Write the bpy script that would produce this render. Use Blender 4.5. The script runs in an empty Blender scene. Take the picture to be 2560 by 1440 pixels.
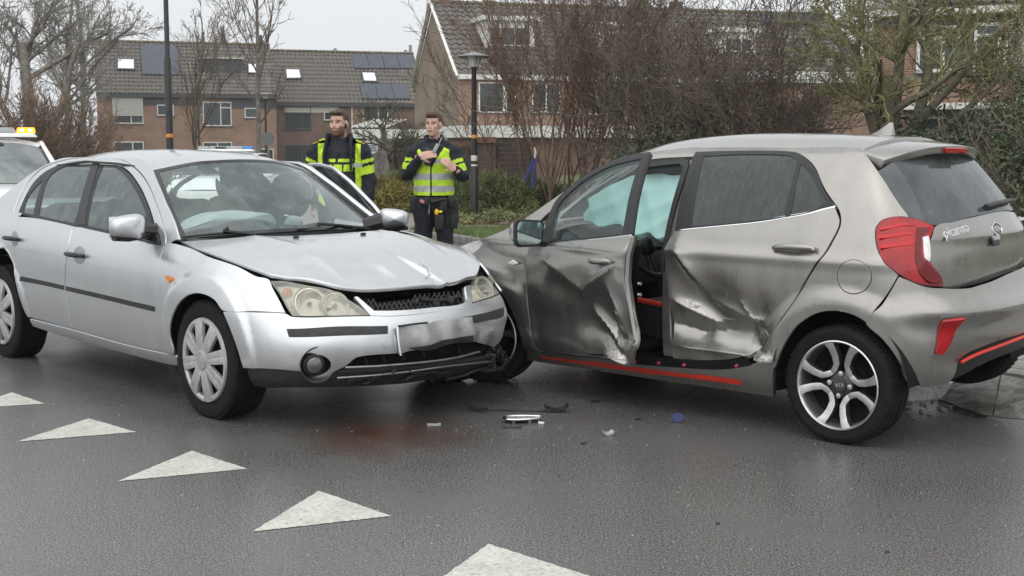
import bpy, bmesh, math, random
import numpy as np
from mathutils import Vector, Matrix, Quaternion
from mathutils.bvhtree import BVHTree
from mathutils.geometry import delaunay_2d_cdt
from math import radians as R, sin, cos, pi
V = Vector
S = bpy.context.scene
COL = S.collection
# ---------------------------------------------------------------- camera
FPX, PITCH, CAMH = 3264.0, 0.10774, 1.43
cd = bpy.data.cameras.new('camera'); cam = bpy.data.objects.new('camera', cd); COL.objects.link(cam)
cd.sensor_width = 36; cd.lens = FPX/2560*36; cd.clip_start = .1; cd.clip_end = 3000
cam.location = (0, 0, CAMH); cam.rotation_euler = (pi/2-PITCH, 0, 0)
S.camera = cam
# ---------------------------------------------------------------- overcast daylight
SUN_EL, SUN_AZ = R(62), R(200)
w = bpy.data.worlds.new('World'); S.world = w; w.use_nodes = True
nt = w.node_tree; bg = nt.nodes['Background']
sky = nt.nodes.new('ShaderNodeTexSky'); sky.sky_type = 'NISHITA'; sky.sun_disc = False
sky.sun_elevation = SUN_EL; sky.sun_rotation = SUN_AZ; sky.air_density = 1.0; sky.dust_density = 4.0; sky.ozone_density = 1.0
hs = nt.nodes.new('ShaderNodeHueSaturation'); hs.inputs['Saturation'].default_value = .08
nt.links.new(sky.outputs[0], hs.inputs['Color'])
mx = nt.nodes.new('ShaderNodeMix'); mx.data_type = 'RGBA'; mx.inputs[0].default_value = .8
mx.inputs[7].default_value = (7.2, 7.45, 7.65, 1)
nt.links.new(hs.outputs[0], mx.inputs[6]); nt.links.new(mx.outputs[2], bg.inputs[0])
bg.inputs[1].default_value = .095
sl = bpy.data.lights.new('sun', 'SUN'); sl.energy = 1.2; sl.angle = R(110); sl.color = (1, .985, .96)
so = bpy.data.objects.new('sun', sl); COL.objects.link(so)
_sd = V((sin(SUN_AZ)*cos(SUN_EL), cos(SUN_AZ)*cos(SUN_EL), sin(SUN_EL)))
so.rotation_euler = _sd.to_track_quat('Z', 'Y').to_euler(); so.location = (0, -5, 20)
S.view_settings.view_transform = 'Standard'; S.view_settings.look = 'None'
S.view_settings.exposure = 0.5; S.view_settings.gamma = 1
S.render.engine = 'CYCLES'
S.cycles.max_bounces = 8; S.cycles.transparent_max_bounces = 24; S.cycles.diffuse_bounces = 3; S.cycles.glossy_bounces = 4
S.cycles.caustics_reflective = False; S.cycles.caustics_refractive = False
S.cycles.use_denoising = True
# ---------------------------------------------------------------- helpers
_cp, _sp = cos(PITCH), sin(PITCH)
CAMP = V((0, 0, CAMH))
def rayd(px, py):
    a, b = (px-1280)/FPX, -(py-720)/FPX
    return V((a, _cp+b*_sp, b*_cp-_sp))
def project(P):
    P = np.asarray(P, float); y = P[..., 1]; z = P[..., 2]-CAMH
    d = y*_cp-z*_sp; u = z*_cp+y*_sp
    return np.stack([1280+FPX*P[..., 0]/d, 720-FPX*u/d], -1)
def ground(px, py, z=0.0):
    d = rayd(px, py); t = (z-CAMH)/d.z
    return CAMP+d*t
def atY(px, py, Y):
    d = rayd(px, py); return CAMP+d*(Y/d.y)
def on_plane(px, py, p0, n):
    d = rayd(px, py); t = (V(p0)-CAMP).dot(V(n))/d.dot(V(n)); return CAMP+d*t

def link(o, parent=None):
    COL.objects.link(o)
    if parent is not None: o.parent = parent
    return o
def tag(o, label=None, cat=None, group=None, kind=None):
    if label: o['label'] = label
    if cat: o['category'] = cat
    if group: o['group'] = group
    if kind: o['kind'] = kind
    return o
def empty(name, loc=(0, 0, 0), rz=0, label=None, cat=None, group=None):
    o = bpy.data.objects.new(name, None); COL.objects.link(o); o.location = loc; o.rotation_euler = (0, 0, rz)
    o.empty_display_size = .1
    bpy.context.view_layer.update() if False else None
    return tag(o, label, cat, group)
def copy_tree(o, parent=None, mat=None):
    c = o.copy(); COL.objects.link(c); c.parent = parent
    if mat is not None and c.data is not None:
        for s_ in c.material_slots: s_.link = 'OBJECT'; s_.material = mat
    for ch in list(o.children): copy_tree(ch, c, mat)
    return c
def mesh_obj(name, verts, faces, mat, parent=None, smooth=False, mats=None, fm=None, sharp=None):
    me = bpy.data.meshes.new(name); me.from_pydata([tuple(v) for v in verts], [], faces)
    for m in (mats or [mat]): me.materials.append(m)
    if fm is not None: me.polygons.foreach_set('material_index', fm)
    if smooth: me.shade_smooth()
    if smooth and sharp: me.set_sharp_from_angle(angle=R(sharp))
    me.validate(); me.update()
    return link(bpy.data.objects.new(name, me), parent)
class MB:
    def __init__(s): s.v = []; s.f = []; s.m = []; s.cm = 0
    def add(s, vs, fs):
        b = len(s.v); s.v += [V(q) for q in vs]; s.f += [tuple(i+b for i in f) for f in fs]; s.m += [s.cm]*len(fs); return s
    def box(s, c, size, rot=None, taper=1.0):
        hx, hy, hz = size[0]/2, size[1]/2, size[2]/2
        q = []
        for z in (-1, 1):
            t = taper if z > 0 else 1
            for x, y in ((-1, -1), (1, -1), (1, 1), (-1, 1)):
                p = V((x*hx*t, y*hy*t, z*hz))
                if rot is not None: p = rot @ p
                q.append(p+V(c))
        return s.add(q, [(3, 2, 1, 0), (4, 5, 6, 7), (0, 1, 5, 4), (1, 2, 6, 5), (2, 3, 7, 6), (3, 0, 4, 7)])
    def b2(s, a, b):
        a, b = V(a), V(b); return s.box((a+b)/2, [abs(b[i]-a[i]) for i in range(3)])
    def tube(s, pts, rad, n=8, cap=True, up=None, flat=1.0):
        pts = [V(p) for p in pts]
        if not hasattr(rad, '__len__'): rad = [rad]*len(pts)
        rings = []; prev = None
        for i, p in enumerate(pts):
            t = (pts[min(i+1, len(pts)-1)]-pts[max(i-1, 0)])
            t = t.normalized() if t.length > 1e-9 else V((0, 0, 1))
            if up is not None: a = V(up)
            elif prev is not None: a = prev
            else: a = V((0, 0, 1)) if abs(t.z) < .9 else V((1, 0, 0))
            bx = t.cross(a)
            bx = bx.normalized() if bx.length > 1e-6 else t.orthogonal().normalized()
            by = bx.cross(t).normalized(); prev = by
            r = rad[i]; ra, rb = (r if hasattr(r, '__len__') else (r, r*flat))
            rings.append([p+bx*(ra*cos(2*pi*k/n))+by*(rb*sin(2*pi*k/n)) for k in range(n)])
        vs = [q for rg in rings for q in rg]; fs = []
        for i in range(len(pts)-1):
            for k in range(n):
                a, b = i*n+k, i*n+(k+1) % n; fs.append((a, b, b+n, a+n))
        if cap: fs.append(tuple(range(n-1, -1, -1))); fs.append(tuple((len(pts)-1)*n+k for k in range(n)))
        return s.add(vs, fs)
    def lathe(s, prof, n=32, c=(0, 0, 0), ax='y', close=False):
        vs = []; fs = []; m = len(prof)
        for k in range(n):
            a = 2*pi*k/n
            for (r, h) in prof:
                p = {'y': (r*cos(a), h, r*sin(a)), 'z': (r*cos(a), r*sin(a), h), 'x': (h, r*cos(a), r*sin(a))}[ax]
                vs.append(V(p)+V(c))
        for k in range(n):
            for j in range(m if close else m-1):
                a = k*m+j; b = ((k+1) % n)*m+j; a2 = k*m+(j+1) % m; b2 = ((k+1) % n)*m+(j+1) % m
                fs.append((a, b, b2, a2))
        return s.add(vs, fs)
    def prism(s, poly, d, close=True):           # poly list of 3d, extruded by vector d
        n = len(poly); d = V(d); vs = [V(p) for p in poly]+[V(p)+d for p in poly]
        fs = [tuple(range(n-1, -1, -1)), tuple(range(n, 2*n))]+[(k, (k+1) % n, n+(k+1) % n, n+k) for k in range(n)]
        return s.add(vs, fs)
    def ball(s, c, r, n=12, m=8, rot=None):
        rx, ry, rz = r if hasattr(r, '__len__') else (r, r, r); vs = []; fs = []
        for j in range(1, m):
            t = pi*j/m
            for k in range(n):
                a = 2*pi*k/n; p = V((rx*sin(t)*cos(a), ry*sin(t)*sin(a), rz*cos(t)))
                vs.append((rot @ p if rot is not None else p)+V(c))
        for e in (V((0, 0, rz)), V((0, 0, -rz))): vs.append((rot @ e if rot is not None else e)+V(c))
        L = (m-1)*n
        for j in range(m-2):
            for k in range(n): fs.append((j*n+k, (j+1)*n+k, (j+1)*n+(k+1) % n, j*n+(k+1) % n))
        for k in range(n): fs.append((L, k, (k+1) % n)); fs.append((L+1, (m-2)*n+(k+1) % n, (m-2)*n+k))
        return s.add(vs, fs)
    def build(s, name, mat, parent=None, smooth=False, sharp=40, bevel=0, fix=True, seg=2, sub=0):
        mats = mat if isinstance(mat, (list, tuple)) else [mat]
        me = bpy.data.meshes.new(name); me.from_pydata([tuple(q) for q in s.v], [], s.f)
        for m in mats: me.materials.append(m)
        if len(mats) > 1: me.polygons.foreach_set('material_index', s.m)
        if fix or bevel:
            bm = bmesh.new(); bm.from_mesh(me); bmesh.ops.recalc_face_normals(bm, faces=bm.faces)
            if bevel:
                es = [e for e in bm.edges if len(e.link_faces) == 2 and e.calc_face_angle(0) > R(35)]
                bmesh.ops.bevel(bm, geom=es, offset=bevel, segments=seg, affect='EDGES', profile=.6, clamp_overlap=True)
            if sub: bmesh.ops.subdivide_edges(bm, edges=bm.edges, cuts=sub, use_grid_fill=True)
            bm.to_mesh(me); bm.free()
        if smooth or bevel: me.shade_smooth(); me.set_sharp_from_angle(angle=R(sharp))
        me.update()
        return link(bpy.data.objects.new(name, me), parent)
# ---------------------------------------------------------------- materials
def _nodes(name):
    m = bpy.data.materials.new(name); m.use_nodes = True
    return m, m.node_tree.nodes, m.node_tree.links, m.node_tree.nodes['Principled BSDF']
def noise(N, L, scale, detail=4, rough=.6, vec=None, stretch=None, coord='Object', dist=0):
    tc = N.new('ShaderNodeTexCoord'); mp = N.new('ShaderNodeMapping'); L.new(tc.outputs[coord], mp.inputs[0])
    if stretch: mp.inputs['Scale'].default_value = stretch
    t = N.new('ShaderNodeTexNoise'); t.inputs['Scale'].default_value = scale; t.inputs['Detail'].default_value = detail
    t.inputs['Roughness'].default_value = rough; t.inputs['Distortion'].default_value = dist
    L.new(mp.outputs[0], t.inputs[0]); return t
def ramp(N, L, src, stops):
    r = N.new('ShaderNodeValToRGB'); el = r.color_ramp.elements
    while len(el) < len(stops): el.new(.5)
    for e, (p, c) in zip(el, stops):
        e.position = p; e.color = (c, c, c, 1) if not hasattr(c, '__len__') else (*c, 1)
    L.new(src, r.inputs[0]); return r
def mixc(N, L, fac, a, b):
    m = N.new('ShaderNodeMix'); m.data_type = 'RGBA'
    for sock, val in ((0, fac), (6, a), (7, b)):
        if hasattr(val, 'is_linked') or hasattr(val, 'links'): L.new(val, m.inputs[sock])
        elif sock == 0: m.inputs[0].default_value = val
        else: m.inputs[sock].default_value = (*val, 1)
    return m.outputs[2]
def mat(name, col, rough=.5, metal=0, var=.15, scale=12, bump=0, bscale=150, coat=0, spec=.5, emit=0, stretch=None, coord='Object', col2=None):
    m, N, L, b = _nodes(name)
    b.inputs['Roughness'].default_value = rough; b.inputs['Metallic'].default_value = metal
    b.inputs['Specular IOR Level'].default_value = spec
    if coat: b.inputs['Coat Weight'].default_value = coat; b.inputs['Coat Roughness'].default_value = .06
    t = noise(N, L, scale, stretch=stretch, coord=coord)
    c2 = col2 or tuple(max(0, c*(1-var)) for c in col); c1 = col if col2 else tuple(min(1, c*(1+var)) for c in col)
    r = ramp(N, L, t.outputs[0], [(.35, c2), (.65, c1)]); L.new(r.outputs[0], b.inputs['Base Color'])
    if bump:
        t2 = noise(N, L, bscale, detail=2, coord=coord); bp = N.new('ShaderNodeBump'); bp.inputs['Strength'].default_value = bump; bp.inputs['Distance'].default_value = .01
        L.new(t2.outputs[0], bp.inputs['Height']); L.new(bp.outputs[0], b.inputs['Normal'])
    if emit: b.inputs['Emission Color'].default_value = (*col, 1); b.inputs['Emission Strength'].default_value = emit
    return m
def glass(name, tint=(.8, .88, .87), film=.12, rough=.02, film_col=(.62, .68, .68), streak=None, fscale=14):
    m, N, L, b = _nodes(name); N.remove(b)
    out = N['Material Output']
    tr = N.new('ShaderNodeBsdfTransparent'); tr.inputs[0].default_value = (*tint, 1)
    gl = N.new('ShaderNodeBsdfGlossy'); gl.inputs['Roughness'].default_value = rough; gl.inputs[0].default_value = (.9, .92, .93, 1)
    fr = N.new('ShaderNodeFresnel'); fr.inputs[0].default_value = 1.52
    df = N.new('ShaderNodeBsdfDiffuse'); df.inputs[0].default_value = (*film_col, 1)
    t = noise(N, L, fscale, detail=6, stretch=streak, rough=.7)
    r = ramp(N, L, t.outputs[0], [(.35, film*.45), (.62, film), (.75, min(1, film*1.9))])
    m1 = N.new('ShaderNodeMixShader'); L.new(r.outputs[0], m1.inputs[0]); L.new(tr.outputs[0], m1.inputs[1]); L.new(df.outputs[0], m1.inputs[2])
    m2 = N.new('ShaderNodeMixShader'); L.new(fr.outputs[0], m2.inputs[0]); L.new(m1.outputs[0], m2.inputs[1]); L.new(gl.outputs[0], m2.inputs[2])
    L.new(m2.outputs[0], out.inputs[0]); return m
def carpaint(name, col, rough=.36, metal=.75, streaks=.12, dirt=.25):
    m, N, L, b = _nodes(name)
    st = noise(N, L, 5, detail=4, stretch=(3, 3, .8), rough=.6)
    r1 = ramp(N, L, st.outputs[0], [(.3, tuple(c*(1-streaks) for c in col)), (.7, tuple(min(1, c*(1+streaks*.6)) for c in col))])
    sp = noise(N, L, 55, detail=6, rough=.75)
    r2 = ramp(N, L, sp.outputs[0], [(.66, 0.0), (.78, dirt*.35)])
    tc = N.new('ShaderNodeTexCoord'); sx = N.new('ShaderNodeSeparateXYZ'); L.new(tc.outputs['Object'], sx.inputs[0])
    mr = N.new('ShaderNodeMapRange'); mr.inputs[1].default_value = .62; mr.inputs[2].default_value = .18; L.new(sx.outputs[2], mr.inputs[0])
    mu = N.new('ShaderNodeMath'); mu.operation = 'MULTIPLY'; L.new(mr.outputs[0], mu.inputs[0])
    gr = noise(N, L, 26, detail=7, rough=.8); r3 = ramp(N, L, gr.outputs[0], [(.50, .0), (.80, .8)])
    L.new(r3.outputs[0], mu.inputs[1])
    mm = N.new('ShaderNodeMath'); mm.operation = 'MULTIPLY'; mm.inputs[1].default_value = dirt; L.new(mu.outputs[0], mm.inputs[0])
    ad = N.new('ShaderNodeMath'); ad.use_clamp = True; L.new(mm.outputs[0], ad.inputs[0]); L.new(r2.outputs[0], ad.inputs[1])
    c = mixc(N, L, ad.outputs[0], r1.outputs[0], (.07, .06, .05)); L.new(c, b.inputs['Base Color'])
    rr = ramp(N, L, st.outputs[0], [(.3, rough*.85), (.7, rough*1.25)]); L.new(rr.outputs[0], b.inputs['Roughness'])
    b.inputs['Metallic'].default_value = metal
    b.inputs['Coat Weight'].default_value = .9
    cr = ramp(N, L, sp.outputs[0], [(.4, .03), (.7, .12)]); L.new(cr.outputs[0], b.inputs['Coat Roughness'])
    fl = noise(N, L, 900, detail=0); bp = N.new('ShaderNodeBump'); bp.inputs['Strength'].default_value = .012; bp.inputs['Distance'].default_value = .001
    L.new(fl.outputs[0], bp.inputs['Height']); L.new(bp.outputs[0], b.inputs['Normal'])
    dr = noise(N, L, 160, detail=1); rd = ramp(N, L, dr.outputs[0], [(.62, 0.0), (.72, 1.0)])
    b2 = N.new('ShaderNodeBump'); b2.inputs['Strength'].default_value = .05; b2.inputs['Distance'].default_value = .002
    L.new(rd.outputs[0], b2.inputs['Height']); L.new(b2.outputs[0], b.inputs['Coat Normal'])
    return m
BLACK = mat('black_plastic', (.018, .018, .019), .45, var=.25, scale=30, bump=.15, bscale=500)
GLOSSBLACK = mat('gloss_black', (.012, .012, .013), .12, var=.2)
RUBBER = mat('rubber', (.008, .008, .008), .8, var=.35, scale=18, bump=.3, bscale=240, spec=.3)
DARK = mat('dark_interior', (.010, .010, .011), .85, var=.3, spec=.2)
DARK2 = mat('interior_grey', (.055, .057, .06), .75, var=.2)
CHROME = mat('chrome', (.75, .76, .77), .12, 1.0, var=.05)
STEEL = mat('steel', (.30, .30, .31), .4, 1.0, var=.2)
def thin_cloth(name, col):
    m, N, L, b = _nodes(name); N.remove(b); d = N.new('ShaderNodeBsdfDiffuse'); t = N.new('ShaderNodeBsdfTranslucent'); n = noise(N, L, 14, detail=4)
    r = ramp(N, L, n.outputs[0], [(.3, tuple(c*.9 for c in col)), (.7, col)]); L.new(r.outputs[0], d.inputs[0]); L.new(r.outputs[0], t.inputs[0])
    mx_ = N.new('ShaderNodeMixShader'); mx_.inputs[0].default_value = .18; L.new(d.outputs[0], mx_.inputs[1]); L.new(t.outputs[0], mx_.inputs[2]); L.new(mx_.outputs[0], N['Material Output'].inputs[0]); return m
AIRBAG = thin_cloth('airbag_cloth', (.60, .93, .88))
AIRBAGW = mat('airbag_white_cloth', (.84, .92, .90), .85, var=.05, scale=20)
RED = mat('red_paint', (.60, .035, .02), .35, var=.08)
# ---------------------------------------------------------------- curved sheet metal
def cr_w(t):
    t2 = t*t; t3 = t2*t
    return np.stack([-.5*t3+t2-.5*t, 1.5*t3-2.5*t2+1, -1.5*t3+2*t2+.5*t, .5*t3-.5*t2], -1)
class Surf:
    """tensor Catmull-Rom surface through a grid of control points (object frame)"""
    def __init__(s, grid, M, n=8):
        s.G = np.array(grid, float); s.nr, s.nc = s.G.shape[:2]; s.M = M; s.n = n
        G = s.G
        G = np.concatenate([2*G[:1]-G[1:2], G, 2*G[-1:]-G[-2:-1]], 0)
        G = np.concatenate([2*G[:, :1]-G[:, 1:2], G, 2*G[:, -1:]-G[:, -2:-1]], 1)
        s.E = G
        us = np.linspace(0, s.nc-1, (s.nc-1)*n+1); vs = np.linspace(0, s.nr-1, (s.nr-1)*n+1)
        UU, VV = np.meshgrid(us, vs); s.bu = UU.ravel(); s.bv = VV.ravel()
        P = s.P(s.bu, s.bv); s.bp = P; W = len(us)
        tr = []
        for j in range(len(vs)-1):
            for i in range(W-1):
                a = j*W+i; tr.append((a, a+1, a+W+1)); tr.append((a, a+W+1, a+W))
        s.tr = tr; s.bvh = BVHTree.FromPolygons([tuple(p) for p in P], tr); s._px = {}
    def P(s, u, v):
        u = np.atleast_1d(np.asarray(u, float)); v = np.atleast_1d(np.asarray(v, float))
        i = np.clip(np.floor(u).astype(int), 0, s.nc-2); j = np.clip(np.floor(v).astype(int), 0, s.nr-2)
        wu = cr_w(u-i); wv = cr_w(v-j); out = np.zeros((len(u), 3))
        for a in range(4):
            for b in range(4):
                out += (wv[:, a]*wu[:, b])[:, None]*s.E[j+a, i+b]
        return out
    def uv(s, px, py, M=None):
        M = M or s.M; Mi = M.inverted(); o = Mi @ CAMP; d = (Mi.to_3x3() @ rayd(px, py)).normalized()
        loc, nr, idx, dist = s.bvh.ray_cast(o, d)
        if idx is not None and nr.dot(d)*s.sgn < .02:
            a, b, c = s.tr[idx]; A, B, C = (V(s.bp[k]) for k in (a, b, c))
            v0 = B-A; v1 = C-A; v2 = loc-A; d00 = v0.dot(v0); d01 = v0.dot(v1); d11 = v1.dot(v1); d20 = v2.dot(v0); d21 = v2.dot(v1)
            den = d00*d11-d01*d01 or 1e-12; p = (d11*d20-d01*d21)/den; q = (d00*d21-d01*d20)/den
            return np.array([s.bu[a]+p*(s.bu[b]-s.bu[a])+q*(s.bu[c]-s.bu[a]), s.bv[a]+p*(s.bv[b]-s.bv[a])+q*(s.bv[c]-s.bv[a])])
        key = id(M)
        if key not in s._px:
            MM = np.array(M); s._px[key] = project(s.bp @ MM[:3, :3].T+MM[:3, 3])
        k = int(np.argmin(((s._px[key]-(px, py))**2).sum(1)))
        return np.array([s.bu[k], s.bv[k]])
    def frame(s, u, v, disp=None):
        f = (lambda a, b: s.P(a, b)) if disp is None else disp
        e = .01; p = f(u, v); du = f(np.asarray(u)+e, v)-f(np.asarray(u)-e, v); dv = f(u, np.asarray(v)+e)-f(u, np.asarray(v)-e)
        n = np.cross(du, dv); n /= np.linalg.norm(n, axis=1)[:, None]+1e-12
        return p, n
    def at(s, px, py, off=0, M=None):
        q = s.uv(px, py, M); p, n = s.frame(*q); n = s.sgn*n[0]; return V(p[0]+n*off), V(n)
    sgn = 1.0
def spline2(pts, closed=True, step=.02, corner=50):
    """resample a polyline: smooth through gentle bends, keep sharp corners"""
    P = [np.asarray(p, float) for p in pts]; n = len(P); out = []
    def crn(i):
        a = P[i]-P[i-1]; b = P[(i+1) % n]-P[i]
        c = a.dot(b)/(np.linalg.norm(a)*np.linalg.norm(b)+1e-12); return math.degrees(math.acos(max(-1, min(1, c)))) > corner
    C = [crn(i) for i in range(n)]
    if not closed: C[0] = C[-1] = True
    for i in range(n if closed else n-1):
        j = (i+1) % n; p1, p2 = P[i], P[j]
        p0 = 2*p1-p2 if C[i] else P[i-1]; p3 = 2*p2-p1 if C[j] else P[(j+1) % n]
        L = np.linalg.norm(p2-p1); k = max(1, int(round(L/step)))
        # centripetal-ish tangents limited by segment length
        m1 = (p2-p0)/(np.linalg.norm(p2-p1)+np.linalg.norm(p1-p0)+1e-9)*L; m2 = (p3-p1)/(np.linalg.norm(p3-p2)+np.linalg.norm(p2-p1)+1e-9)*L
        for q in range(k):
            t = q/k; t2 = t*t; t3 = t2*t
            out.append((2*t3-3*t2+1)*p1+(t3-2*t2+t)*m1+(-2*t3+3*t2)*p2+(t3-t2)*m2)
    if not closed: out.append(P[-1])
    return np.array(out)
def inside(pts, poly):
    x, y = pts[:, 0], pts[:, 1]; c = np.zeros(len(pts), bool); j = len(poly)-1
    for i in range(len(poly)):
        xi, yi = poly[i]; xj, yj = poly[j]
        if yi != yj:
            m = ((yi > y) != (yj > y)) & (x < (xj-xi)*(y-yi)/(yj-yi)+xi); c ^= m
        j = i
    return c
def dist_poly(pts, poly):
    d = np.full(len(pts), 1e9)
    for i in range(len(poly)):
        a = poly[i-1]; b = poly[i]; ab = b-a; t = np.clip(((pts-a)@ab)/(ab@ab+1e-12), 0, 1)
        d = np.minimum(d, np.linalg.norm(pts-(a+t[:, None]*ab), axis=1))
    return d
def shrink(poly, g):
    n = len(poly); out = []; ar = 0
    for i in range(n): ar += poly[i-1][0]*poly[i][1]-poly[i][0]*poly[i-1][1]
    sg = 1 if ar > 0 else -1
    for i in range(n):
        t = poly[(i+1) % n]-poly[i-1]; t = t/(np.linalg.norm(t)+1e-9); out.append(poly[i]+sg*g*np.array([-t[1], t[0]]))
    return np.array(out)
def panel(name, parent, mt, surf, poly, res=.03, lip=.012, off=0.0, disp=None, M=None, uv=False, gap=0.0, bstep=None, corner=50, holes=(), rnd=0.0, back=False):
    """one sheet cut out of a curved surface; poly in photograph pixels (or uv)"""
    if not uv: poly = [surf.uv(x, y, M) for x, y in poly]
    poly = np.array(poly); c = poly.mean(0)
    e = .05; su = np.linalg.norm(surf.P(c[0]+e, c[1])-surf.P(c[0]-e, c[1]))/(2*e); sv = np.linalg.norm(surf.P(c[0], c[1]+e)-surf.P(c[0], c[1]-e))/(2*e)
    sc = np.array([su, sv])
    B = spline2(poly*sc, True, bstep or res*.6, corner)
    if gap: B = shrink(B, gap)
    Hs = []
    for h in holes:
        hp = np.array(h if uv else [surf.uv(x, y, M) for x, y in h]); Hs.append(spline2(hp*sc, True, bstep or res*.6, corner))
    lo, hi = B.min(0), B.max(0)
    gx, gy = np.meshgrid(np.arange(lo[0]+res/2, hi[0], res), np.arange(lo[1]+res/2, hi[1], res*.9))
    gx[::2] += res*.5*0
    I = np.stack([gx.ravel(), gy.ravel()], -1)
    if len(I):
        I = I[inside(I, B)]
        if len(I): I = I[dist_poly(I, B) > res*.35]
        for h in Hs:
            if len(I): I = I[~inside(I, h)]; I = I[dist_poly(I, h) > res*.35] if len(I) else I
    else: I = np.zeros((0, 2))
    nb = len(B); allp = [B]+Hs+([I] if len(I) else [])
    pts = np.concatenate(allp); b0 = 0; edges = []
    for h in [B]+Hs:
        L_ = len(h); edges += [(b0+k, b0+(k+1) % L_) for k in range(L_)]; b0 += L_
    vc, ed, fc, ov, oe, of = delaunay_2d_cdt([V(p) for p in pts], edges, [], 0, 1e-6)
    vc = np.array([(p.x, p.y) for p in vc]); fa = np.array([tuple(f) for f in fc])
    ce = vc[fa].mean(1); ok = inside(ce, B)
    for h in Hs: ok &= ~inside(ce, h)
    def _a2(t): q = vc[list(t)]; return (q[1][0]-q[0][0])*(q[2][1]-q[0][1])-(q[2][0]-q[0][0])*(q[1][1]-q[0][1])
    tri = [tuple(int(k) for k in t) for t in fa[ok]]
    tri = [t if _a2(t) > 0 else t[::-1] for t in tri if abs(_a2(t)) > 1e-10]
    base = disp or (lambda a, b: surf.P(a, b))
    u, v = vc[:, 0]/sc[0], vc[:, 1]/sc[1]
    p, n = surf.frame(u, v, disp); n = n*surf.sgn
    bump = off
    if rnd:
        dd = dist_poly(vc, B); bump = off*np.sqrt(np.clip(1-(1-np.clip(dd/rnd, 0, 1))**2, 0.02, 1))[:, None]
    p = p+n*bump
    # consistent winding
    if tri:
        a, b, c3 = tri[len(tri)//2]; fn = np.cross(p[b]-p[a], p[c3]-p[a])
        flip = fn @ n[a] < 0
        if flip: tri = [t[::-1] for t in tri]
    verts = [tuple(q) for q in p]; norms = [tuple(q) for q in n]; faces = list(tri)
    # boundary lips
    if lip:
        cnt = {}
        for t in tri:
            for k in range(len(t)):
                a, b = t[k], t[(k+1) % len(t)]; cnt[(a, b)] = 1
        bd = [(a, b) for (a, b) in cnt if (b, a) not in cnt]
        top = {}; bot = {}
        tang = {}
        for a, b in bd:
            t = p[b]-p[a]; ln = np.cross(t, n[a]); ln = ln/(np.linalg.norm(ln)+1e-12)
            for k in (a, b): tang.setdefault(k, []).append(ln)
        for a, b in bd:
            for k in (a, b):
                if k not in top:
                    ln = np.mean(tang[k], 0); ln = ln/(np.linalg.norm(ln)+1e-12)
                    r = min(.003, lip*.3)
                    top[k] = len(verts); verts.append(tuple(p[k]+ln*r*.6-n[k]*r*.6)); norms.append(tuple(ln*.8+n[k]*.6))
                    bot[k] = len(verts); verts.append(tuple(p[k]+ln*r*.6-n[k]*lip)); norms.append(tuple(ln))
            faces.append((b, a, top[a], top[b])); faces.append((top[b], top[a], bot[a], bot[b]))
    me = bpy.data.meshes.new(name); me.from_pydata(verts, [], faces)
    for q in (mt if isinstance(mt, (list, tuple)) else [mt]): me.materials.append(q)
    me.shade_smooth(); me.normals_split_custom_set_from_vertices([tuple(q) for q in norms]); me.update()
    return link(bpy.data.objects.new(name, me), parent)
def mirror(o):
    c = o.copy(); COL.objects.link(c); c.parent = o.parent
    c.matrix_basis = Matrix.Diagonal((1, -1, 1, 1)) @ o.matrix_basis
    return c
def text_obj(name, body, size, mt, parent, M, ext=.002, font=None, shear=0, spacing=1):
    cu = bpy.data.curves.new(name, 'FONT'); cu.body = body; cu.size = size; cu.extrude = ext; cu.align_x = 'CENTER'; cu.align_y = 'CENTER'
    cu.shear = shear; cu.space_character = spacing; cu.offset = size*.012
    t = bpy.data.objects.new(name, cu); COL.objects.link(t); bpy.context.view_layer.update()
    dg = bpy.context.evaluated_depsgraph_get(); me = bpy.data.meshes.new_from_object(t.evaluated_get(dg))
    bpy.data.objects.remove(t); me.materials.clear(); me.materials.append(mt)
    me.transform(M); return link(bpy.data.objects.new(name, me), parent)
def car_matrix(x, y, yaw): return Matrix.Translation((x, y, 0)) @ Matrix.Rotation(yaw, 4, 'Z')
def quad_frame(p, n, up=V((0, 0, 1))):
    """matrix whose z axis is n, y axis about up"""
    z = V(n).normalized(); x = V(up).cross(z).normalized(); y = z.cross(x)
    m = Matrix((x, y, z)).transposed().to_4x4(); m.translation = p; return m
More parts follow.
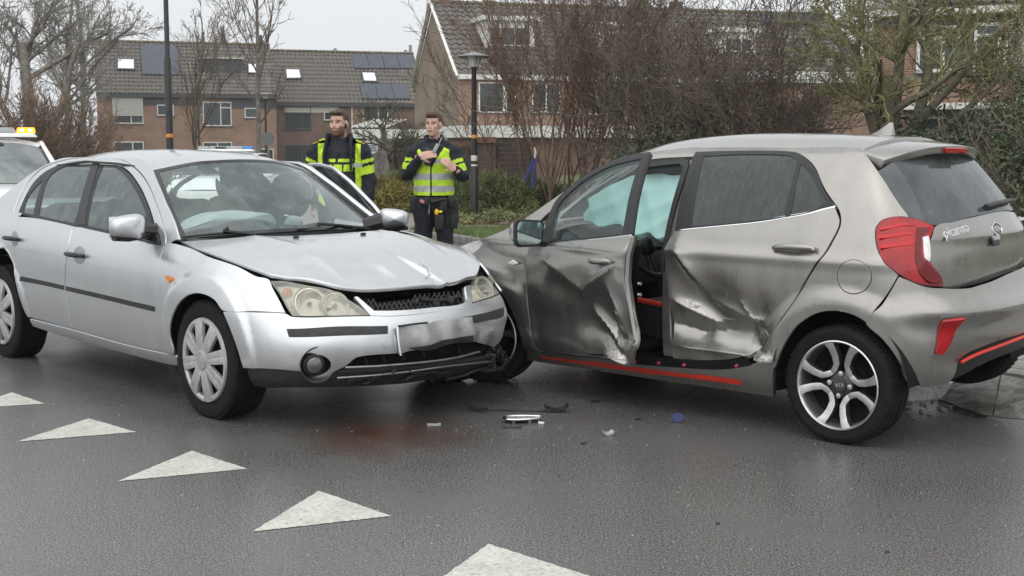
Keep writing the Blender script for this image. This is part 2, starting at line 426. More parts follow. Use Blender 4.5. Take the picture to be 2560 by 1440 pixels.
# ================================================================ setting: road, verge, paving
def asphalt():
    m, N, L, b = _nodes('wet_asphalt')
    big = noise(N, L, .55, detail=4, rough=.6); fine = noise(N, L, 125, detail=2, rough=.7); mid = noise(N, L, 62, detail=3, rough=.8)
    base = ramp(N, L, big.outputs[0], [(.36, (.042, .042, .042)), (.62, (.064, .064, .063))])
    sp = ramp(N, L, fine.outputs[0], [(.40, 0.0), (.52, .30), (.64, 1.0)])
    c1 = mixc(N, L, sp.outputs[0], base.outputs[0], (.27, .262, .25))
    dk = ramp(N, L, mid.outputs[0], [(.34, .75), (.46, 0.0)]); c1 = mixc(N, L, dk.outputs[0], c1, (.018, .018, .018))
    tc = N.new('ShaderNodeTexCoord')
    def spot(loc, sc, lo, hi, seed=0, amp=1.1):
        mp = N.new('ShaderNodeMapping'); mp.inputs['Location'].default_value = [-loc[i]*sc[i] for i in range(2)]+[0]; mp.inputs['Scale'].default_value = (*sc, 0)
        L.new(tc.outputs['Object'], mp.inputs[0]); ln = N.new('ShaderNodeVectorMath'); ln.operation = 'LENGTH'
        nn = noise(N, L, 3.1+seed, detail=5, rough=.7); sub = N.new('ShaderNodeMath'); sub.operation = 'MULTIPLY_ADD'; sub.inputs[1].default_value = amp
        L.new(mp.outputs[0], ln.inputs[0]); L.new(nn.outputs[0], sub.inputs[0]); L.new(ln.outputs['Value'], sub.inputs[2]); hf = N.new('ShaderNodeMath'); hf.operation = 'MULTIPLY'; hf.inputs[1].default_value = .4; L.new(sub.outputs[0], hf.inputs[0])
        return ramp(N, L, hf.outputs[0], [(lo*.4, 1.0), (hi*.4, 0.0)])
    s1 = spot((-.64, 6.45), (2.3, 1.9), .65, 1.75)
    mu = N.new('ShaderNodeMath'); mu.operation = 'MULTIPLY'; mu.inputs[1].default_value = .95; L.new(s1.outputs[0], mu.inputs[0])
    c2 = mixc(N, L, mu.outputs[0], c1, (.070, .026, .012)); L.new(c2, b.inputs['Base Color'])
    wet = noise(N, L, .9, detail=5, rough=.65); r = ramp(N, L, wet.outputs[0], [(.35, .20), (.65, .32)]); L.new(r.outputs[0], b.inputs['Roughness'])
    b.inputs['Specular IOR Level'].default_value = .5
    bp = N.new('ShaderNodeBump'); bp.inputs['Strength'].default_value = .35; bp.inputs['Distance'].default_value = .004; L.new(mid.outputs[0], bp.inputs['Height'])
    b2 = N.new('ShaderNodeBump'); b2.inputs['Strength'].default_value = .30; b2.inputs['Distance'].default_value = .002; L.new(fine.outputs[0], b2.inputs['Height']); L.new(bp.outputs[0], b2.inputs['Normal'])
    L.new(b2.outputs[0], b.inputs['Normal']); return m
ASPH = asphalt()
road = mesh_obj('road', [(-260, -60, 0), (260, -60, 0), (260, 500, 0), (-260, 500, 0)], [(0, 1, 2, 3)], ASPH); tag(road, kind='structure')
PAINT = mat('road_paint', (.62, .61, .56), .6, var=.12, scale=30, bump=.5, bscale=130)
def _pt():
    m, N, L, b = _nodes('worn_road_paint')
    t = noise(N, L, 45, detail=6, rough=.75); c = ramp(N, L, t.outputs[0], [(.34, (.10, .10, .095)), (.41, (.50, .49, .44)), (.55, (.62, .61, .56)), (.75, (.70, .69, .64))])
    g_ = noise(N, L, 7, detail=6, rough=.7); gr = ramp(N, L, g_.outputs[0], [(.36, .80), (.60, 1.0)]); mm = N.new('ShaderNodeMix'); mm.data_type = 'RGBA'; mm.blend_type = 'MULTIPLY'; mm.inputs[0].default_value = 1; L.new(c.outputs[0], mm.inputs[6]); L.new(gr.outputs[0], mm.inputs[7])
    L.new(mm.outputs[2], b.inputs['Base Color']); b.inputs['Roughness'].default_value = .55
    f = noise(N, L, 170, detail=2); bp = N.new('ShaderNodeBump'); bp.inputs['Strength'].default_value = .25; bp.inputs['Distance'].default_value = .002; L.new(f.outputs[0], bp.inputs['Height']); L.new(bp.outputs[0], b.inputs['Normal']); return m
PAINT = _pt()
rg = random.Random(11)
for T in ([(30, 981), (112, 1009), (-100, 1023)], [(222, 1046), (340, 1080), (42, 1104)], [(480, 1127), (617, 1172), (294, 1203)], [(797, 1227), (977, 1290), (632, 1329)], [(1222, 1360), (1475, 1441), (1040, 1490)]):
    P = [ground(x, y, .002) for x, y in T]; out = []
    for i in range(3):
        a, b = P[i], P[(i+1) % 3]; n = int((b-a).length/.014)
        for k in range(n):
            q = a.lerp(b, k/n); e = .003; out.append(q+V((rg.uniform(-e, e), rg.uniform(-e, e), 0)))
    m = MB(); m.prism(out, (0, 0, .001)); m.build('give_way_triangle', PAINT, road)
# kerb and raised verge
KERB = mat('kerb_concrete', (.20, .195, .18), .75, var=.3, scale=9, bump=.4, bscale=90)
KL = [(-60, 24.5), (-20, 24.0), (-6, 23.0), (-2.6, 21.6), (-1.23, 20.1), (-.67, 19.2), (.3, 16.6), (1.2, 13.6), (2.05, 10.8), (2.5, 8.9), (2.72, 7.85), (3.0, 7.42), (3.6, 6.9), (4.8, 5.6), (7, 3), (9, -6)]
def line_off(L_, d):
    out = []
    for i, p in enumerate(L_):
        a = V(L_[max(0, i-1)]); b = V(L_[min(len(L_)-1, i+1)]); t = (b-a).normalized(); out.append((p[0]-t.y*d, p[1]+t.x*d))
    return out
def ribbon(name, La, Lb, z, mt, parent=None, kind='structure', thick=0):
    vs = [(x, y, z) for x, y in La]+[(x, y, z) for x, y in Lb]; n = len(La); fs = [(i, i+1, n+i+1, n+i) for i in range(n-1)]
    o = mesh_obj(name, vs, fs, mt, parent); 
    if kind: o['kind'] = kind
    return o
def dense(L_, step=1.0):
    out = []
    for a, b in zip(L_[:-1], L_[1:]):
        a, b = V(a), V(b); n = max(1, int((b-a).length/step))
        for k in range(n): q = a.lerp(b, k/n); out.append((q.x, q.y))
    out.append(tuple(L_[-1])); return out
kerb = empty('kerb', (0, 0, 0)); kerb['kind'] = 'structure'
KD_ = dense([q for q in KL if q[0] > -30], .95)
for a, b in zip(KD_[:-1], KD_[1:]):
    a, b = V((*a, 0)), V((*b, 0)); t = (b-a).normalized(); nrm = V((-t.y, t.x, 0))
    m = MB(); m.prism([a+t*.004, b-t*.004, b-t*.004+nrm*.15, a+t*.004+nrm*.15], (0, 0, .115)); m.build('kerb_stone', KERB, kerb, bevel=.012)
EARTH = mat('leaf_litter_soil', (.060, .045, .030), .95, var=.4, scale=8, bump=.8, bscale=40)
GRASSB = mat('verge_turf', (.075, .095, .035), .95, var=.35, scale=5, bump=.8, bscale=60)
PATH = mat('wet_path', (.21, .165, .145), .5, var=.2, scale=3, bump=.3, bscale=60)
PAVE = mat('paving_slab', (.22, .21, .195), .6, var=.25, scale=5, bump=.4, bscale=120)
Ko = line_off(KL, .15); far = [(-60, 400), (-50, 400), (-30, 400), (-15, 400), (0, 400), (10, 400), (30, 400), (50, 400), (70, 300), (90, 200), (110, 100), (130, 50), (150, 20), (150, -6)]
ribbon('verge', Ko, far, .10, GRASSB)
pn = [(600, 566), (800, 571), (975, 575), (1100, 576), (1233, 575), (1330, 590), (1500, 622), (1900, 705), (2480, 850), (2760, 905)]
pf = [(500, 516), (800, 521), (921, 526), (1037, 533), (1183, 556), (1254, 564), (1420, 585), (1800, 655), (2440, 800), (2760, 860)]
ribbon('path', [tuple(ground(x, y, .108).xy) for x, y in pn], [tuple(ground(x, y, .108).xy) for x, y in pf], .108, PATH)
bf = [(500, 470), (800, 470), (921, 470), (1037, 470), (1183, 470), (1254, 470), (1420, 480), (1800, 500), (2440, 560), (2760, 600)]
ribbon('planting_bed', [tuple(ground(x, y, .112).xy) for x, y in pf], [tuple(ground(x, y, .112).xy) for x, y in bf], .112, EARTH)
_fk = [q for q in KL if q[0] > .2]; ribbon('footway', line_off(_fk, .155), line_off(_fk, 5.5), .1035, PAVE)
# loose slabs of paving beside the kerb at the hatchback's tail
pav = empty('pavement', (0, 0, 0)); pav['kind'] = 'structure'
a0 = V((2.62, 7.98)); t = (V((3.6, 6.9))-a0).normalized(); nn = V((-t.y, t.x))
for i in range(9):
    for j in range(6):
        o = a0+t*(i*.305-.3)+nn*(.16+j*.305+.003); z = .105+rg.uniform(0, .004)
        m = MB(); m.prism([(*(o+t*.004), z-.02), (*(o+t*.301), z-.02), (*(o+t*.301+nn*.297), z-.02), (*(o+t*.004+nn*.297), z-.02)], (0, 0, .02)); m.build('paving_slab', PAVE, pav)
# patched concrete apron with a worn white corner
def mott(name, c1, c2, c3, sc):
    m, N, L, b = _nodes(name); t = noise(N, L, sc, detail=8, rough=.75, dist=1.2); r = ramp(N, L, t.outputs[0], [(.36, c1), (.47, c2), (.60, c3)])
    L.new(r.outputs[0], b.inputs['Base Color']); b.inputs['Roughness'].default_value = .5
    f = noise(N, L, 140, detail=3); bp = N.new('ShaderNodeBump'); bp.inputs['Strength'].default_value = .6; bp.inputs['Distance'].default_value = .006; L.new(f.outputs[0], bp.inputs['Height']); L.new(bp.outputs[0], b.inputs['Normal']); return m
def patch(name, px, z, mt, jit=.015):
    P = []
    for i in range(len(px)):
        a = ground(*px[i], z); b = ground(*px[(i+1) % len(px)], z); n = max(1, int((b-a).length/.05))
        for k in range(n): P.append(a.lerp(b, k/n)+V((rg.uniform(-jit, jit), rg.uniform(-jit, jit), 0)))
    m = MB(); m.prism(P, (0, 0, .004)); return m.build(name, mt, road)
MOTT = mott('mottled_concrete', (.03, .028, .025), (.10, .094, .083), (.24, .23, .20), 6.5)
def ramp_slab(name, fr, bk, mt, zb=.118, lift=0.0):
    """sloped dropped-kerb slab: front edge at road level, back edge at pavement level"""
    F_ = [ground(x, y, .003+lift) for x, y in fr]; B_ = [ground(x, y, zb+lift) for x, y in bk]; n = len(F_); rows = 5; vs = []; fs = []
    for j in range(rows+1):
        for i in range(n):
            q = F_[i].lerp(B_[i], j/rows); vs.append(q+V((0, 0, rg.uniform(-.004, .004) if 0 < j < rows else 0)))
    for j in range(rows):
        for i in range(n-1): fs.append((j*n+i, j*n+i+1, (j+1)*n+i+1, (j+1)*n+i))
    return mesh_obj(name, vs, fs, mt, road)
ramp_slab('dropped_kerb_slab', [(2352, 996), (2400, 1018), (2440, 1032), (2480, 1040)], [(2405, 936), (2430, 930), (2462, 930), (2500, 936)], MOTT)
ramp_slab('dropped_kerb_slab', [(2484, 1041), (2540, 1046), (2600, 1048), (2680, 1040)], [(2504, 937), (2545, 944), (2590, 955), (2660, 968)], MOTT)
ramp_slab('white_painted_slab', [(2225, 1000), (2268, 1002), (2310, 999), (2350, 994)], [(2270, 932), (2320, 930), (2360, 930), (2402, 935)], mott('flaking_white_paint', (.16, .155, .145), (.62, .62, .61), (.78, .78, .77), 16), lift=.002)
patch('road_crack', [(2346, 998), (2400, 1019), (2470, 1042), (2466, 1046), (2395, 1024), (2344, 1003)], .0105, DARK, .006)
for k in range(26):
    q = ground(rg.uniform(2260, 2550), rg.uniform(1000, 1052), .004); s_ = rg.uniform(.008, .022); m = MB(); m.box(q+V((0, 0, s_*.3)), (s_*1.6, s_*1.1, s_*.8), Matrix.Rotation(rg.uniform(0, 3), 3, 'Z'), taper=.7); m.build('concrete_chip', KERB, road)
# grass blades on the verge (uncountable)
def blades(name, pts, h, w_, mt, seed=1, lean=.5):
    r = np.random.default_rng(seed); n = len(pts); pts = np.asarray(pts)
    a = r.uniform(0, 2*pi, n); hh = h*r.uniform(.5, 1.3, n); ww = w_*r.uniform(.6, 1.3, n); l = lean*r.uniform(.2, 1, n)*hh; b = r.uniform(0, 2*pi, n)
    dx = np.stack([np.cos(a)*ww, np.sin(a)*ww, 0*a], 1); tip = pts+np.stack([np.cos(b)*l, np.sin(b)*l, hh], 1)
    v = np.concatenate([pts-dx, pts+dx, tip], 0); f = [(i, n+i, 2*n+i) for i in range(n)]
    return mesh_obj(name, v, f, mt)
r_ = np.random.default_rng(3)
gp_ = []
for k in range(30000):
    s_ = r_.uniform(0, 1); x = r_.uniform(930, 1330); y = r_.uniform(566, 618); q = ground(x, y, .10)
    gp_.append((q.x, q.y, .10))
kp = np.array([q for q in KL if -3 < q[0] < 2]); gp_ = np.array(gp_)
ky = np.interp(gp_[:, 0], kp[:, 0], kp[:, 1]); gp_ = gp_[gp_[:, 1] > ky+.22]
pxp = project(gp_); gp_ = gp_[(pxp[:, 1] > 577+r_.normal(0, 1.5, len(pxp)))]
GB = mat('grass_blade', (.13, .17, .055), .7, var=.4, scale=1.5)
tag(blades('grass', gp_, .11, .008, GB, 4), kind='stuff')
# ================================================================ houses
def brickmat(name, c1, c2, mortar, sc, rough=.85):
    m, N, L, b = _nodes(name); tc = N.new('ShaderNodeTexCoord'); mp = N.new('ShaderNodeMapping'); mp.inputs['Rotation'].default_value = (R(90), 0, 0); L.new(tc.outputs['Object'], mp.inputs[0])
    t = N.new('ShaderNodeTexBrick'); t.inputs['Scale'].default_value = 1; t.inputs['Brick Width'].default_value = .22; t.inputs['Row Height'].default_value = .0645; t.inputs['Mortar Size'].default_value = .007
    t.inputs['Color1'].default_value = (*c1, 1); t.inputs['Color2'].default_value = (*c2, 1); t.inputs['Mortar'].default_value = (*mortar, 1); L.new(mp.outputs[0], t.inputs[0])
    n = noise(N, L, .8, detail=5); r = ramp(N, L, n.outputs[0], [(.3, .72), (.7, 1.15)])
    mm = N.new('ShaderNodeMix'); mm.data_type = 'RGBA'; mm.blend_type = 'MULTIPLY'; mm.inputs[0].default_value = 1; L.new(t.outputs[0], mm.inputs[6]); L.new(r.outputs[0], mm.inputs[7])
    L.new(mm.outputs[2], b.inputs['Base Color']); b.inputs['Roughness'].default_value = rough
    bp = N.new('ShaderNodeBump'); bp.inputs['Strength'].default_value = .4; bp.inputs['Distance'].default_value = .01; L.new(t.outputs['Fac'], bp.inputs['Height']); bp.invert = True; L.new(bp.outputs[0], b.inputs['Normal']); return m
BR1 = brickmat('red_brown_brick', (.33, .175, .115), (.25, .13, .09), (.38, .33, .28), 1)
BR2 = brickmat('tan_brick', (.25, .17, .115), (.21, .14, .095), (.26, .22, .18), 1)
BR3 = brickmat('brown_brick', (.20, .12, .085), (.17, .10, .075), (.2, .16, .13), 1)
TILE = mat('roof_tile', (.135, .118, .104), .7, var=.25, scale=.9)
TILE2 = mat('mossy_ridge_tile', (.13, .115, .07), .8, var=.4, scale=1.2)
WHITE = mat('white_frame', (.72, .71, .67), .5, var=.08); CREAM = mat('cream_cladding', (.55, .52, .46), .6, var=.1)
GREYF = mat('dark_fascia', (.065, .068, .075), .6, var=.15); WPANE = glass('house_window', (.45, .48, .50), .30, .03, (.22, .25, .26), fscale=1.5)  # WPANE: reflected sky is put into the film colour of the panes
SOLAR = mat('solar_panel', (.055, .065, .085), .22, .3, var=.12, scale=2); SHUT = mat('roller_shutter', (.50, .49, .46), .6, var=.06)
ROOM = mat('dim_room', (.10, .10, .10), .9, var=.3, scale=1.2); CURT = mat('net_curtain', (.50, .51, .52), .9, var=.2, scale=3)
class House:
    """a facade plane through P0 running along ang; helpers place things on it by sight line"""
    def __init__(s, name, P0, ang, label, cat='house', group=None):
        s.P0 = V((P0[0], P0[1], 0)); s.a = ang; s.d = V((cos(ang), sin(ang), 0)); s.nb = V((-sin(ang), cos(ang), 0))
        s.root = empty(name, s.P0, ang, label, cat, group)
    def loc(s, px, py, back=0):
        w = on_plane(px, py, s.P0+s.nb*back, s.nb)-s.P0; return V((w.dot(s.d), w.dot(s.nb), w.z))
    def box(s, name, x0, x1, y0, y1, z0, z1, mt, par=None, bevel=0):
        m = MB(); m.b2((x0, y0, z0), (x1, y1, z1)); return m.build(name, mt, par or s.root, bevel=bevel)
    def window(s, x0, y0, x1, y1, fm, mull=(), tr=(), inside=None, fw=.07, name='window', back=0, proud=.05):
        A = s.loc(x0, y1, back); B = s.loc(x1, y0, back); X0, X1, Z0, Z1 = A.x, B.x, A.z, B.z; yb = back-proud; fw = min(fw, (X1-X0)*.12)
        m = MB(); m.b2((X0, yb, Z0), (X0+fw, back+.04, Z1)); m.b2((X1-fw, yb, Z0), (X1, back+.04, Z1)); m.b2((X0+fw, yb, Z0), (X1-fw, back+.04, Z0+fw)); m.b2((X0+fw, yb, Z1-fw), (X1-fw, back+.04, Z1))
        w_ = m.build(name, fm, s.root)
        for u in mull: m = MB(); xx = X0+(X1-X0)*u; m.b2((xx-fw/2, yb+.004, Z0+fw), (xx+fw/2, back+.03, Z1-fw)); m.build('mullion', fm, w_)
        for (u0, u1, v) in tr: m = MB(); zz = Z0+(Z1-Z0)*v; m.b2((X0+(X1-X0)*u0+fw/2, yb+.008, zz-fw/2), (X0+(X1-X0)*u1-fw/2, back+.03, zz+fw/2)); m.build('transom', fm, w_)
        us = [0]+list(mull)+[1]
        for u0, u1 in zip(us[:-1], us[1:]):
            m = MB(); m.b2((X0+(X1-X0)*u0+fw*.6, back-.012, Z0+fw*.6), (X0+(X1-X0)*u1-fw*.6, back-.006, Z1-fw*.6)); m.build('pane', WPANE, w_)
        m = MB(); m.b2((X0+.02, back+.0, Z0+.02), (X1-.02, back+.004, Z1-.02)); m.build('room_behind', inside or ROOM, w_)
        m = MB(); m.b2((X0-.05, yb-.05, Z0-.05), (X1+.05, back+.03, Z0-.004)); m.build('sill', GREYF, w_)
        return w_
def tile_mesh():
    vs = []; fs = []; n = 7
    for j, (yy, lift) in enumerate(((0, .055), (1.06, .0))):
        for i in range(n): t = i/(n-1); vs.append((t*1.02, yy, lift+.042*sin(2*pi*t+.6)))
    for i in range(n): vs.append((vs[i][0], 0, vs[i][2]-.05))
    for i in range(n-1): fs.append((i, i+1, n+i+1, n+i)); fs.append((i+1, i, 2*n+i, 2*n+i+1))
    me = bpy.data.meshes.new('roof_tile'); me.from_pydata(vs, [], fs); me.materials.append(TILE); me.shade_smooth(); me.set_sharp_from_angle(angle=R(50)); return me
TM = tile_mesh()
def tiled_roof(H, E0, E1, R0, rows, cols, order, skip=None):
    """E0->E1 eave (local), R0 ridge point above E0. first 300 tiles in view order are single pieces"""
    E0, E1, R0 = V(E0), V(E1), V(R0); ux = (E1-E0)/cols; uy = (R0-E0)/rows; n = ux.cross(uy).normalized()
    if n.z < 0: n = -n
    m = MB(); e = .03; m.prism([E0-n*e, E1-n*e, E1+(R0-E0)-n*e, R0-n*e], -n*.10); rf = m.build('roof', TILE, H.root)
    L = [(i, j) for i in range(cols) for j in range(rows)]
    if skip: L = [q for q in L if not skip(*q)]
    L.sort(key=order); vs = []; fs = []
    for k, (i, j) in enumerate(L):
        o = E0+ux*i+uy*j; M = Matrix((ux, uy*1.0, n)).transposed().to_4x4(); M.translation = o+n*rg.uniform(0, .012)
        if k < 300:
            t = bpy.data.objects.new('roof_tile', TM); COL.objects.link(t); t.parent = rf; t.matrix_local = M
        else:
            b = len(vs); vs += [M @ v.co for v in TM.vertices]; fs += [tuple(q+b for q in p.vertices) for p in TM.polygons]
    if vs: tag(mesh_obj('roof_tiles_further_along', vs, fs, TILE, rf, smooth=True, sharp=50), kind='stuff')
    rm = MB(); D = E1-E0; nr = int(D.length/.42)
    for k in range(nr): a = R0+D*(k/nr); b = R0+D*((k+1.06)/nr); rm.tube([a+n*.0, b+n*.03], [.13, .14], 6)
    tag(rm.build('ridge_tiles', TILE2, rf, smooth=True), kind='stuff')
    return rf
def skylight(H, rf_plane, px, fm=None, inner=None, name='skylight', lift=.10):
    p0, n = rf_plane; P = []
    for x, y in px:
        w = on_plane(x, y, H.P0+H.d*p0.x+H.nb*p0.y+V((0, 0, p0.z)), H.d*n.x+H.nb*n.y+V((0, 0, n.z)))-H.P0
        P.append(V((w.dot(H.d), w.dot(H.nb), w.z))+n*.06)
    m = MB(); m.prism(P, n*lift); o = m.build(name, fm or GREYF, H.root)
    if inner:
        c = sum(P, V())/len(P); m = MB(); m.prism([c+(q-c)*.82+n*(lift+.003) for q in P], n*.006); m.build('pane', inner, o)
    return o
SKYG = mat('skylight_glass', (.72, .72, .76), .08, .6, var=.05)
def roof_plane(E0, E1, R0):
    n = (V(E1)-V(E0)).cross(V(R0)-V(E0)).normalized(); return (V(E0), n if n.z > 0 else -n)
# ---- row house, left
HA = House('row_house', (-29.2, 92), R(18), 'brick row house with roller shutter, dark tiled roof and one big solar panel', group='terraced houses across the street')
a = HA.loc(244, 234); b = HA.loc(690, 246); ez = 5.2
HA.box('wall', a.x, b.x, 0, 8, -2, ez+.02, BR1)
rz = 9.05; E0 = (a.x-.1, -.25, ez-.05); E1 = (b.x+.15, -.25, ez-.05); R0 = (a.x-.1, 4.2, rz)
tiled_roof(HA, E0, E1, R0, 14, 42, lambda q: (q[0], q[1]))
HA.box('gutter', a.x-.1, b.x+.1, -.32, -.02, ez-.30, ez-.06, GREYF)
pl = roof_plane(E0, E1, R0)
skylight(HA, pl, [(291, 177), (339, 178), (338, 151), (291, 150)], inner=SKYG)
for q in ([(356, 189), (448, 190), (444, 115), (352, 113)],): skylight(HA, pl, q, SOLAR, name='solar_panel', lift=.08)
HA.window(282, 241, 357, 309, WHITE, (.60,), inside=ROOM)
A = HA.loc(284, 290); B = HA.loc(356, 243); HA.box('roller_shutter', A.x, B.x, -.16, -.06, A.z, B.z, SHUT)
for k in range(14): HA.box('shutter_slat', A.x+.02, B.x-.02, -.175, -.16, A.z+(B.z-A.z)*k/14+.01, A.z+(B.z-A.z)*(k+.75)/14, SHUT)
A = HA.loc(357, 263); B = HA.loc(508, 241); HA.box('fascia_panel', A.x, B.x, -.04, .02, A.z, B.z-.1, GREYF)
HA.window(393, 262, 434, 289, WHITE); HA.window(508, 255, 578, 315, WHITE, (.62,), ((.62, 1, .76),), inside=CURT)
A = HA.loc(578, 271); B = HA.loc(690, 246); HA.box('fascia_panel', A.x, B.x, -.04, .02, A.z, B.z-.1, GREYF)
HA.window(612, 270, 645, 295, WHITE); HA.window(286, 354, 359, 400, WHITE, (.63,)); HA.window(508, 355, 580, 400, WHITE, (.5,), inside=CURT); HA.window(650, 372, 684, 400, WHITE)
# dormer
D0 = HA.loc(505, 190, 1.6); D1 = HA.loc(606, 148, 1.6)
dm = HA.box('dormer', D0.x, D1.x, 1.6, 4.0, D0.z, D1.z, GREYF); HA.box('dormer_roof', D0.x-.1, D1.x+.1, 1.45, 4.0, D1.z, D1.z+.1, CREAM, dm)
HA.window(516, 158, 598, 186, GREYF, (.3, .72), back=1.6, fw=.1, inside=CURT)
skylight(HA, pl, [(619, 187), (650, 188), (650, 163), (618, 162)], inner=SKYG)
for x, y in ((652, 95), (560, 108)):
    q = HA.loc(x, y, 4.2); m = MB(); m.b2((q.x-.18, 4.0, rz-.2), (q.x+.18, 4.4, rz+.35)); m.tube([(q.x, 4.2, rz+.3), (q.x, 4.2, rz+.75)], [.14, .10], 8); m.build('chimney_pipe', GREYF, HA.root)
# ---- row house, right part set back
HB = House('row_house', tuple((HA.P0+HA.nb*3.0).xy), R(18), 'brick row house with two skylights and two banks of solar panels on its roof', group='terraced houses across the street')
a = HB.loc(690, 250); b = HB.loc(1060, 262); ez = HB.loc(800, 256).z
HB.box('wall', a.x, b.x, 0, 8, -2, ez+.02, BR3); rz = HB.loc(690, 127, 4.3).z; E0 = (a.x, -.25, ez-.05); E1 = (b.x+.2, -.25, ez-.05); R0 = (a.x, 4.3, rz)
tiled_roof(HB, E0, E1, R0, 13, 36, lambda q: (q[0], q[1])); pl = roof_plane(E0, E1, R0)
HB.box('gutter', a.x, b.x+.1, -.32, -.02, ez-.30, ez-.06, GREYF)
skylight(HB, pl, [(714, 201), (755, 200), (750, 176), (711, 175)], inner=SKYG); skylight(HB, pl, [(907, 207), (944, 208), (938, 184), (902, 183)], inner=SKYG)
for k in range(4): skylight(HB, pl, [(886+k*38.4, 173), (886+k*38.4+37, 174), (878+k*38+37, 140.5), (878+k*38, 139)], SOLAR, name='solar_panel', lift=.08)
for k in range(3): skylight(HB, pl, [(906+k*40, 249), (906+k*40+38.5, 250), (898+k*40+38.5, 213.5), (898+k*40, 213)], SOLAR, name='solar_panel', lift=.08)
A = HB.loc(711, 281); B = HB.loc(846, 262); HB.box('white_cladding', A.x, B.x, -.05, .02, A.z, B.z, CREAM)
HB.window(713, 266, 777, 323, GREYF, (.65,), ((.65, 1, .78),), inside=CURT); HB.window(810, 280, 846, 301, WHITE); HB.window(714, 362, 792, 410, GREYF, (.52,))
HB.window(908, 262, 970, 318, WHITE, (.6,), inside=CURT)
A = HB.loc(880, 330); B = HB.loc(908, 262); HB.box('brick_pier', A.x, B.x, -.03, .02, -2, B.z, BR1); m = MB(); m.tube([(A.x+.0, -.08, -2), (A.x, -.08, B.z)], .05, 8); m.build('downpipe', WHITE, HB.root)
for x, y, h_ in ((838, 132, .3), (1014, 140, .3), (1026, 138, .7)):
    q = HB.loc(x, y, 4.3); m = MB(); m.tube([(q.x, 4.3, rz-.1), (q.x, 4.3, rz+h_)], .13, 8); m.build('vent_pipe', STEEL, HB.root)
# lean-to veranda roof in front of it
vr = MB(); P = [atY(880, 322, 66), atY(965, 322, 66), atY(1015, 303, 70), atY(935, 303, 70)]
ver = empty('veranda', atY(945, 400, 66)*1.0, 0, 'white lean-to veranda with glazed roof behind the bare shrub', 'veranda')
def sub(q): return V(q)-ver.location
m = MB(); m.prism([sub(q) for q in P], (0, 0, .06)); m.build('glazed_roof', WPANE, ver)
for k in range(8): u = k/7; m = MB(); m.tube([sub(P[0].lerp(P[1], u))+V((0, 0, .08)), sub(P[3].lerp(P[2], u))+V((0, 0, .08))], .06, 4); m.build('glazing_bar', WHITE, ver)
m = MB(); q0 = sub(atY(880, 323, 66)); q1 = sub(atY(1100, 346, 66)); m.b2((q0.x, q0.y-.05, q1.z), (q1.x, q0.y+.1, q0.z)); m.build('fascia', WHITE, ver)
m = MB(); m.b2((q0.x+.1, q0.y+.1, -.6), (q1.x, q0.y+.4, q1.z)); m.build('wall', BR3, ver)
# ---- gable house in the middle
HC = House('gable_house', (-2.59, 65), R(17), 'tan brick gable-ended house with white bargeboards behind the brown bush')
gz = HC.loc(1150, 184).z; GD = 9.6
pk = on_plane(1085, 6, HC.P0, HC.d)-HC.P0; pky, pkz = pk.dot(HC.nb), pk.z
bk = on_plane(1036, 216, HC.P0, HC.d)-HC.P0; bky, bkz = bk.dot(HC.nb), bk.z
W = 23.5
m = MB(); m.prism([(0, 0, -2), (0, 0, gz), (0, pky, pkz-.1), (0, bky, bkz), (0, bky, -2)], (W, 0, 0)); m.build('wall', BR2, HC.root)
tiled_roof(HC, (-.15, -.3, gz-.05), (W, -.3, gz-.05), (-.15, pky, pkz), 15, 60, lambda q: (q[0], q[1])); plC = roof_plane((-.15, -.3, gz-.05), (W, -.3, gz-.05), (-.15, pky, pkz))
m = MB(); m.prism([(0, bky+.3, bkz-.1), (0, pky, pkz), (0, pky, pkz-.15), (0, bky+.3, bkz-.3)], (W, 0, 0)); m.build('rear_roof_slope', TILE, HC.root)
for A, B in (((-.16, -.35, gz-.12), (-.16, pky, pkz+.02)), ((-.16, pky, pkz+.02), (-.16, bky+.1, bkz-.05))):
    m = MB(); m.tube([A, B], [(.05, .13)]*2, 4, up=(1, 0, 0)); m.build('bargeboard', WHITE, HC.root)
HC.box('gutter', -.1, W, -.42, -.05, gz-.28, gz-.04, WHITE)
m = MB(); m.b2((-.02, .02, -1.9), (W, -.02, gz-.02)); m.build('front_brickwork', BR1, HC.root)
_hw = HC.window
HC.window = lambda *a, **k: _hw(*a, **{'back': -.03, **k})
HC.window(1196, 206, 1262, 282, WHITE, (.95,), inside=CURT); HC.window(1264, 206, 1290, 282, WHITE); HC.window(1330, 208, 1400, 282, WHITE, (.5,)); HC.window(1450, 212, 1560, 286, WHITE, (.4,), inside=CURT); HC.window(1640, 214, 1760, 286, WHITE, (.5,)); HC.window(1830, 218, 1900, 284, WHITE, (.5,))
for (x0, y0, x1, y1) in ((1212, 54, 1336, 120), (1500, 70, 1620, 132), (1800, 82, 1890, 136)):
    D0 = HC.loc(x0, y1, 1.6); D1 = HC.loc(x1, y0, 1.6); dm = HC.box('dormer', D0.x, D1.x, 1.6, 4.6, D0.z, D1.z, WHITE); HC.box('dormer_roof', D0.x-.2, D1.x+.2, 1.3, 4.6, D1.z, D1.z+.22, WHITE, dm)
    HC.window(x0+10, y0+14, x1-10, y1-6, WHITE, (.28, .62), back=1.6, inside=CURT)
for x in (1112, 1690):
    q = HC.loc(x, 5, pky); m = MB(); m.b2((q.x-.3, pky-.25, pkz-.3), (q.x+.3, pky+.25, pkz+.45)); m.tube([(q.x, pky, pkz+.4), (q.x, pky, pkz+.9)], .13, 8); m.build('chimney', BR3, HC.root)
for k in range(5): skylight(HC, plC, [(1905+k*26, 64), (1930+k*26, 65), (1928+k*26, 38), (1903+k*26, 37)], SOLAR, name='solar_panel', lift=.08)
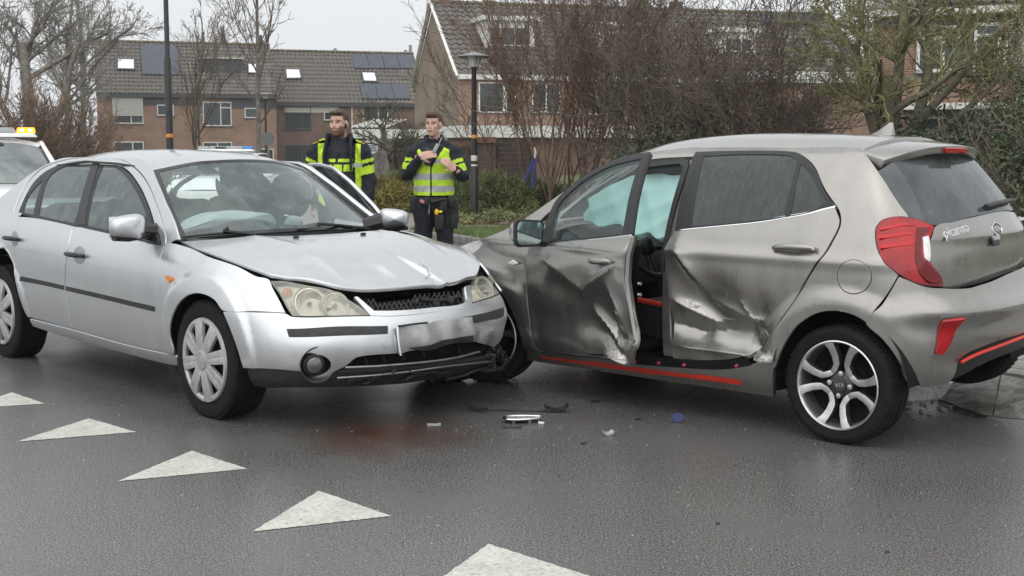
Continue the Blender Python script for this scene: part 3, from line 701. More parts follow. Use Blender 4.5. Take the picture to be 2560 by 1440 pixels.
A = HC.loc(1151, 352, -4); B = HC.loc(1640, 316, -4); cn = HC.box('flat_canopy', A.x, B.x, -4, 0, B.z-.55, B.z, WHITE)
HC.box('ground_floor_extension', A.x+.4, B.x-.2, -3.6, -.05, -2, B.z-.56, BR3)
A = HC.loc(1880, 205, -2); B = HC.loc(2200, 182, -2); HC.box('flat_roof_edge', A.x, B.x, -2, 4, A.z, B.z, WHITE); HC.box('side_extension', A.x+.2, B.x-.2, -1.8, 3.8, -2, A.z-.01, BR1)
# ---- house at the right, closest
HD = House('brick_house', tuple(atY(2290, 300, 35.5).xy), R(-22), 'close brick house with white window frames and blinds behind the lichen tree')
L0 = HD.loc(2180, 190).x; L1 = HD.loc(2760, 190).x; gz = HD.loc(2440, 34).z; zt = HD.loc(2440, 182).z; zb = HD.loc(2440, 262).z
HD.box('wall', L0, L1, .06, 8, -2, gz, BR1)
HD.box('gutter', L0-.1, L1, -.40, .0, gz-.02, gz+.17, WHITE); HD.box('fascia_panel', L0, L1, -.03, .05, HD.loc(2440, 60).z, gz-.02, GREYF)
m = MB(); m.prism([(L0, -.4, gz+.15), (L1, -.4, gz+.15), (L1, 4, gz+3.2), (L0, 4, gz+3.2)], (0, 0, .06)); rfD = m.build('roof', TILE, HD.root)
for i in range(18):
    for j in range(4):
        t = bpy.data.objects.new('roof_tile', TM); COL.objects.link(t); t.parent = rfD; ux = V((.30, 0, 0)); uy = V((0, 4.4, 3.05)).normalized()*.34; n = ux.cross(uy).normalized()
        M = Matrix((ux, uy, n)).transposed().to_4x4(); M.translation = V((L0+.6+i*.30, -.42, gz+.22))+uy*j; t.matrix_local = M
for (x0, y0, x1, y1, mu, tr, ins) in ((2290, 62, 2428, 182, (.5,), ((0, 1, .74),), CURT), (2432, 56, 2505, 178, (), ((0, 1, .74),), CURT), (2508, 52, 2640, 176, (.4,), (), SHUT)):
    HD.window(x0, y0, x1, y1, WHITE, mu, tr, ins, fw=.09)
A = HD.loc(2510, 170); B = HD.loc(2640, 62)
for k in range(22): HD.box('blind_slat', A.x+.1, B.x-.1, -.10, -.085, A.z+(B.z-A.z)*k/22+.01, A.z+(B.z-A.z)*(k+.62)/22, SHUT)
HD.box('post', HD.loc(2418, 100).x, HD.loc(2432, 100).x, -.09, .0, zt, gz-.3, GREYF)
BRM = mat('house_brick', (.27, .16, .105), .85, var=.3, scale=6); BRM2 = mat('pale_house_brick', (.33, .21, .15), .85, var=.3, scale=6); MORT = mat('mortar', (.27, .24, .20), .9, var=.2)
HD.box('mortar_bed', L0, L1, .02, .07, zb-.05, zt-.06, MORT)
bm_ = MB(); bm_.b2((0, 0, 0), (.208, .05, .052)); proto = bm_.build('brick', BRM, None); pm = proto.data; bpy.data.objects.remove(proto); pm2 = pm.copy(); pm2.materials[0] = BRM2
nrow = int((zt-.08-zb)/.064); x0_ = HD.loc(2235, 220).x
for j in range(nrow):
    for i in range(min(24, int(300/nrow))):
        t = bpy.data.objects.new('brick', pm if rg.random() < .6 else pm2); COL.objects.link(t); t.parent = HD.root; t.location = (x0_+i*.22+(.11 if j % 2 else 0), .005+rg.uniform(-.003, .003), zb+.005+j*.064)
cnp = HD.box('canopy', HD.loc(2260, 260).x, L1, -1.1, -.02, HD.loc(2440, 272, -1.1).z, HD.loc(2440, 256, -1.1).z, WHITE)
HD.window(2288, 290, 2420, 345, WHITE, (.45,), inside=CURT); HD.window(2480, 285, 2640, 345, WHITE, (.5,), inside=CURT)
# ---- garden fences, stone wall, shed front
WOOD = mat('brown_plank', (.085, .058, .042), .8, var=.3, scale=3, stretch=(1, 8, 8)); WOOD2 = mat('dark_plank', (.055, .040, .033), .8, var=.3, scale=3, stretch=(1, 8, 8)); WOODG = mat('dark_green_plank', (.03, .038, .033), .8, var=.3)
REDW = mat('red_brown_fascia', (.20, .085, .05), .7, var=.15)
def fence(name, x0, x1, ytop, Y, np_, mt, label, vertical=False, cap=None):
    a = atY(x0, ytop, Y); b = atY(x1, ytop, Y); o = empty(name, (a.x, Y, 0), 0, label, 'fence'); Wd = b.x-a.x; Hh = a.z
    for k in range(np_):
        m = MB()
        if vertical: m.b2((Wd*k/np_+.004, rg.uniform(0, .008), .1), (Wd*(k+1)/np_-.004, .03, Hh+rg.uniform(-.01, .01)))
        else: m.b2((0, rg.uniform(0, .012), .1+(Hh-.1)*k/np_+.005), (Wd, .035, .1+(Hh-.1)*(k+1)/np_-.005))
        m.build('plank', mt, o)
    m = MB(); m.b2((0, .035, .05), (.09, .11, Hh+.02)); m.build('post', mt, o); m = MB(); m.b2((Wd-.09, .035, .05), (Wd, .11, Hh+.02)); m.build('post', mt, o)
    if cap: m = MB(); m.b2((-.05, -.06, Hh+.003), (Wd+.05, .12, Hh+.15)); m.build('cap_board', cap, o)
    return o
fence('plank_fence', 1190, 1236, 357, 34, 12, WOOD, 'brown horizontal plank fence right of the near lamp post', cap=REDW)
fence('plank_fence', 1238, 1332, 357, 34.2, 11, WOOD2, 'darker plank shed front behind the blue cloth')
fence('board_fence', 1062, 1188, 368, 34.4, 16, WOODG, 'dark green board fence behind the officer with the bodycam', vertical=True, cap=REDW)
fence('board_fence', 980, 1060, 355, 34.4, 10, WOOD2, 'dark vertical board fence behind the bare greenish shrub', vertical=True)
STONE = mat('grey_stone', (.20, .195, .18), .8, var=.35, scale=4, bump=.5, bscale=30)
sw = empty('stacked_stone_wall', (atY(905, 347, 34).x, 34, 0), 0, 'grey stacked stone garden wall behind the bearded officer', 'wall'); a = atY(905, 347, 34); b = atY(981, 347, 34); Wd = b.x-a.x; z = .05
while z < a.z-.02:
    h_ = rg.uniform(.06, .11); x = 0
    while x < Wd-.03:
        l = min(rg.uniform(.12, .34), Wd-x); m = MB(); m.b2((x+.004, rg.uniform(0, .03), z+.004), (x+l-.004, .25, z+h_-.004)); m.build('stone', STONE, sw); x += l
    z += h_
# ================================================================ street furniture
POLE = mat('black_pole_paint', (.016, .016, .017), .4, var=.3, scale=3); LANT = mat('opal_lantern', (.55, .56, .55), .3, var=.08); LTOP = mat('lantern_cap', (.22, .23, .24), .5, var=.15)
STICK = mat('orange_sticker', (.75, .28, .05), .5); STICKW = mat('white_sticker', (.7, .68, .66), .5)
def lantern_post(px, ybase, ytop, Y, label, zb=.1):
    b = atY(px, ybase, Y); t = atY(px, ytop, Y); o = empty('lamp_post', (b.x, Y, zb), 0, label, 'lamp post', 'lantern-topped lamp posts'); H_ = t.z-zb
    m = MB(); m.lathe([(.075, -.2), (.075, .9), (.062, .93), (.058, 1.0), (.045, H_-.32), (.05, H_-.30), (.05, H_-.27), (0, H_-.27)], 16, ax='z'); m.build('pole', POLE, o, smooth=True, sharp=30)
    m = MB(); m.lathe([(.0, H_-.27), (.085, H_-.27), (.165, H_-.075), (.0, H_-.075)], 8, ax='z'); m.build('lantern', LANT, o)
    m = MB(); m.lathe([(.31, H_-.085), (.315, H_-.07), (.10, H_-.01), (.03, H_+.01), (0, H_+.01)], 24, ax='z'); m.build('cap', LTOP, o, smooth=True, sharp=30)
    for k in range(4): a = k*pi/2+.4; m = MB(); m.tube([(.06*cos(a), .06*sin(a), H_-.29), (.17*cos(a), .17*sin(a), H_-.07)], .007, 4); m.build('stay', POLE, o)
    return o
lp = lantern_post(1186, 556, 131, 24.6, 'black lamp post with conical lantern on the path beside the right officer')
for y, h_, mt in ((345, .06, STICK), (402, .10, STICKW), (415, .03, STICKW)): q = atY(1184, y, 24.6).z-.1; m = MB(); m.lathe([(.060, q), (.060, q+h_)], 16, ax='z'); m.build('sticker', mt, lp)
lantern_post(666, 400, 232, 62, 'thin lamp post with pale lantern before the corner of the two row houses', 0); lantern_post(499, 400, 285, 78, 'small distant lamp post under the row house middle window', 0)
b = atY(425, 375, 30); t = atY(409, 0, 30); m = MB(); o = empty('tall_lamp_mast', (b.x, 30, .0), 0, 'tall black mast rising out of the frame behind the saloon roof', 'lamp mast')
zs = atY(415, 150, 30).z; m.lathe([(.085, -.1), (.08, zs), (.058, zs+.06), (.045, 8.2), (0, 8.2)], 16, ax='z'); m.build('pole', POLE, o, smooth=True, sharp=40)
m = MB(); q = atY(423, 339, 30).z; m.lathe([(.0825, q-.04), (.0825, q+.04)], 16, ax='z'); m.build('sticker', STICK, o)
m = MB(); m.tube([(0, 0, 8.15), (0, -.5, 8.3), (0, -1.1, 8.32)], [.05, .05, .05], 8); m.box((0, -1.3, 8.3), (.25, .6, .12)); m.build('lamp_head', POLE, o)
c = atY(670, 347, 40); o = empty('round_sign', (c.x, 40, 0), 0, 'round grey traffic sign seen from behind on its own post', 'sign')
m = MB(); m.tube([(0, .03, 0), (0, .03, c.z+.3)], .03, 10); m.build('post', STEEL, o, smooth=True)
m = MB(); m.lathe([(0, .0), (.20, .0), (.205, -.012), (0, -.014)], 32, c=(0, 0, c.z)); m.build('disc', mat('sign_back', (.17, .175, .18), .5, .4), o, smooth=True, sharp=30)
c = atY(928, 366, 33.6); o = empty('wall_plaque', (c.x, 33.6, 0), 0, 'small white plaque with blue stripes on the stone wall', 'plaque')
m = MB(); m.lathe([(0, .0), (.19, .0), (.19, -.02), (0, -.02)], 24, c=(0, 0, c.z)); m.build('board', mat('plaque_white', (.6, .62, .64), .5), o)
for k in range(4): m = MB(); m.b2((-.14, -.028, c.z-.10+k*.055), (.14, -.021, c.z-.08+k*.055)); m.build('stripe', mat('plaque_blue', (.05, .09, .22), .5) if k == 0 else bpy.data.materials['plaque_blue'], o)
m = MB(); o = None
# ================================================================ silver saloon (front right of car towards the camera)
SILVER = carpaint('silver_paint', (.62, .63, .645), rough=.33, metal=.82, streaks=.04, dirt=.14)
HEADGLASS = glass('headlight_lens', (.98, .97, .93), .30, .05, (.88, .85, .72), fscale=9)
WSGLASS = glass('fogged_skytone_windscreen', (.84, .94, .92), .24, .03, (.42, .52, .51), streak=(1, 1, .5), fscale=6)  # film colour holds both the fogging and a painted sky reflection
SIDEGLASS = glass('green_tinted_window', (.60, .72, .70), .34, .03, (.34, .41, .40), streak=(2, 2, .5), fscale=8)
AMBER = mat('amber_plastic', (.75, .22, .02), .25, var=.1)
HUBSILVER = mat('hubcap_silver', (.50, .50, .49), .42, .5, var=.14, scale=25)
MOULD = mat('weathered_trim', (.030, .031, .033), .55, var=.3, scale=25, bump=.2, bscale=400)
REFLECT = mat('lamp_reflector', (.80, .79, .74), .22, .75, var=.05)
HOUSING = mat('lamp_housing', (.82, .80, .70), .4, .0, var=.12, scale=20)
YEL = mat('yellowed_bulb_shield', (.72, .68, .55), .3, .2, var=.1)

MM = car_matrix(-.9816, 7.3933, -.82777)
sedan = empty('silver_sedan', (-.9816, 7.3933, 0), -.82777, 'silver four-door saloon with crumpled bonnet, missing badge and torn front bumper', 'car')
_fz = [0, .11, .30, .50, .69, .86, 1]
def side_col(x, w, top, bot=.20): return [(x, -wi, bot+(top-bot)*f) for wi, f in zip(w, _fz)]
_ws = [.80, .845, .875, .888, .892, .872, .812]
cols = [
 [(-3.79, 0, z) for z in (.24, .30, .46, .60, .76, .92, 1.0)],
 [(-3.75, -w_, z) for w_, z in zip((.50, .54, .56, .56, .55, .52, .48), (.24, .30, .46, .60, .76, .92, 1.0))],
 [(-3.62, -w_, z) for w_, z in zip((.70, .75, .78, .78, .77, .73, .66), (.24, .30, .46, .60, .76, .92, 1.0))],
 side_col(-3.3, [q-.02 for q in _ws], 1.03, .22), side_col(-3.0, [q-.008 for q in _ws], 1.018), side_col(-2.75, _ws, 1.005), side_col(-2.4, _ws, .988),
 side_col(-2.0, _ws, .970), side_col(-1.6, _ws, .952), side_col(-1.2, _ws, .93), side_col(-.8, _ws, .912), side_col(-.5, [q-.004 for q in _ws], .905),
 side_col(-.2, [.80, .843, .875, .886, .886, .86, .785], .885), side_col(.1, [.795, .84, .87, .882, .88, .845, .765], .845), side_col(.33, [.78, .83, .86, .868, .858, .81, .72], .795)]
_wr = [
 ([(.52, .74), (.545, .785), (.555, .815), (.55, .81), (.525, .775), (.49, .72), (.46, .675)], .755),
 ([(.69, .64), (.72, .67), (.735, .69), (.725, .68), (.67, .645), (.61, .60), (.58, .565)], .725),
 ([(.79, .46), (.82, .475), (.84, .485), (.825, .475), (.765, .45), (.71, .425), (.68, .405)], .705),
 ([(.83, .24), (.87, .245), (.895, .25), (.88, .245), (.825, .235), (.775, .22), (.745, .21)], .695),
 ([(.84, 0), (.885, 0), (.915, 0), (.90, 0), (.845, 0), (.79, 0), (.765, 0)], .69)]
_dx = [-.045, -.03, -.008, .018, .042, .022, 0]
_wr = [([(x+dx*(.4 if i == 0 else 1), w_) for (x, w_), dx in zip(pr, _dx)], top) for i, (pr, top) in enumerate(_wr)]
for pr, top in _wr: cols.append([(x, -w_, .20+(top-.20)*f) for (x, w_), f in zip(pr, _fz)])
for pr, top in _wr[-2::-1]: cols.append([(x, w_, .20+(top-.20)*f) for (x, w_), f in zip(pr, _fz)])
for c in cols[14:10:-1]: cols.append([(x, -y, z) for x, y, z in c])
ML = Surf([[cols[c][r] for c in range(len(cols))] for r in range(7)], MM)
_zs = [.86, .93, 1.0, 1.1, 1.2, 1.29, 1.36]; _gw = [.835, .808, .778, .728, .668, .606, .545]
_gx = [-3.4, -3.0, -2.6, -2.2, -1.8, -1.4, -1.0, -.6, -.2]
MG = Surf([[(x, -w_*(1-.035*((x+1.5)/1.6)**2), z) for x in _gx] for z, w_ in zip(_zs, _gw)], MM)
def sym(a): return a+[(x, -y, z) for x, y, z in a[-2::-1]]
MW = Surf([sym([(-.545, -.705, .903), (-.44, -.42, .928), (-.385, -.2, .938), (-.37, 0, .94)]),
           sym([(-.76, -.662, 1.03), (-.655, -.39, 1.065), (-.60, -.19, 1.078), (-.585, 0, 1.08)]),
           sym([(-.97, -.61, 1.162), (-.87, -.35, 1.205), (-.825, -.17, 1.218), (-.81, 0, 1.22)]),
           sym([(-1.178, -.555, 1.287), (-1.10, -.31, 1.335), (-1.065, -.15, 1.348), (-1.055, 0, 1.352)])], MM)
MR = Surf([sym([(-1.178, -.56, 1.289), (-1.10, -.31, 1.337), (-1.065, -.15, 1.350), (-1.055, 0, 1.354)]),
           sym([(-1.45, -.585, 1.325), (-1.42, -.32, 1.378), (-1.41, -.16, 1.391), (-1.41, 0, 1.395)]),
           sym([(-1.95, -.585, 1.337), (-1.95, -.32, 1.398), (-1.95, -.16, 1.411), (-1.95, 0, 1.415)]),
           sym([(-2.45, -.57, 1.305), (-2.45, -.31, 1.375), (-2.45, -.15, 1.39), (-2.45, 0, 1.395)]),
           sym([(-2.80, -.545, 1.235), (-2.82, -.30, 1.30), (-2.83, -.15, 1.318), (-2.83, 0, 1.325)])], MM)
_hx = [[.46, .595, .69, .74, .755], [.20, .28, .33, .355, .36], [-.15, -.08, -.03, -.01, 0], [-.53, -.45, -.40, -.375, -.365]]
_hy = [[-.685, -.56, -.385, -.18, 0], [-.745, -.59, -.40, -.19, 0], [-.76, -.60, -.42, -.20, 0], [-.745, -.60, -.43, -.20, 0]]
_hz = [[.762, .738, .70, .692, .69], [.825, .84, .862, .855, .852], [.878, .903, .925, .922, .92], [.905, .925, .942, .945, .946]]
MH = Surf([sym(list(zip(a, b, c))) for a, b, c in zip(_hx, _hy, _hz)], MM)

# ---- body panels on the near side (outlines follow the shut lines)
front_arch = [(440, 877), (430, 840), (432, 805), (445, 770), (465, 745), (490, 733), (520, 736), (545, 751), (563, 776)]
bump_arch = [(565, 777), (583, 822), (601, 872), (616, 920)]
flare_o = [(404, 880), (400, 815), (407, 780), (425, 740), (450, 710), (490, 688), (525, 685), (560, 700), (585, 730), (600, 765)]
def mflare(u, v):
    """front and rear wheel arches swell outwards"""
    p = ML.P(u, v); 
    for hx in (0.0, -2.754):
        d = np.sqrt((p[:, 0]-hx)**2+(p[:, 2]-.31)**2); side = (np.abs(p[:, 1]) > .6)
        k = np.clip((.485-d)/.045, 0, 1); k = k*k*(3-2*k)*side*np.clip((p[:, 2]-.1)/.2, 0, 1)
        p[:, 1] += np.sign(p[:, 1])*.017*k
    return p
fd = panel('front_door', sedan, SILVER, ML, [(181, 573), (174, 605), (166, 655), (164, 720), (171, 775), (182, 822), (222, 834), (300, 856), (404, 880), (399, 843), (391, 800), (389, 740), (389, 690), (392, 665), (402, 640), (411, 616), (397, 612), (370, 606), (320, 595), (270, 583), (225, 573), (192, 567)], gap=.0035, disp=mflare)
rd = panel('rear_door', sedan, SILVER, ML, [(190, 567), (180, 573), (172, 605), (164, 655), (162, 720), (169, 775), (180, 822), (130, 808), (75, 793), (64, 770), (51, 730), (43, 695), (36, 665), (22, 636), (7, 613), (6, 590), (14, 560), (25, 541), (82, 544), (140, 555)], gap=.0035, disp=mflare)
fender = panel('front_wing', sedan, SILVER, ML, [(411, 614), (421, 596), (433, 588), (446, 603), (480, 622), (520, 641), (565, 656), (600, 669), (640, 690), (672, 699), (682, 722), (700, 755), (713, 781), (640, 778), (565, 776), (545, 751), (520, 736), (490, 733), (465, 745), (445, 770), (432, 805), (430, 840), (440, 877), (440, 887), (404, 880), (399, 843), (391, 800), (389, 740), (389, 690), (392, 665), (402, 640)], gap=.002, disp=mflare, res=.022)
rq = panel('rear_quarter_panel', sedan, SILVER, ML, [(0.2, .2), (.2, 6), (3, 6), (5.05, 6), (5.75, 6), (5.55, 5.0), (5.72, 4.35), (5.35, 4.05), (4.7, 4.05), (4.2, 3.4), (4.02, 2.2), (4.05, .6), (3.2, .2), (1.5, .2)], uv=True, disp=mflare, res=.05)
mirror(rd); mirror(fender); mirror(rq)
# thin dark inner skins so that shut lines read as gaps
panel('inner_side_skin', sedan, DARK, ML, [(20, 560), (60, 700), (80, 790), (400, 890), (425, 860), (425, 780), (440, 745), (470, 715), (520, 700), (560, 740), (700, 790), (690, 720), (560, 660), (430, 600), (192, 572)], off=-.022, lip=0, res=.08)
# sill and mouldings
sill = panel('sill', sedan, SILVER, ML, [(75, 797), (180, 824), (300, 858), (404, 882), (441, 890), (443, 913), (300, 878), (180, 846), (84, 815)], off=.004, lip=.03, gap=.001, res=.03)
for q in ([(51, 691), (110, 703), (161, 715), (161, 725), (110, 713), (51, 702)], [(165, 716), (280, 742), (387, 767), (387, 779), (280, 753), (165, 726)]):
    panel('door_moulding', sedan, MOULD, ML, q, off=.013, lip=.02, res=.02, disp=mflare, rnd=.02)
panel('side_indicator', sedan, AMBER, ML, [(411, 690), (424, 691), (437, 697), (425, 708)], off=.012, lip=.012, res=.01, disp=mflare, rnd=.012)
def door_handle(surf, car, cx, cy, rx, ry, hx, L, H, mt, dish, M=None, k=0, mt2=None):
    th = [i*2*pi/16 for i in range(16)]
    ds = panel('handle_recess', car, dish, surf, [(cx+rx*cos(t), cy+ry*sin(t)) for t in th], off=.0015, lip=.002, res=.012, M=M)
    a, n = surf.at(hx-L/2, cy-L/2*k, .028, M); b, _ = surf.at(hx+L/2, cy+L/2*k, .028, M)
    a0, _ = surf.at(hx-L/2, cy-L/2*k, 0, M); b0, _ = surf.at(hx+L/2, cy+L/2*k, 0, M)
    m = MB(); r = H/2; pts = [a.lerp(b, t) + n*(.010*sin(pi*t)-.012*(abs(2*t-1)**4)) for t in np.linspace(0, 1, 9)]
    m.tube(pts, [(r*.55, r*.6), (r*.85, r*.8), (r, r*.85), (r, r*.85), (r, r*.85), (r, r*.85), (r, r*.85), (r*.85, r*.8), (r*.55, r*.6)], 10, up=n)
    m.tube([a0, a], r*.7, 8); m.tube([b0, b], r*.7, 8)
    return m.build('door_handle', mt, car, smooth=True)
DISH = mat('handle_cup', (.36, .37, .38), .35, .7, var=.1)
door_handle(ML, sedan, 199, 638, 15, 22, 192, 40, .030, BLACK, DISH, k=.14)
door_handle(ML, sedan, 37, 597, 9, 19, 33, 32, .030, BLACK, DISH, k=.14)
# ---- glasshouse side
DLO = [(46, 534), (59, 500), (82, 462), (115, 432), (150, 415), (190, 405.5), (235, 403), (255, 404.5), (285, 410), (315, 427), (340, 457), (360, 495), (380, 550), (399, 600), (397, 613), (370, 607), (320, 596), (270, 584), (192, 567), (82, 543)]
g1 = [(57, 532), (67, 497), (90, 466), (107, 451), (84, 537)]
g2 = [(95, 539), (101, 508), (115, 455), (130, 434), (155, 418), (190, 411), (230, 409), (214, 470), (200, 520), (186, 559)]
g3 = [(257, 412), (280, 415), (305, 430), (327, 456), (350, 496), (368, 540), (376, 560), (378, 598), (300, 582), (218, 564)]
trim = panel('window_surround', sedan, MOULD, MG, DLO, off=.002, lip=.012, res=.025, holes=[g1, g2, g3])
for nm, g in (('quarter_window', g1), ('rear_side_window', g2), ('front_side_window', g3)):
    pg_ = panel(nm, sedan, SIDEGLASS, MG, g, off=-.004, lip=0, res=.06)
    if nm != 'front_side_window': mirror(pg_)
# B pillar cover halves a little proud, dark gap between
panel('pillar_cover', sedan, BLACK, MG, [(236, 404), (252, 405), (216, 563), (196, 562)], off=.008, lip=.01, res=.03)
frame = panel('door_frame', sedan, SILVER, MG, [(46, 536), (57, 498), (80, 459), (113, 429), (149, 412), (190, 402.5), (235, 400.5), (256, 401.5), (287, 407), (318, 424), (343, 454), (364, 493), (384, 549), (402, 600), (402, 620), (413, 612), (414, 590), (402, 550), (385, 500), (365, 455), (340, 424), (308, 402), (270, 393.5), (225, 394), (180, 398), (135, 409), (100, 427), (70, 459), (48, 500), (33, 536)], off=.001, lip=.012, res=.02, gap=.0012)
apil = panel('roof_side_rail', sedan, SILVER, MG, [(416, 612), (417, 590), (405, 548), (388, 498), (368, 453), (342, 421), (309, 399.5), (270, 391), (225, 391.5), (180, 395), (134, 406), (98, 424), (67, 457), (44, 498), (28, 540), (-14, 545), (-60, 530), (-30, 510), (2, 493), (45, 458), (100, 420), (150, 397), (190, 386), (240, 379), (300, 378), (345, 390), (372, 412), (385, 440), (412, 505), (436, 560), (447, 598), (432, 600)], off=.0, lip=.012, res=.025)
m = MB(); m.tube([(-.50, .752, .895), (-.76, .708, 1.04), (-.97, .655, 1.17), (-1.17, .60, 1.283), (-1.30, .602, 1.312), (-1.95, .602, 1.325), (-2.45, .585, 1.29), (-2.9, .60, 1.16), (-3.3, .64, 1.0)], [(.016, .020)]*3+[(.018, .022)]*6, 10, up=(0, 1, 0)); m.build('far_roof_rail', SILVER, sedan, smooth=True)
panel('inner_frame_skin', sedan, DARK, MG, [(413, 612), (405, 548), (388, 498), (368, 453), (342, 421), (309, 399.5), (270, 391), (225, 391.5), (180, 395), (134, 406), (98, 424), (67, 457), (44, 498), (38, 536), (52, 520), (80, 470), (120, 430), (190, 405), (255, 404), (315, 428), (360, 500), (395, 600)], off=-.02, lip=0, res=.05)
# ---- roof, windscreen, bonnet
roof = panel('roof', sedan, SILVER, MR, [(0, 0), (1, 0), (3, 0), (5, 0), (6, 0), (6, 1), (6, 4), (3, 4), (0, 4), (0, 1)], uv=True, res=.05, lip=.02)
for sgy in (-1, 1):
    m = MB(); m.tube([(-1.19, sgy*.572, 1.292), (-1.30, sgy*.583, 1.312), (-1.5, sgy*.594, 1.327), (-1.95, sgy*.594, 1.337), (-2.45, sgy*.58, 1.303), (-2.8, sgy*.555, 1.232)], [.005, .007, .007, .007, .007, .006], 6)
    m.build('drip_moulding', BLACK, sedan, smooth=True)
ws_out = [(0, 0), (3, 0), (6, 0), (6, 1.5), (6, 3), (3, 3), (0, 3), (0, 1.5)]
ws_in = [(.16, .16), (1.5, .12), (3, .1), (4.5, .12), (5.84, .16), (5.82, 1.5), (5.8, 2.86), (4.5, 2.9), (3, 2.9), (1.5, 2.9), (.2, 2.86), (.18, 1.5)]
panel('windscreen_border', sedan, GLOSSBLACK, MW, ws_out, uv=True, res=.05, off=.001, lip=.01, holes=[ws_in])
panel('windscreen', sedan, WSGLASS, MW, ws_in, uv=True, res=.08, off=-.002, lip=0)
def hood_dent(u, v):
    p = MH.P(u, v); x, y = p[:, 0], p[:, 1]
    c = np.array([.60, .12]); dx, dy = x-c[0], y-c[1]
    ax = dx*.93+dy*.25; bx = -dx*.25+dy*.93
    p[:, 2] += -.014*np.exp(-(ax/.16)**2-((bx+.035)/.045)**2)+.011*np.exp(-(ax/.17)**2-((bx-.015)/.018)**2)
    p[:, 2] += -.009*np.exp(-((x-.58)/.10)**2-((y+.17)/.06)**2)+.008*np.exp(-((x-.56)/.08)**2-((y+.09)/.035)**2)
    p[:, 2] += .012*np.exp(-((x-.66)/.12)**2-((y-.34)/.07)**2)-.009*np.exp(-((x-.55)/.2)**2-((y-.45)/.05)**2)
    p[:, 2] += .003*np.sin(11*y+3*x)*np.clip((x-.1)/.5, 0, 1)
    for s in (-1, 1): p[:, 2] += .006*np.exp(-((y-s*(.40-.05*(x-.4)))/.035)**2)*np.clip((.75-x)/.3, 0, 1)
    p[:, 2] += .016*np.clip((x-.0)/.7, 0, 1)
    return p
hood = panel('bonnet', sedan, SILVER, MH, [(453, 604), (594, 594), (700, 590), (789, 587), (880, 581), (952, 576), (974, 580), (1056, 593), (1129, 613), (1178, 637), (1197, 655), (1190, 690), (1178, 711), (1081, 724), (1000, 733), (935, 737), (881, 739), (828, 716), (765, 702), (715, 697), (676, 694), (640, 684), (600, 664), (565, 650), (520, 635), (480, 616)], res=.018, lip=.022, disp=hood_dent, corner=38)
m = MB()   # torn paint ridge on the bonnet
rg = random.Random(5); L0, n0 = MH.at(1051, 657, .012); L1, _ = MH.at(1092, 722, .014)
m.tube([L0.lerp(L1, t)+V((0, rg.uniform(-.008, .008), rg.uniform(.004, .012))) for t in np.linspace(0, 1, 14)], [.001]+[rg.uniform(.002, .0045) for _ in range(12)]+[.001], 5)
m.build('torn_ridge', mat('bare_metal_tear', (.62, .62, .62), .5, .6, var=.5, scale=60), sedan, smooth=True)
# dark engine bay and structure behind the front
m = MB(); m.b2((-.45, -.66, .30), (.50, .66, .66)); m.b2((.50, -.55, .32), (.66, .55, .62)); m.b2((-3.3, -.55, .17), (-.4, .55, .30)); m.b2((-.42, -.70, .30), (-.38, .70, .90)); m.b2((-3.6, -.62, .35), (-2.3, .62, .84))
m.b2((-.9, -.80, .25), (-2.3, -.76, .60)); m.b2((-.9, .76, .25), (-2.3, .80, .60))
m.build('underbody', DARK, sedan)
# ---- headlights
hl_r = [(677, 703), (715, 703), (769, 710), (828, 725), (867, 747), (901, 768), (924, 787), (830, 789), (731, 789), (715, 764), (696, 730)]
hl_l = [(1203, 668), (1222, 696), (1248, 732), (1214, 746), (1180, 756), (1180, 715), (1188, 690)]
def headlight(poly, bulbs, amber):
    hb = panel('headlight', sedan, HOUSING, ML, poly, off=-.040, lip=.0, res=.03)
    pv = np.array(poly); c = pv.mean(0); big = [tuple(c+(p-c)*1.02) for p in pv]
    m = MB()
    for (x, y, r) in bulbs:
        p, n = ML.at(x, y, -.030); f = quad_frame(p, (n+V((1, 0, 0))).normalized())
        prof = [(.0, -.03), (r*.5, -.022), (r*.85, 0), (r, .018), (r*1.06, .018), (r*1.06, -.02)]
        mm = MB(); mm.lathe(prof, 24, ax='z'); mm.v = [f @ q for q in mm.v]
        mm.build('reflector_bowl', REFLECT, hb, smooth=True)
        mm = MB(); mm.lathe([(r*1.04, .014), (r*1.18, .022), (r*1.22, .008), (r*1.20, -.02)], 24, ax='z'); mm.v = [f @ q for q in mm.v]
        mm.build('bowl_rim', YEL, hb, smooth=True)
        mm = MB(); mm.ball(f @ V((0, 0, .005)), (.012, .012, .02), 10, 6, f.to_3x3()); mm.build('bulb', GLOSSBLACK, hb, smooth=True)
    for (x, y) in amber:
        p, n = ML.at(x, y, -.025); mm = MB(); mm.ball(p, (.022, .03, .025)); mm.build('indicator_bulb', AMBER, hb, smooth=True)
    panel('lens', hb, HEADGLASS, ML, poly, off=.004, lip=.004, res=.02, rnd=.02)
    rim = [tuple(c+(p-c)*1.0) for p in pv]; inn = [tuple(c+(p-c)*.955) for p in pv]
    panel('seal', hb, BLACK, ML, rim, off=-.006, lip=.05, res=.02, holes=[inn])
headlight(hl_r, [(772, 752, .075), (838, 757, .062)], [(716, 726)])
headlight(hl_l, [(1214, 715, .060)], [])
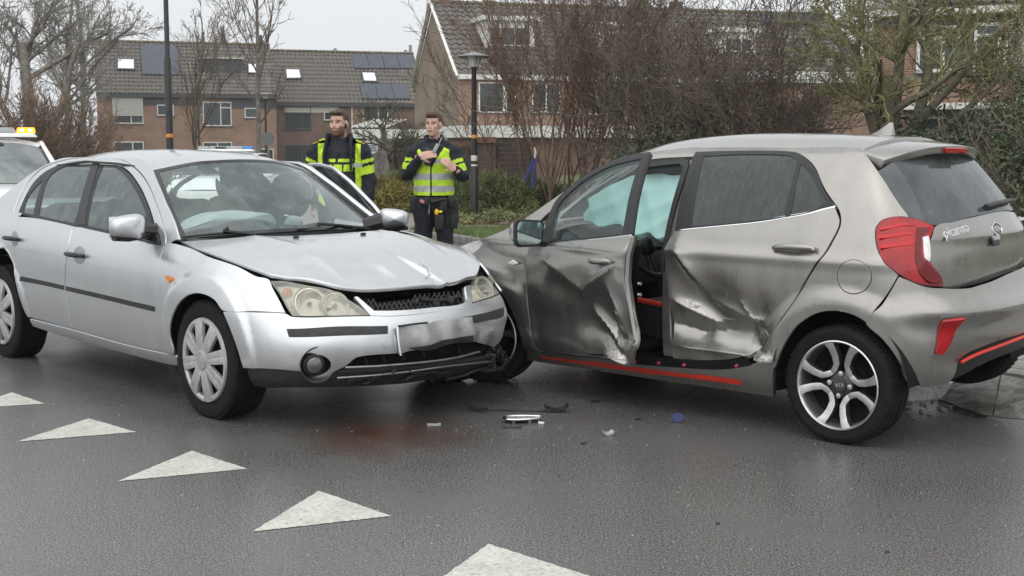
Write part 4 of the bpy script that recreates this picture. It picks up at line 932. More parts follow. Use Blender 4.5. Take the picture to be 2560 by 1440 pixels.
# ---- bumper
fog = [(789+40*cos(t), 914+28*sin(t)) for t in np.linspace(0, 2*pi, 21)[:-1]]
lowgr = [(848, 917), (869, 912), (891, 895), (935, 888), (991, 884), (1060, 872), (1120, 862), (1173, 853), (1215, 862), (1236, 868), (1232, 895), (1150, 908), (1070, 917), (980, 925), (870, 931), (850, 930)]
def crush(u, v):
    p = mflare(u, v); x, y, z = p.T
    k = np.exp(-((y-.45)/.25)**2)*np.clip((x-.2)/.4, 0, 1)
    p[:, 0] -= .012*k*np.exp(-((z-.40)/.10)**2)
    p[:, 0] += (.006*np.sin(23*y+9*z)*np.exp(-((y-.35)/.3)**2)+.004*np.sin(41*y-17*z)*np.exp(-((y-.25)/.25)**2))*np.clip((x-.5)/.2, 0, 1)*np.clip((.52-z)/.08, 0, 1)
    return p
bp = panel('front_bumper', sedan, SILVER, ML, [(565, 779), (640, 781), (713, 784), (730, 792), (830, 792), (926, 790), (983, 791), (1081, 781), (1176, 764), (1180, 759), (1214, 749), (1249, 735), (1263, 763), (1269, 783), (1265, 817), (1256, 846), (1238, 868), (1215, 861), (1173, 852), (1120, 861), (1060, 871), (991, 883), (935, 887), (891, 894), (869, 911), (845, 925), (834, 930), (818, 947), (765, 948), (750, 928), (690, 923), (621, 919), (616, 920), (601, 872), (583, 822)], res=.02, lip=.02, gap=.001, disp=crush, holes=[fog], corner=40)
panel('lower_valance', sedan, MOULD, ML, [(616, 922), (690, 925), (750, 928), (768, 950), (820, 949), (836, 932), (850, 931), (920, 929), (1000, 925), (1090, 917), (1160, 907), (1232, 896), (1240, 900), (1228, 930), (1178, 944), (1090, 955), (1008, 962), (920, 967), (837, 970), (740, 971), (672, 972), (634, 966)], off=-.006, lip=.03, res=.03)
gr2 = MB()
fp, fn = ML.at(789, 914, -.03); ff = quad_frame(fp, (fn*.5+V((1, -.1, 0))).normalized())
m = MB(); m.lathe([(.093, .036), (.084, .030), (.078, -.03), (0, -.035)], 28, ax='z'); m.v = [ff @ q for q in m.v]; m.build('fog_lamp_surround', MOULD, sedan, smooth=True)
m = MB(); m.lathe([(.062, -.005), (.064, .02), (.056, .034), (.03, .042), (0, .044)], 28, c=(-.02, 0, 0), ax='z'); m.v = [ff @ q for q in m.v]; fl = m.build('fog_lamp', GLOSSBLACK, sedan, smooth=True)
m = MB(); m.lathe([(.040, .043), (.03, .049), (0, .052)], 20, c=(-.02, 0, 0), ax='z'); m.v = [ff @ q for q in m.v]; m.build('lamp_glass', mat('fog_glass', (.22, .22, .22), .08, .7), fl, smooth=True)
# lower grille: dark recess, bars
panel('lower_grille_recess', sedan, DARK, ML, lowgr, off=-.05, lip=0, res=.05)
def bar_on(name, surf, pts, r, mt, off, n=10, par=None, jag=0):
    q = spline2([np.array(p, float) for p in pts], False, 14); m = MB()
    P = [surf.at(x, y+jag*random.uniform(-1, 1), off)[0] for x, y in q]
    m.tube(P, r, 8); return m.build(name, mt, par or sedan, smooth=True)
random.seed(3)
bar_on('grille_bar', ML, [(862, 918), (950, 914), (1071, 903), (1140, 893), (1197, 879)], .0075, STEEL, .004)
bar_on('grille_bar', ML, [(842, 942), (915, 937), (988, 930), (1129, 911), (1229, 901)], .0065, STEEL, .010)
bar_on('grille_bar', ML, [(1214, 884), (1231, 886), (1229, 901)], .008, STEEL, .012)
for x in (915, 960, 1010, 1060, 1110, 1150):
    bar_on('grille_rib', ML, [(x, 897-(x-915)*.14), (x+4, 914-(x-915)*.13)], .005, BLACK, -.012)
for (a, b) in (((905, 960), (990, 925)), ((870, 953), (935, 944)), ((1000, 948), (1120, 930)), ((1120, 955), (1225, 915)), ((1240, 880), (1252, 905)), ((1215, 915), (1250, 870)), ((1020, 925), (1080, 955))):
    bar_on('broken_plastic_shard', ML, [a, ((a[0]+b[0])/2+6, (a[1]+b[1])/2-7), b], .010, BLACK, .006, jag=4)
m = MB()
for i in range(7):
    p, n = ML.at(1228+rg.uniform(0, 22), 862+i*9, -.01); m.tube([p, p+V((rg.uniform(-.02, .09), rg.uniform(-.02, .09), rg.uniform(-.06, .02))), p+V((rg.uniform(-.03, .05), rg.uniform(.02, .1), -.08))], [.012, .009, .002], 4, flat=.4)
m.build('torn_bumper_edge', BLACK, sedan)
# rub strips, plate, tow cover
panel('rub_strip', sedan, MOULD, ML, [(717, 823), (840, 817), (969, 815), (969, 834), (840, 839), (723, 842)], off=.014, lip=.02, res=.02, rnd=.02)
panel('rub_strip', sedan, MOULD, ML, [(1060, 815), (1110, 806), (1154, 795), (1215, 782), (1258, 769), (1260, 779), (1257, 791), (1215, 801), (1154, 812), (1110, 819), (1060, 825)], off=.012, lip=.02, res=.02, rnd=.02)
panel('tow_eye_cover', sedan, SILVER, ML, [(969+12*cos(t), 857+12*sin(t)) for t in np.linspace(0, 2*pi, 17)[:-1]], off=.003, lip=.006, res=.01)
PLATE = mat('bent_number_plate', (.36, .36, .36), .35, .35, var=.35, scale=7)
def pl_d(u, v):
    p = ML.P(u, v); p[:, 0] += .012*np.sin(19*p[:, 1]+8*p[:, 2])+.008*np.sin(37*p[:, 1]); return p
plt = panel('number_plate', sedan, PLATE, ML, [(987, 822), (1040, 815), (1100, 806), (1168, 795), (1173, 845), (1120, 855), (1060, 864), (1005, 880), (994, 884)], off=.022, lip=.012, res=.02, disp=pl_d)
bar_on('plate_edge', ML, [(987, 821), (988, 850), (994, 884)], .0045, AIRBAGW, .034, par=plt)
bar_on('plate_edge', ML, [(987, 821), (1030, 815), (1060, 812)], .0055, BLACK, .034, par=plt)
panel('scrape', plt, BLACK, ML, [(1020, 868), (1090, 853), (1172, 836), (1172, 850), (1120, 858), (1060, 870)], off=.036, lip=.004, res=.02, disp=pl_d)
# ---- upper grille: frame, mesh, broken centre
gp = [(889, 743), (960, 739), (1032, 732), (1100, 724), (1172, 714), (1175, 758), (1081, 775), (983, 782), (932, 783)]
panel('grille_recess', sedan, DARK, ML, gp, off=-.07, lip=0, res=.05)
gfr = panel('grille_frame', sedan, SILVER, ML, [(887, 742), (894, 742), (935, 777), (983, 777), (1081, 769), (1165, 754), (1164, 716), (1177, 713), (1177, 762), (1081, 780), (983, 789), (928, 788)], off=.006, lip=.03, res=.012, rnd=.012)
m = MB(); rg = random.Random(7)
def in_gp(q): return inside(np.array([q], float), np.array(gp, float))[0]
for d in (-1, 1):
    for k in range(-10, 34):
        pts = []
        for t in np.linspace(0, 1, 9):
            x = 900+k*12+d*26*(t-.5)*2; y = 700+t*95-(x-900)*.09+20
            if in_gp((x, y)) and not (1075 < x < 1165 and 735-(x-1075)*.15 < y < 762 and rg.random() < .75): pts.append(ML.at(x, y, -.025+rg.uniform(-.004, .004))[0])
        if len(pts) > 1: m.tube(pts, .0035, 4)
m.build('grille_mesh', BLACK, sedan); 
for (a, b, r) in (((1040, 748), (1046, 752), .022), ((1120, 742), (1135, 748), .02), ((1085, 752), (1100, 756), .016)):
    bar_on('broken_clip', ML, [a, b], r, BLACK, -.02)
bar_on('broken_grille_strut', ML, [(1055, 745), (1100, 748), (1150, 738)], .008, BLACK, -.012)
# ---- wipers, washer jets, aerial
for a, b, pv in (((455, 597), (632, 588), (568, 586)), ((735, 584), (928, 573), (794, 575))):
    A = MW.at(*a, .012)[0]; B = MW.at(*b, .012)[0]; C = MW.at(pv[0], pv[1], .03)[0]
    m = MB(); m.tube([A, A.lerp(B, .5)+V((.004, 0, .006)), B], [.006, .008, .006], 6); wp = m.build('wiper', BLACK, sedan, smooth=True)
    m = MB(); m.tube([C, C+V((.01, 0, .012)), A.lerp(B, .55)+V((.01, 0, .02)), A.lerp(B, .95)+V((.06, 0, -.01))], [.013, .011, .008, .012], 6); m.build('wiper_arm', BLACK, wp, smooth=True)
for q in ((740, 595), (908, 587)):
    p, n = MH.at(*q, .006); m = MB(); m.ball(p, (.014, .02, .008)); m.build('washer_jet', BLACK, sedan, smooth=True)
p, n = MR.at(580, 408, 0); m = MB(); m.tube([p-V((0, 0, .01)), p+V((-.015, 0, .018)), p+V((-.04, 0, .036))], [.018, .011, .003], 8); m.build('aerial_base', BLACK, sedan, smooth=True)
# ---- mirrors
def mirror_cap(car, c, dirs, paint, name='door_mirror'):
    """rounded shell: c centre, dirs = (out, fwd, up) half axes"""
    o, f, u = [V(d) for d in dirs]; m = MB(); vs = []; fs = []; n = 20; k = 9
    m2 = MB()
    for j in range(k+1):
        t = pi*j/k-pi/2
        for i in range(n):
            a = 2*pi*i/n; e = .55
            ca, sa = abs(cos(a))**e*(1 if cos(a) >= 0 else -1), abs(sin(a))**e*(1 if sin(a) >= 0 else -1)
            r = cos(t)**.55 if j not in (0, k) else 0
            fw = sin(t); fw = fw if fw > 0 else fw*.25
            vs.append(V(c)+o*(ca*r)+u*(sa*r*(1-.18*ca))+f*fw)
    for j in range(k):
        for i in range(n): fs.append((j*n+i, j*n+(i+1) % n, (j+1)*n+(i+1) % n, (j+1)*n+i))
    m.add(vs, fs); return m.build(name, paint, car, smooth=True, sharp=60)
p, n = MG.at(317, 567, 0)
cm = V((-.70, -.985, .985))
q = CAMP+rayd(316, 568)*1.0
Mi = MM.inverted(); o_ = Mi @ CAMP; d_ = Mi.to_3x3() @ rayd(317, 567); t_ = (-.955-o_.y)/d_.y; cm = o_+d_*t_
mc = mirror_cap(sedan, cm, ((0, -.105, 0), (.075, -.01, 0), (0, 0, .068)), SILVER)
m = MB(); m.tube([cm+V((0, -.08, -.062)), cm+V((-.0, 0, -.066)), cm+V((0, .12, -.045))], [(.03, .014), (.05, .018), (.04, .025)], 10, up=(0, 0, 1)); m.tube([cm+V((0, .08, -.03)), cm+V((-.01, .20, -.04))], [(.045, .04), (.05, .055)], 8, up=(0, 0, 1)); m.build('mirror_foot', BLACK, mc, smooth=True)
m = MB(); m.box(cm+V((-.018, 0, 0)), (.006, .19, .115)); m.build('mirror_glass', CHROME, mc, bevel=.003)
# sail triangle
panel('mirror_sail', sedan, BLACK, MG, [(371, 535), (380, 552), (399, 602), (396, 612), (365, 604), (358, 575)], off=.012, lip=.012, res=.02)
# ---- open door on the far side: window frame, door skin and mirror
def hinge(M, x, y, ang): return M @ Matrix.Translation((x, y, 0)) @ Matrix.Rotation(ang, 4, 'Z') @ Matrix.Translation((-x, -y, 0))
od = empty('open_front_door', (-.58, .86, 0), R(-16)); od.parent = sedan
od['label'] = 'far front door standing open'
def rel(l): return [V(q)-V((-.58, .86, 0)) for q in l]
m = MB(); top = rel([(-.60, .84, .90), (-.80, .78, 1.05), (-1.02, .70, 1.20), (-1.20, .65, 1.285), (-1.42, .62, 1.31), (-1.60, .61, 1.31), (-1.66, .80, .93)])
m.tube([top[0], *[V(q) for q in top[1:]]], [(.012, .016)]*7, 6, up=(0, 1, 0)); m.build('window_frame', SILVER, od, smooth=True)
m = MB(); m.prism(rel([(-.60, .80, .30), (-1.66, .80, .27), (-1.66, .80, .92), (-.60, .80, .90)]), (0, .09, 0)); m.build('door_skin', SILVER, od, bevel=.02)
m = MB(); m.prism([q*1.0 for q in rel([(-.66, .80, .91), (-.82, .76, 1.04), (-1.02, .70, 1.19), (-1.20, .66, 1.27), (-1.42, .63, 1.295), (-1.58, .62, 1.295), (-1.64, .79, .93)])], (0, .004, 0)); m.build('door_glass', SIDEGLASS, od)
ml = MM.inverted() @ (CAMP+rayd(985, 546)*(8.15/rayd(985, 546).y))
mc = mirror_cap(sedan, ml, ((.054, .074, 0), (.066, -.048, 0), (0, 0, .060)), SILVER)
m = MB(); m.tube([ml+V((-.05, -.09, -.06)), ml+V((0, 0, -.066)), ml+V((.05, .07, -.058))], [(.04, .02), (.05, .018), (.03, .012)], 10, up=(0, 0, 1)); m.tube([ml+V((-.03, -.06, -.02)), ml+V((-.10, -.16, -.05))], [(.05, .06), (.05, .05)], 8, up=(0, 0, 1)); m.build('mirror_foot', BLACK, mc, smooth=True)
# ---- wheels
def sedan_wheel():
    w = empty('wheel', (0, 0, 0)); 
    tyre = MB(); tyre.lathe([(.215, -.085), (.235, -.102), (.275, -.107), (.302, -.098), (.315, -.080), (.317, -.062), (.312, -.060), (.312, -.054), (.318, -.052), (.319, -.02), (.312, -.018), (.312, -.008), (.319, -.006), (.319, .03), (.312, .032), (.312, .04), (.318, .042), (.316, .075), (.30, .098), (.27, .107), (.232, .10), (.215, .085)], 64)
    t = tyre.build('tyre', RUBBER, w, smooth=True, sharp=30)
    m = MB()
    for k in range(66):
        a = 2*pi*k/66; rot = Matrix.Rotation(-a, 3, 'Y')
        for y_ in (-.078, .078): m.box(rot @ V((.3125, y_, 0)), (.010, .030, .019), rot)
    tag(m.build('tread_blocks', RUBBER, w), kind='stuff')
    m = MB(); m.lathe([(.222, -.100), (.216, -.109), (.205, -.106), (.20, -.085), (.0, -.06)], 48); m.lathe([(.205, .09), (.10, .0), (0, .0)], 32); m.build('wheel_disc', DARK, w, smooth=True)
    m = MB(); m.lathe([(.226, -.100), (.222, -.111), (.208, -.113), (.196, -.106), (.195, -.09)], 56); 
    m.lathe([(.066, -.105), (.062, -.120), (.045, -.124), (.0, -.125)], 24)
    hub = m.build('hubcap', HUBSILVER, w, smooth=True, sharp=35)
    for k in range(8):
        a = 2*pi*k/8+.2; m = MB()
        for (off_, w0, w1, dep) in ((-1, .0145, .0195, -.117), (1, .0145, .0195, -.117), (0, .027, .035, -.1163)):
            P = []
            for r, ww, d in ((.05, w0, dep-.004), (.13, (w0+w1)/2, dep-.004), (.212, w1, dep+.004)):
                for s_ in (-1, 1): q_ = off_*(ww+.0004)+s_*ww; P.append((r*cos(a)-q_*sin(a), d, r*sin(a)+q_*cos(a)))
            m.add(P+[(x, y+.02, z) for x, y, z in P], [(0, 1, 3, 2), (2, 3, 5, 4), (0, 2, 8, 6), (2, 4, 10, 8), (3, 1, 7, 9), (5, 3, 9, 11), (4, 5, 11, 10), (1, 0, 6, 7)])
        m.build('spoke', HUBSILVER, hub, bevel=.003)
    m = MB(); m.lathe([(.05, -.124), (.048, -.127), (0, -.128)], 24); m.build('centre_cap', mat('hubcap_centre', (.42, .42, .41), .5, .3), hub, smooth=True)
    return w
wh = sedan_wheel(); wh.parent = sedan; wh.location = (0, -.765, .312)
for (x, y, rz) in ((-2.754, -.765, 0), (0, .765, pi), (-2.754, .765, pi)):
    c = copy_tree(wh, sedan); c.location = (x, y, .312); c.rotation_euler = (0, R(25)*(x < 0), rz)
for x in (0, -2.754):
    for s_ in (-1, 1):
        m = MB(); n = 24
        for k in range(n+1): pass
        prof = []
        vs = []; fs = []
        for k in range(n+1):
            a = .04+(pi-.08)*k/n
            for y in (.50, .84): vs.append((x+.385*cos(a), s_*y, .315+.385*sin(a)))
        for k in range(n): fs.append((2*k, 2*k+1, 2*k+3, 2*k+2))
        vs.append((x, s_*.50, .315)); fs += [(2*k, 2*k+2, len(vs)-1) for k in range(n)]
        m.add(vs, fs); m.build('wheel_well', DARK, sedan, smooth=True)
# ---- cabin: dashboard, seats, wheel, airbags
m = MB(); m.prism([(-.42, -.68, .70), (-.42, -.68, .905), (-.62, -.68, .93), (-.85, -.68, .90), (-.90, -.68, .66)], (0, 1.36, 0)); m.build('dashboard', DARK2, sedan, bevel=.03)
def seat(y, x, car, mt, s=1.0, hr=True):
    m = MB(); m.box((x, y, .42), (.50, .50, .22)); m.box((x-.32*s, y, .80), (.16, .50, .62), Matrix.Rotation(R(-14), 3, 'Y'))
    st = m.build('seat', mt, car, bevel=.05, seg=3)
    if hr:
        m = MB(); m.box((x-.42*s, y, 1.17), (.10, .28, .17), Matrix.Rotation(R(-10), 3, 'Y')); m.build('headrest', mt, st, bevel=.04, seg=3)
SEATC = mat('seat_cloth', (.035, .037, .040), .9, var=.2)
seat(-.37, -1.25, sedan, SEATC); seat(.37, -1.25, sedan, SEATC)
m = MB(); m.box((-2.2, 0, .45), (.5, 1.2, .2)); m.box((-2.48, 0, .78), (.16, 1.2, .55), Matrix.Rotation(R(-18), 3, 'Y')); m.build('rear_bench', SEATC, sedan, bevel=.05)
m = MB()
f = quad_frame(V((-.95, .36, .93)), V((-.85, 0, .5)))
ring = [f @ V((.185*cos(t), .185*sin(t), 0)) for t in np.linspace(0, 2*pi, 33)]
m.tube(ring, .015, 8, cap=False); m.tube([f @ V((-.17, 0, 0)), f @ V((0, 0, -.03)), f @ V((.17, 0, 0))], .02, 6); m.build('steering_wheel', BLACK, sedan, smooth=True)
def blob(name, pts, rad, mt, par, up=(0, 0, 1), jit=.016, seed=1, n=14):
    rg = random.Random(seed); m = MB(); m.tube(pts, rad, n, up=up)
    m.v = [q+V((rg.uniform(-jit, jit), rg.uniform(-jit, jit), rg.uniform(-jit, jit))) for q in m.v]
    o = m.build(name, mt, par, smooth=True, sharp=80)
    sb = o.modifiers.new('sub', 'SUBSURF'); sb.levels = 2; sb.render_levels = 2; return o
blob('passenger_airbag', jit=.028, pts=[(-.67, -.63, .955), (-.715, -.53, .98), (-.73, -.38, 1.005), (-.735, -.20, 1.02), (-.745, -.05, 1.005), (-.78, .01, .95), (-.81, .0, .89)], rad=[(.03, .02), (.10, .035), (.12, .05), (.10, .045), (.09, .045), (.07, .04), (.03, .02)], mt=AIRBAGW, par=sedan)
blob('driver_airbag', [(-.98, .36, .90), (-1.02, .36, .92), (-1.06, .36, .90)], [(.05, .08), (.10, .10), (.04, .05)], AIRBAGW, sedan, seed=4)
blob('curtain_airbag', [(-1.10, .55, 1.16), (-1.25, .57, 1.10), (-1.45, .58, 1.12), (-1.6, .57, 1.16)], [(.03, .06), (.05, .17), (.05, .16), (.03, .08)], AIRBAGW, sedan, seed=5)
m = MB(); m.box((-1.02, 0, 1.245), (.04, .22, .065)); m.build('rear_view_mirror', BLACK, sedan, bevel=.012)
for s_ in (-1, 1):
    m = MB(); m.box((-1.17, s_*.27, 1.288), (.13, .32, .012), Matrix.Rotation(R(22), 3, 'Y')); m.build('sun_visor', mat('visor_cloth', (.4, .42, .41), .9), sedan, bevel=.004)
# rear glass and boot lid
m = MB(); m.add([(-2.83, -.54, 1.27), (-2.85, .54, 1.27), (-3.28, .60, 1.0), (-3.28, -.60, 1.0)], [(0, 1, 2, 3)]); m.build('rear_window', SIDEGLASS, sedan)
m = MB(); m.prism([(-3.22, -.66, .99), (-3.76, -.60, 1.01), (-3.80, -.55, .70), (-3.3, -.66, .70)], (0, 1.28, 0)); m.build('boot_lid', SILVER, sedan, bevel=.03)
# ================================================================ grey hatchback (left side and tail towards the camera)
GREY = carpaint('warm_grey_paint', (.335, .320, .298), rough=.29, metal=.84, streaks=.09, dirt=.18)
BARE = mat('scraped_metal', (.40, .385, .36), .4, .9, var=.5, scale=40)
PRIV = glass('dark_privacy_glass', (.10, .12, .12), .42, .03, (.10, .125, .125), streak=(4, 4, .35), fscale=9)
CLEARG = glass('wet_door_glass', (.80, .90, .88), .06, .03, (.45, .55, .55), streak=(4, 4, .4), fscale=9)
TAILRED = mat('tail_lamp_red', (.40, .004, .007), .14, var=.25, scale=14, coat=.25)
TAILCLR = mat('tail_lamp_clear', (.75, .74, .74), .12, .2, var=.15, scale=40)
REDTRIM = mat('red_trim', (.72, .05, .03), .4, var=.08)
ALLOY = mat('machined_alloy', (.62, .62, .62), .28, .9, var=.12, scale=30)
ALLOYD = mat('dark_alloy', (.07, .07, .072), .45, .5, var=.2)
KYAW = R(137); KX, KY = .342, 8.41
KM = car_matrix(KX, KY, KYAW)
hatch = empty('grey_hatchback', (KX, KY, 0), KYAW, 'warm grey five-door hatchback with smashed driver side, its front door hanging open', 'car')
_kz = [.17, .26, .38, .50, .62, .74, .86, .96, 1.06, 1.16, 1.25, 1.33, 1.39, 1.43]
_kw = [.70, .755, .782, .788, .793, .799, .795, .768, .733, .694, .648, .60, .55, .49]
_kr = [-2.76, -2.84, -2.90, -2.915, -2.91, -2.89, -2.865, -2.835, -2.79, -2.73, -2.66, -2.59, -2.52, -2.44]
_kx = [.55, .25, -.05, -.35, -.65, -.95, -1.25, -1.55, -1.85, -2.1]
def krow(z, w_, xr):
    row = []
    for x in _kx:
        k = max(0, x+.25); row.append((x, w_*(1-.22*k*k/.64), z))
    xs = -2.26; a = xs-xr; n = 3.0
    for th in (0, 22, 42, 58, 72, 82, 90):
        t = R(th); row.append((xs-a*sin(t)**(2/n), w_*max(0, cos(t))**(2/n)*(1 if th < 90 else 0), z))
    return row+[(x, -y, z) for x, y, z in row[-2:-6:-1]]
K = Surf([krow(*q) for q in zip(_kz, _kw, _kr)], KM)
def ksym(a): return a+[(x, -y, z) for x, y, z in a[-2::-1]]
KR = Surf([ksym([(-2.34, .485, 1.418), (-2.36, .26, 1.465), (-2.37, 0, 1.480)]), ksym([(-2.0, .50, 1.428), (-2.0, .27, 1.483), (-2.0, 0, 1.498)]),
           ksym([(-1.5, .505, 1.43), (-1.5, .27, 1.489), (-1.5, 0, 1.505)]), ksym([(-1.1, .50, 1.402), (-1.08, .27, 1.460), (-1.07, 0, 1.475)]), ksym([(-.86, .485, 1.352), (-.80, .27, 1.395), (-.78, 0, 1.408)])], KM)
KH = Surf([ksym([(-.36, .70, .905), (-.30, .36, .96), (-.27, 0, .975)]), ksym([(0, .69, .875), (.02, .36, .93), (.03, 0, .945)]),
           ksym([(.32, .655, .80), (.36, .34, .855), (.38, 0, .87)]), ksym([(.52, .58, .72), (.60, .30, .745), (.63, 0, .75)])], KM)
KW = Surf([ksym([(-.36, .70, .92), (-.22, .36, .965), (-.17, 0, .98)]), ksym([(-.60, .60, 1.13), (-.48, .31, 1.185), (-.44, 0, 1.20)]), ksym([(-.86, .49, 1.35), (-.80, .27, 1.395), (-.78, 0, 1.408)])], KM)
for q in (KW, KH, KR): q.sgn = 1.0
KW.sgn = -1.0; KH.sgn = 1.0
def seg_d(x, z, a, b):
    a, b = np.array(a), np.array(b); ab = b-a; P = np.stack([x, z], -1)-a; t = np.clip(P@ab/(ab@ab), 0, 1); d = P-t[:, None]*ab
    return np.linalg.norm(d, axis=1), t
def crease(x, z, a, b, w_, sharp=1.0):
    d, t = seg_d(x, z, a, b); return np.exp(-(d/w_)**sharp)*np.sin(np.clip(t*.8+.1, 0, 1)*pi)**.5
def kflare(u, v):
    p = K.P(u, v)
    for hx in (0.0, -2.4):
        d = np.sqrt((p[:, 0]-hx)**2+(p[:, 2]-.285)**2); k = np.clip((.50-d)/.11, 0, 1); k = k*k*(3-2*k)*(np.abs(p[:, 1]) > .55)
        p[:, 1] += np.sign(p[:, 1])*.026*k
    # shoulder line and scooped lower door
    side = (p[:, 1] > .6)
    p[:, 1] += side*(.010*np.exp(-((p[:, 2]-.885)/.03)**2)-.016*np.exp(-((p[:, 2]-.44)/.08)**2)*np.clip((-p[:, 0]-.3)/.2, 0, 1)*np.clip((p[:, 0]+2.05)/.15, 0, 1))
    return p
def kdent(u, v):
    p = kflare(u, v); x, z = p[:, 0], p[:, 2]; y = np.zeros(len(x))
    # front door: long hollow deepening to its rear lower corner
    fr_ = np.clip((x+1.40)/.06, 0, 1)
    y += fr_*(-.062*np.exp(-((x+1.08)/.24)**2-((z-.50)/.17)**2)-.022*np.exp(-((x+.72)/.15)**2-((z-.66)/.08)**2))
    y += fr_*(.016*crease(x, z, (-.60, .80), (-.95, .67), .07, 1.4)+.020*crease(x, z, (-.95, .67), (-1.24, .82), .06, 1.3))
    y += fr_*(.030*crease(x, z, (-1.02, .54), (-1.32, .36), .045, 1.3)-.022*crease(x, z, (-1.12, .42), (-1.34, .28), .04, 1.3)+.024*crease(x, z, (-1.20, .66), (-1.34, .44), .04, 1.2)+.02*crease(x, z, (-1.16, .30), (-1.36, .23), .03, 1.2)-.018*np.exp(-((x+1.30)/.05)**2-((z-.33)/.05)**2))
    # rear door: caved in behind the pillar, buckled folds towards the wheel
    rr_ = np.clip((-1.30-x)/.06, 0, 1)
    y += rr_*(-.070*np.exp(-((x+1.62)/.17)**2-((z-.60)/.15)**2)-.040*np.exp(-((x+1.86)/.18)**2-((z-.52)/.11)**2))
    y += rr_*(.026*crease(x, z, (-1.44, .90), (-1.60, .72), .05, 1.3)+.036*crease(x, z, (-1.48, .60), (-1.66, .53), .05, 1.3)-.024*crease(x, z, (-1.42, .50), (-1.62, .46), .04, 1.3)+.026*crease(x, z, (-1.66, .64), (-1.96, .55), .05, 1.3))
    y += rr_*(.030*crease(x, z, (-1.42, .385), (-2.0, .375), .032, 1.3)+.032*crease(x, z, (-1.82, .31), (-2.02, .37), .04, 1.3)-.024*crease(x, z, (-1.98, .64), (-1.90, .50), .045, 1.3)-.03*np.exp(-((x+1.98)/.05)**2-((z-.41)/.04)**2))
    y += fr_*(.009*crease(x, z, (-.60, .79), (-.96, .65), .020)+.010*crease(x, z, (-.96, .65), (-1.25, .80), .020)+.011*crease(x, z, (-1.04, .53), (-1.33, .35), .018)-.009*crease(x, z, (-1.20, .50), (-1.30, .26), .018)+.008*crease(x, z, (-1.10, .31), (-1.36, .25), .016))
    y += rr_*(.011*crease(x, z, (-1.44, .62), (-1.68, .53), .018)+.010*crease(x, z, (-1.68, .53), (-1.97, .57), .018)-.009*crease(x, z, (-1.46, .86), (-1.58, .70), .018)+.010*crease(x, z, (-1.42, .39), (-2.0, .378), .016)+.010*crease(x, z, (-1.86, .64), (-1.96, .50), .016)-.008*crease(x, z, (-1.60, .46), (-1.80, .50), .018))
    k = np.clip((.70-z)/.3, 0, 1)*np.exp(-((x+1.45)/.42)**2)
    y += k*(.004*np.sin(19*x+13*z)*np.sin(15*z-9*x)+.0016*np.sin(39*z-27*x+2))
    p[:, 1] += y; return p
# ---- closed panels
r_arch = [(1944, 918), (1957, 880), (1970, 852), (1990, 822), (2017, 799), (2045, 783), (2075, 776), (2100, 776), (2125, 781), (2150, 791), (2170, 803)]
rdoor = [(1687, 578), (1667, 612), (1664, 685), (1669, 757), (1677, 830), (1682, 898), (1779, 901), (1852, 893), (1893, 874), (1928, 835), (1962, 787), (1996, 733), (2044, 655), (2083, 593), (2098, 553), (2087, 519), (2030, 531), (1973, 544), (1900, 556), (1803, 566)]
panel('rear_door', hatch, GREY, K, rdoor, res=.014, bstep=.012, lip=.025, disp=kdent, gap=.002, corner=60)
quarter = panel('rear_quarter_panel', hatch, GREY, K, [(2151, 369), (2192, 424), (2273, 543), (2250, 541), (2209, 548), (2192, 566), (2189, 589), (2195, 624), (2215, 659), (2246, 688), (2203, 757), (2170, 803), (2150, 791), (2125, 781), (2100, 776), (2075, 776), (2045, 783), (2017, 799), (1990, 822), (1970, 852), (1957, 880), (1944, 918), (1936, 912), (1905, 880), (1932, 836), (1966, 788), (2000, 734), (2048, 656), (2087, 594), (2102, 553), (2091, 514), (2048, 440), (2010, 391), (1980, 378), (1900, 375), (1740, 378), (1640, 388), (1630, 379), (1740, 362), (1900, 352), (2040, 351), (2120, 357)], res=.022, lip=.02, disp=kflare, gap=.0015, corner=55)
mirror(quarter)
fwing = panel('front_wing', hatch, GREY, K, [(1328, 612), (1316, 641), (1313, 679), (1318, 745), (1327, 806), (1337, 849), (1346, 872), (1318, 868), (1308, 836), (1290, 785), (1262, 735), (1225, 705), (1180, 700), (1150, 640), (1200, 604), (1250, 580), (1290, 565), (1320, 575), (1335, 590)], res=.03, lip=.02, disp=kflare, gap=.001); mirror(fwing)
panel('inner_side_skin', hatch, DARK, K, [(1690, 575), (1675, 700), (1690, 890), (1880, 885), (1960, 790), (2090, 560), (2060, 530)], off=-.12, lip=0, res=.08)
panel('inner_wing_skin', hatch, DARK, K, [(1300, 600), (1300, 780), (1340, 870), (1360, 860), (1340, 700), (1350, 600)], off=-.03, lip=0, res=.05)
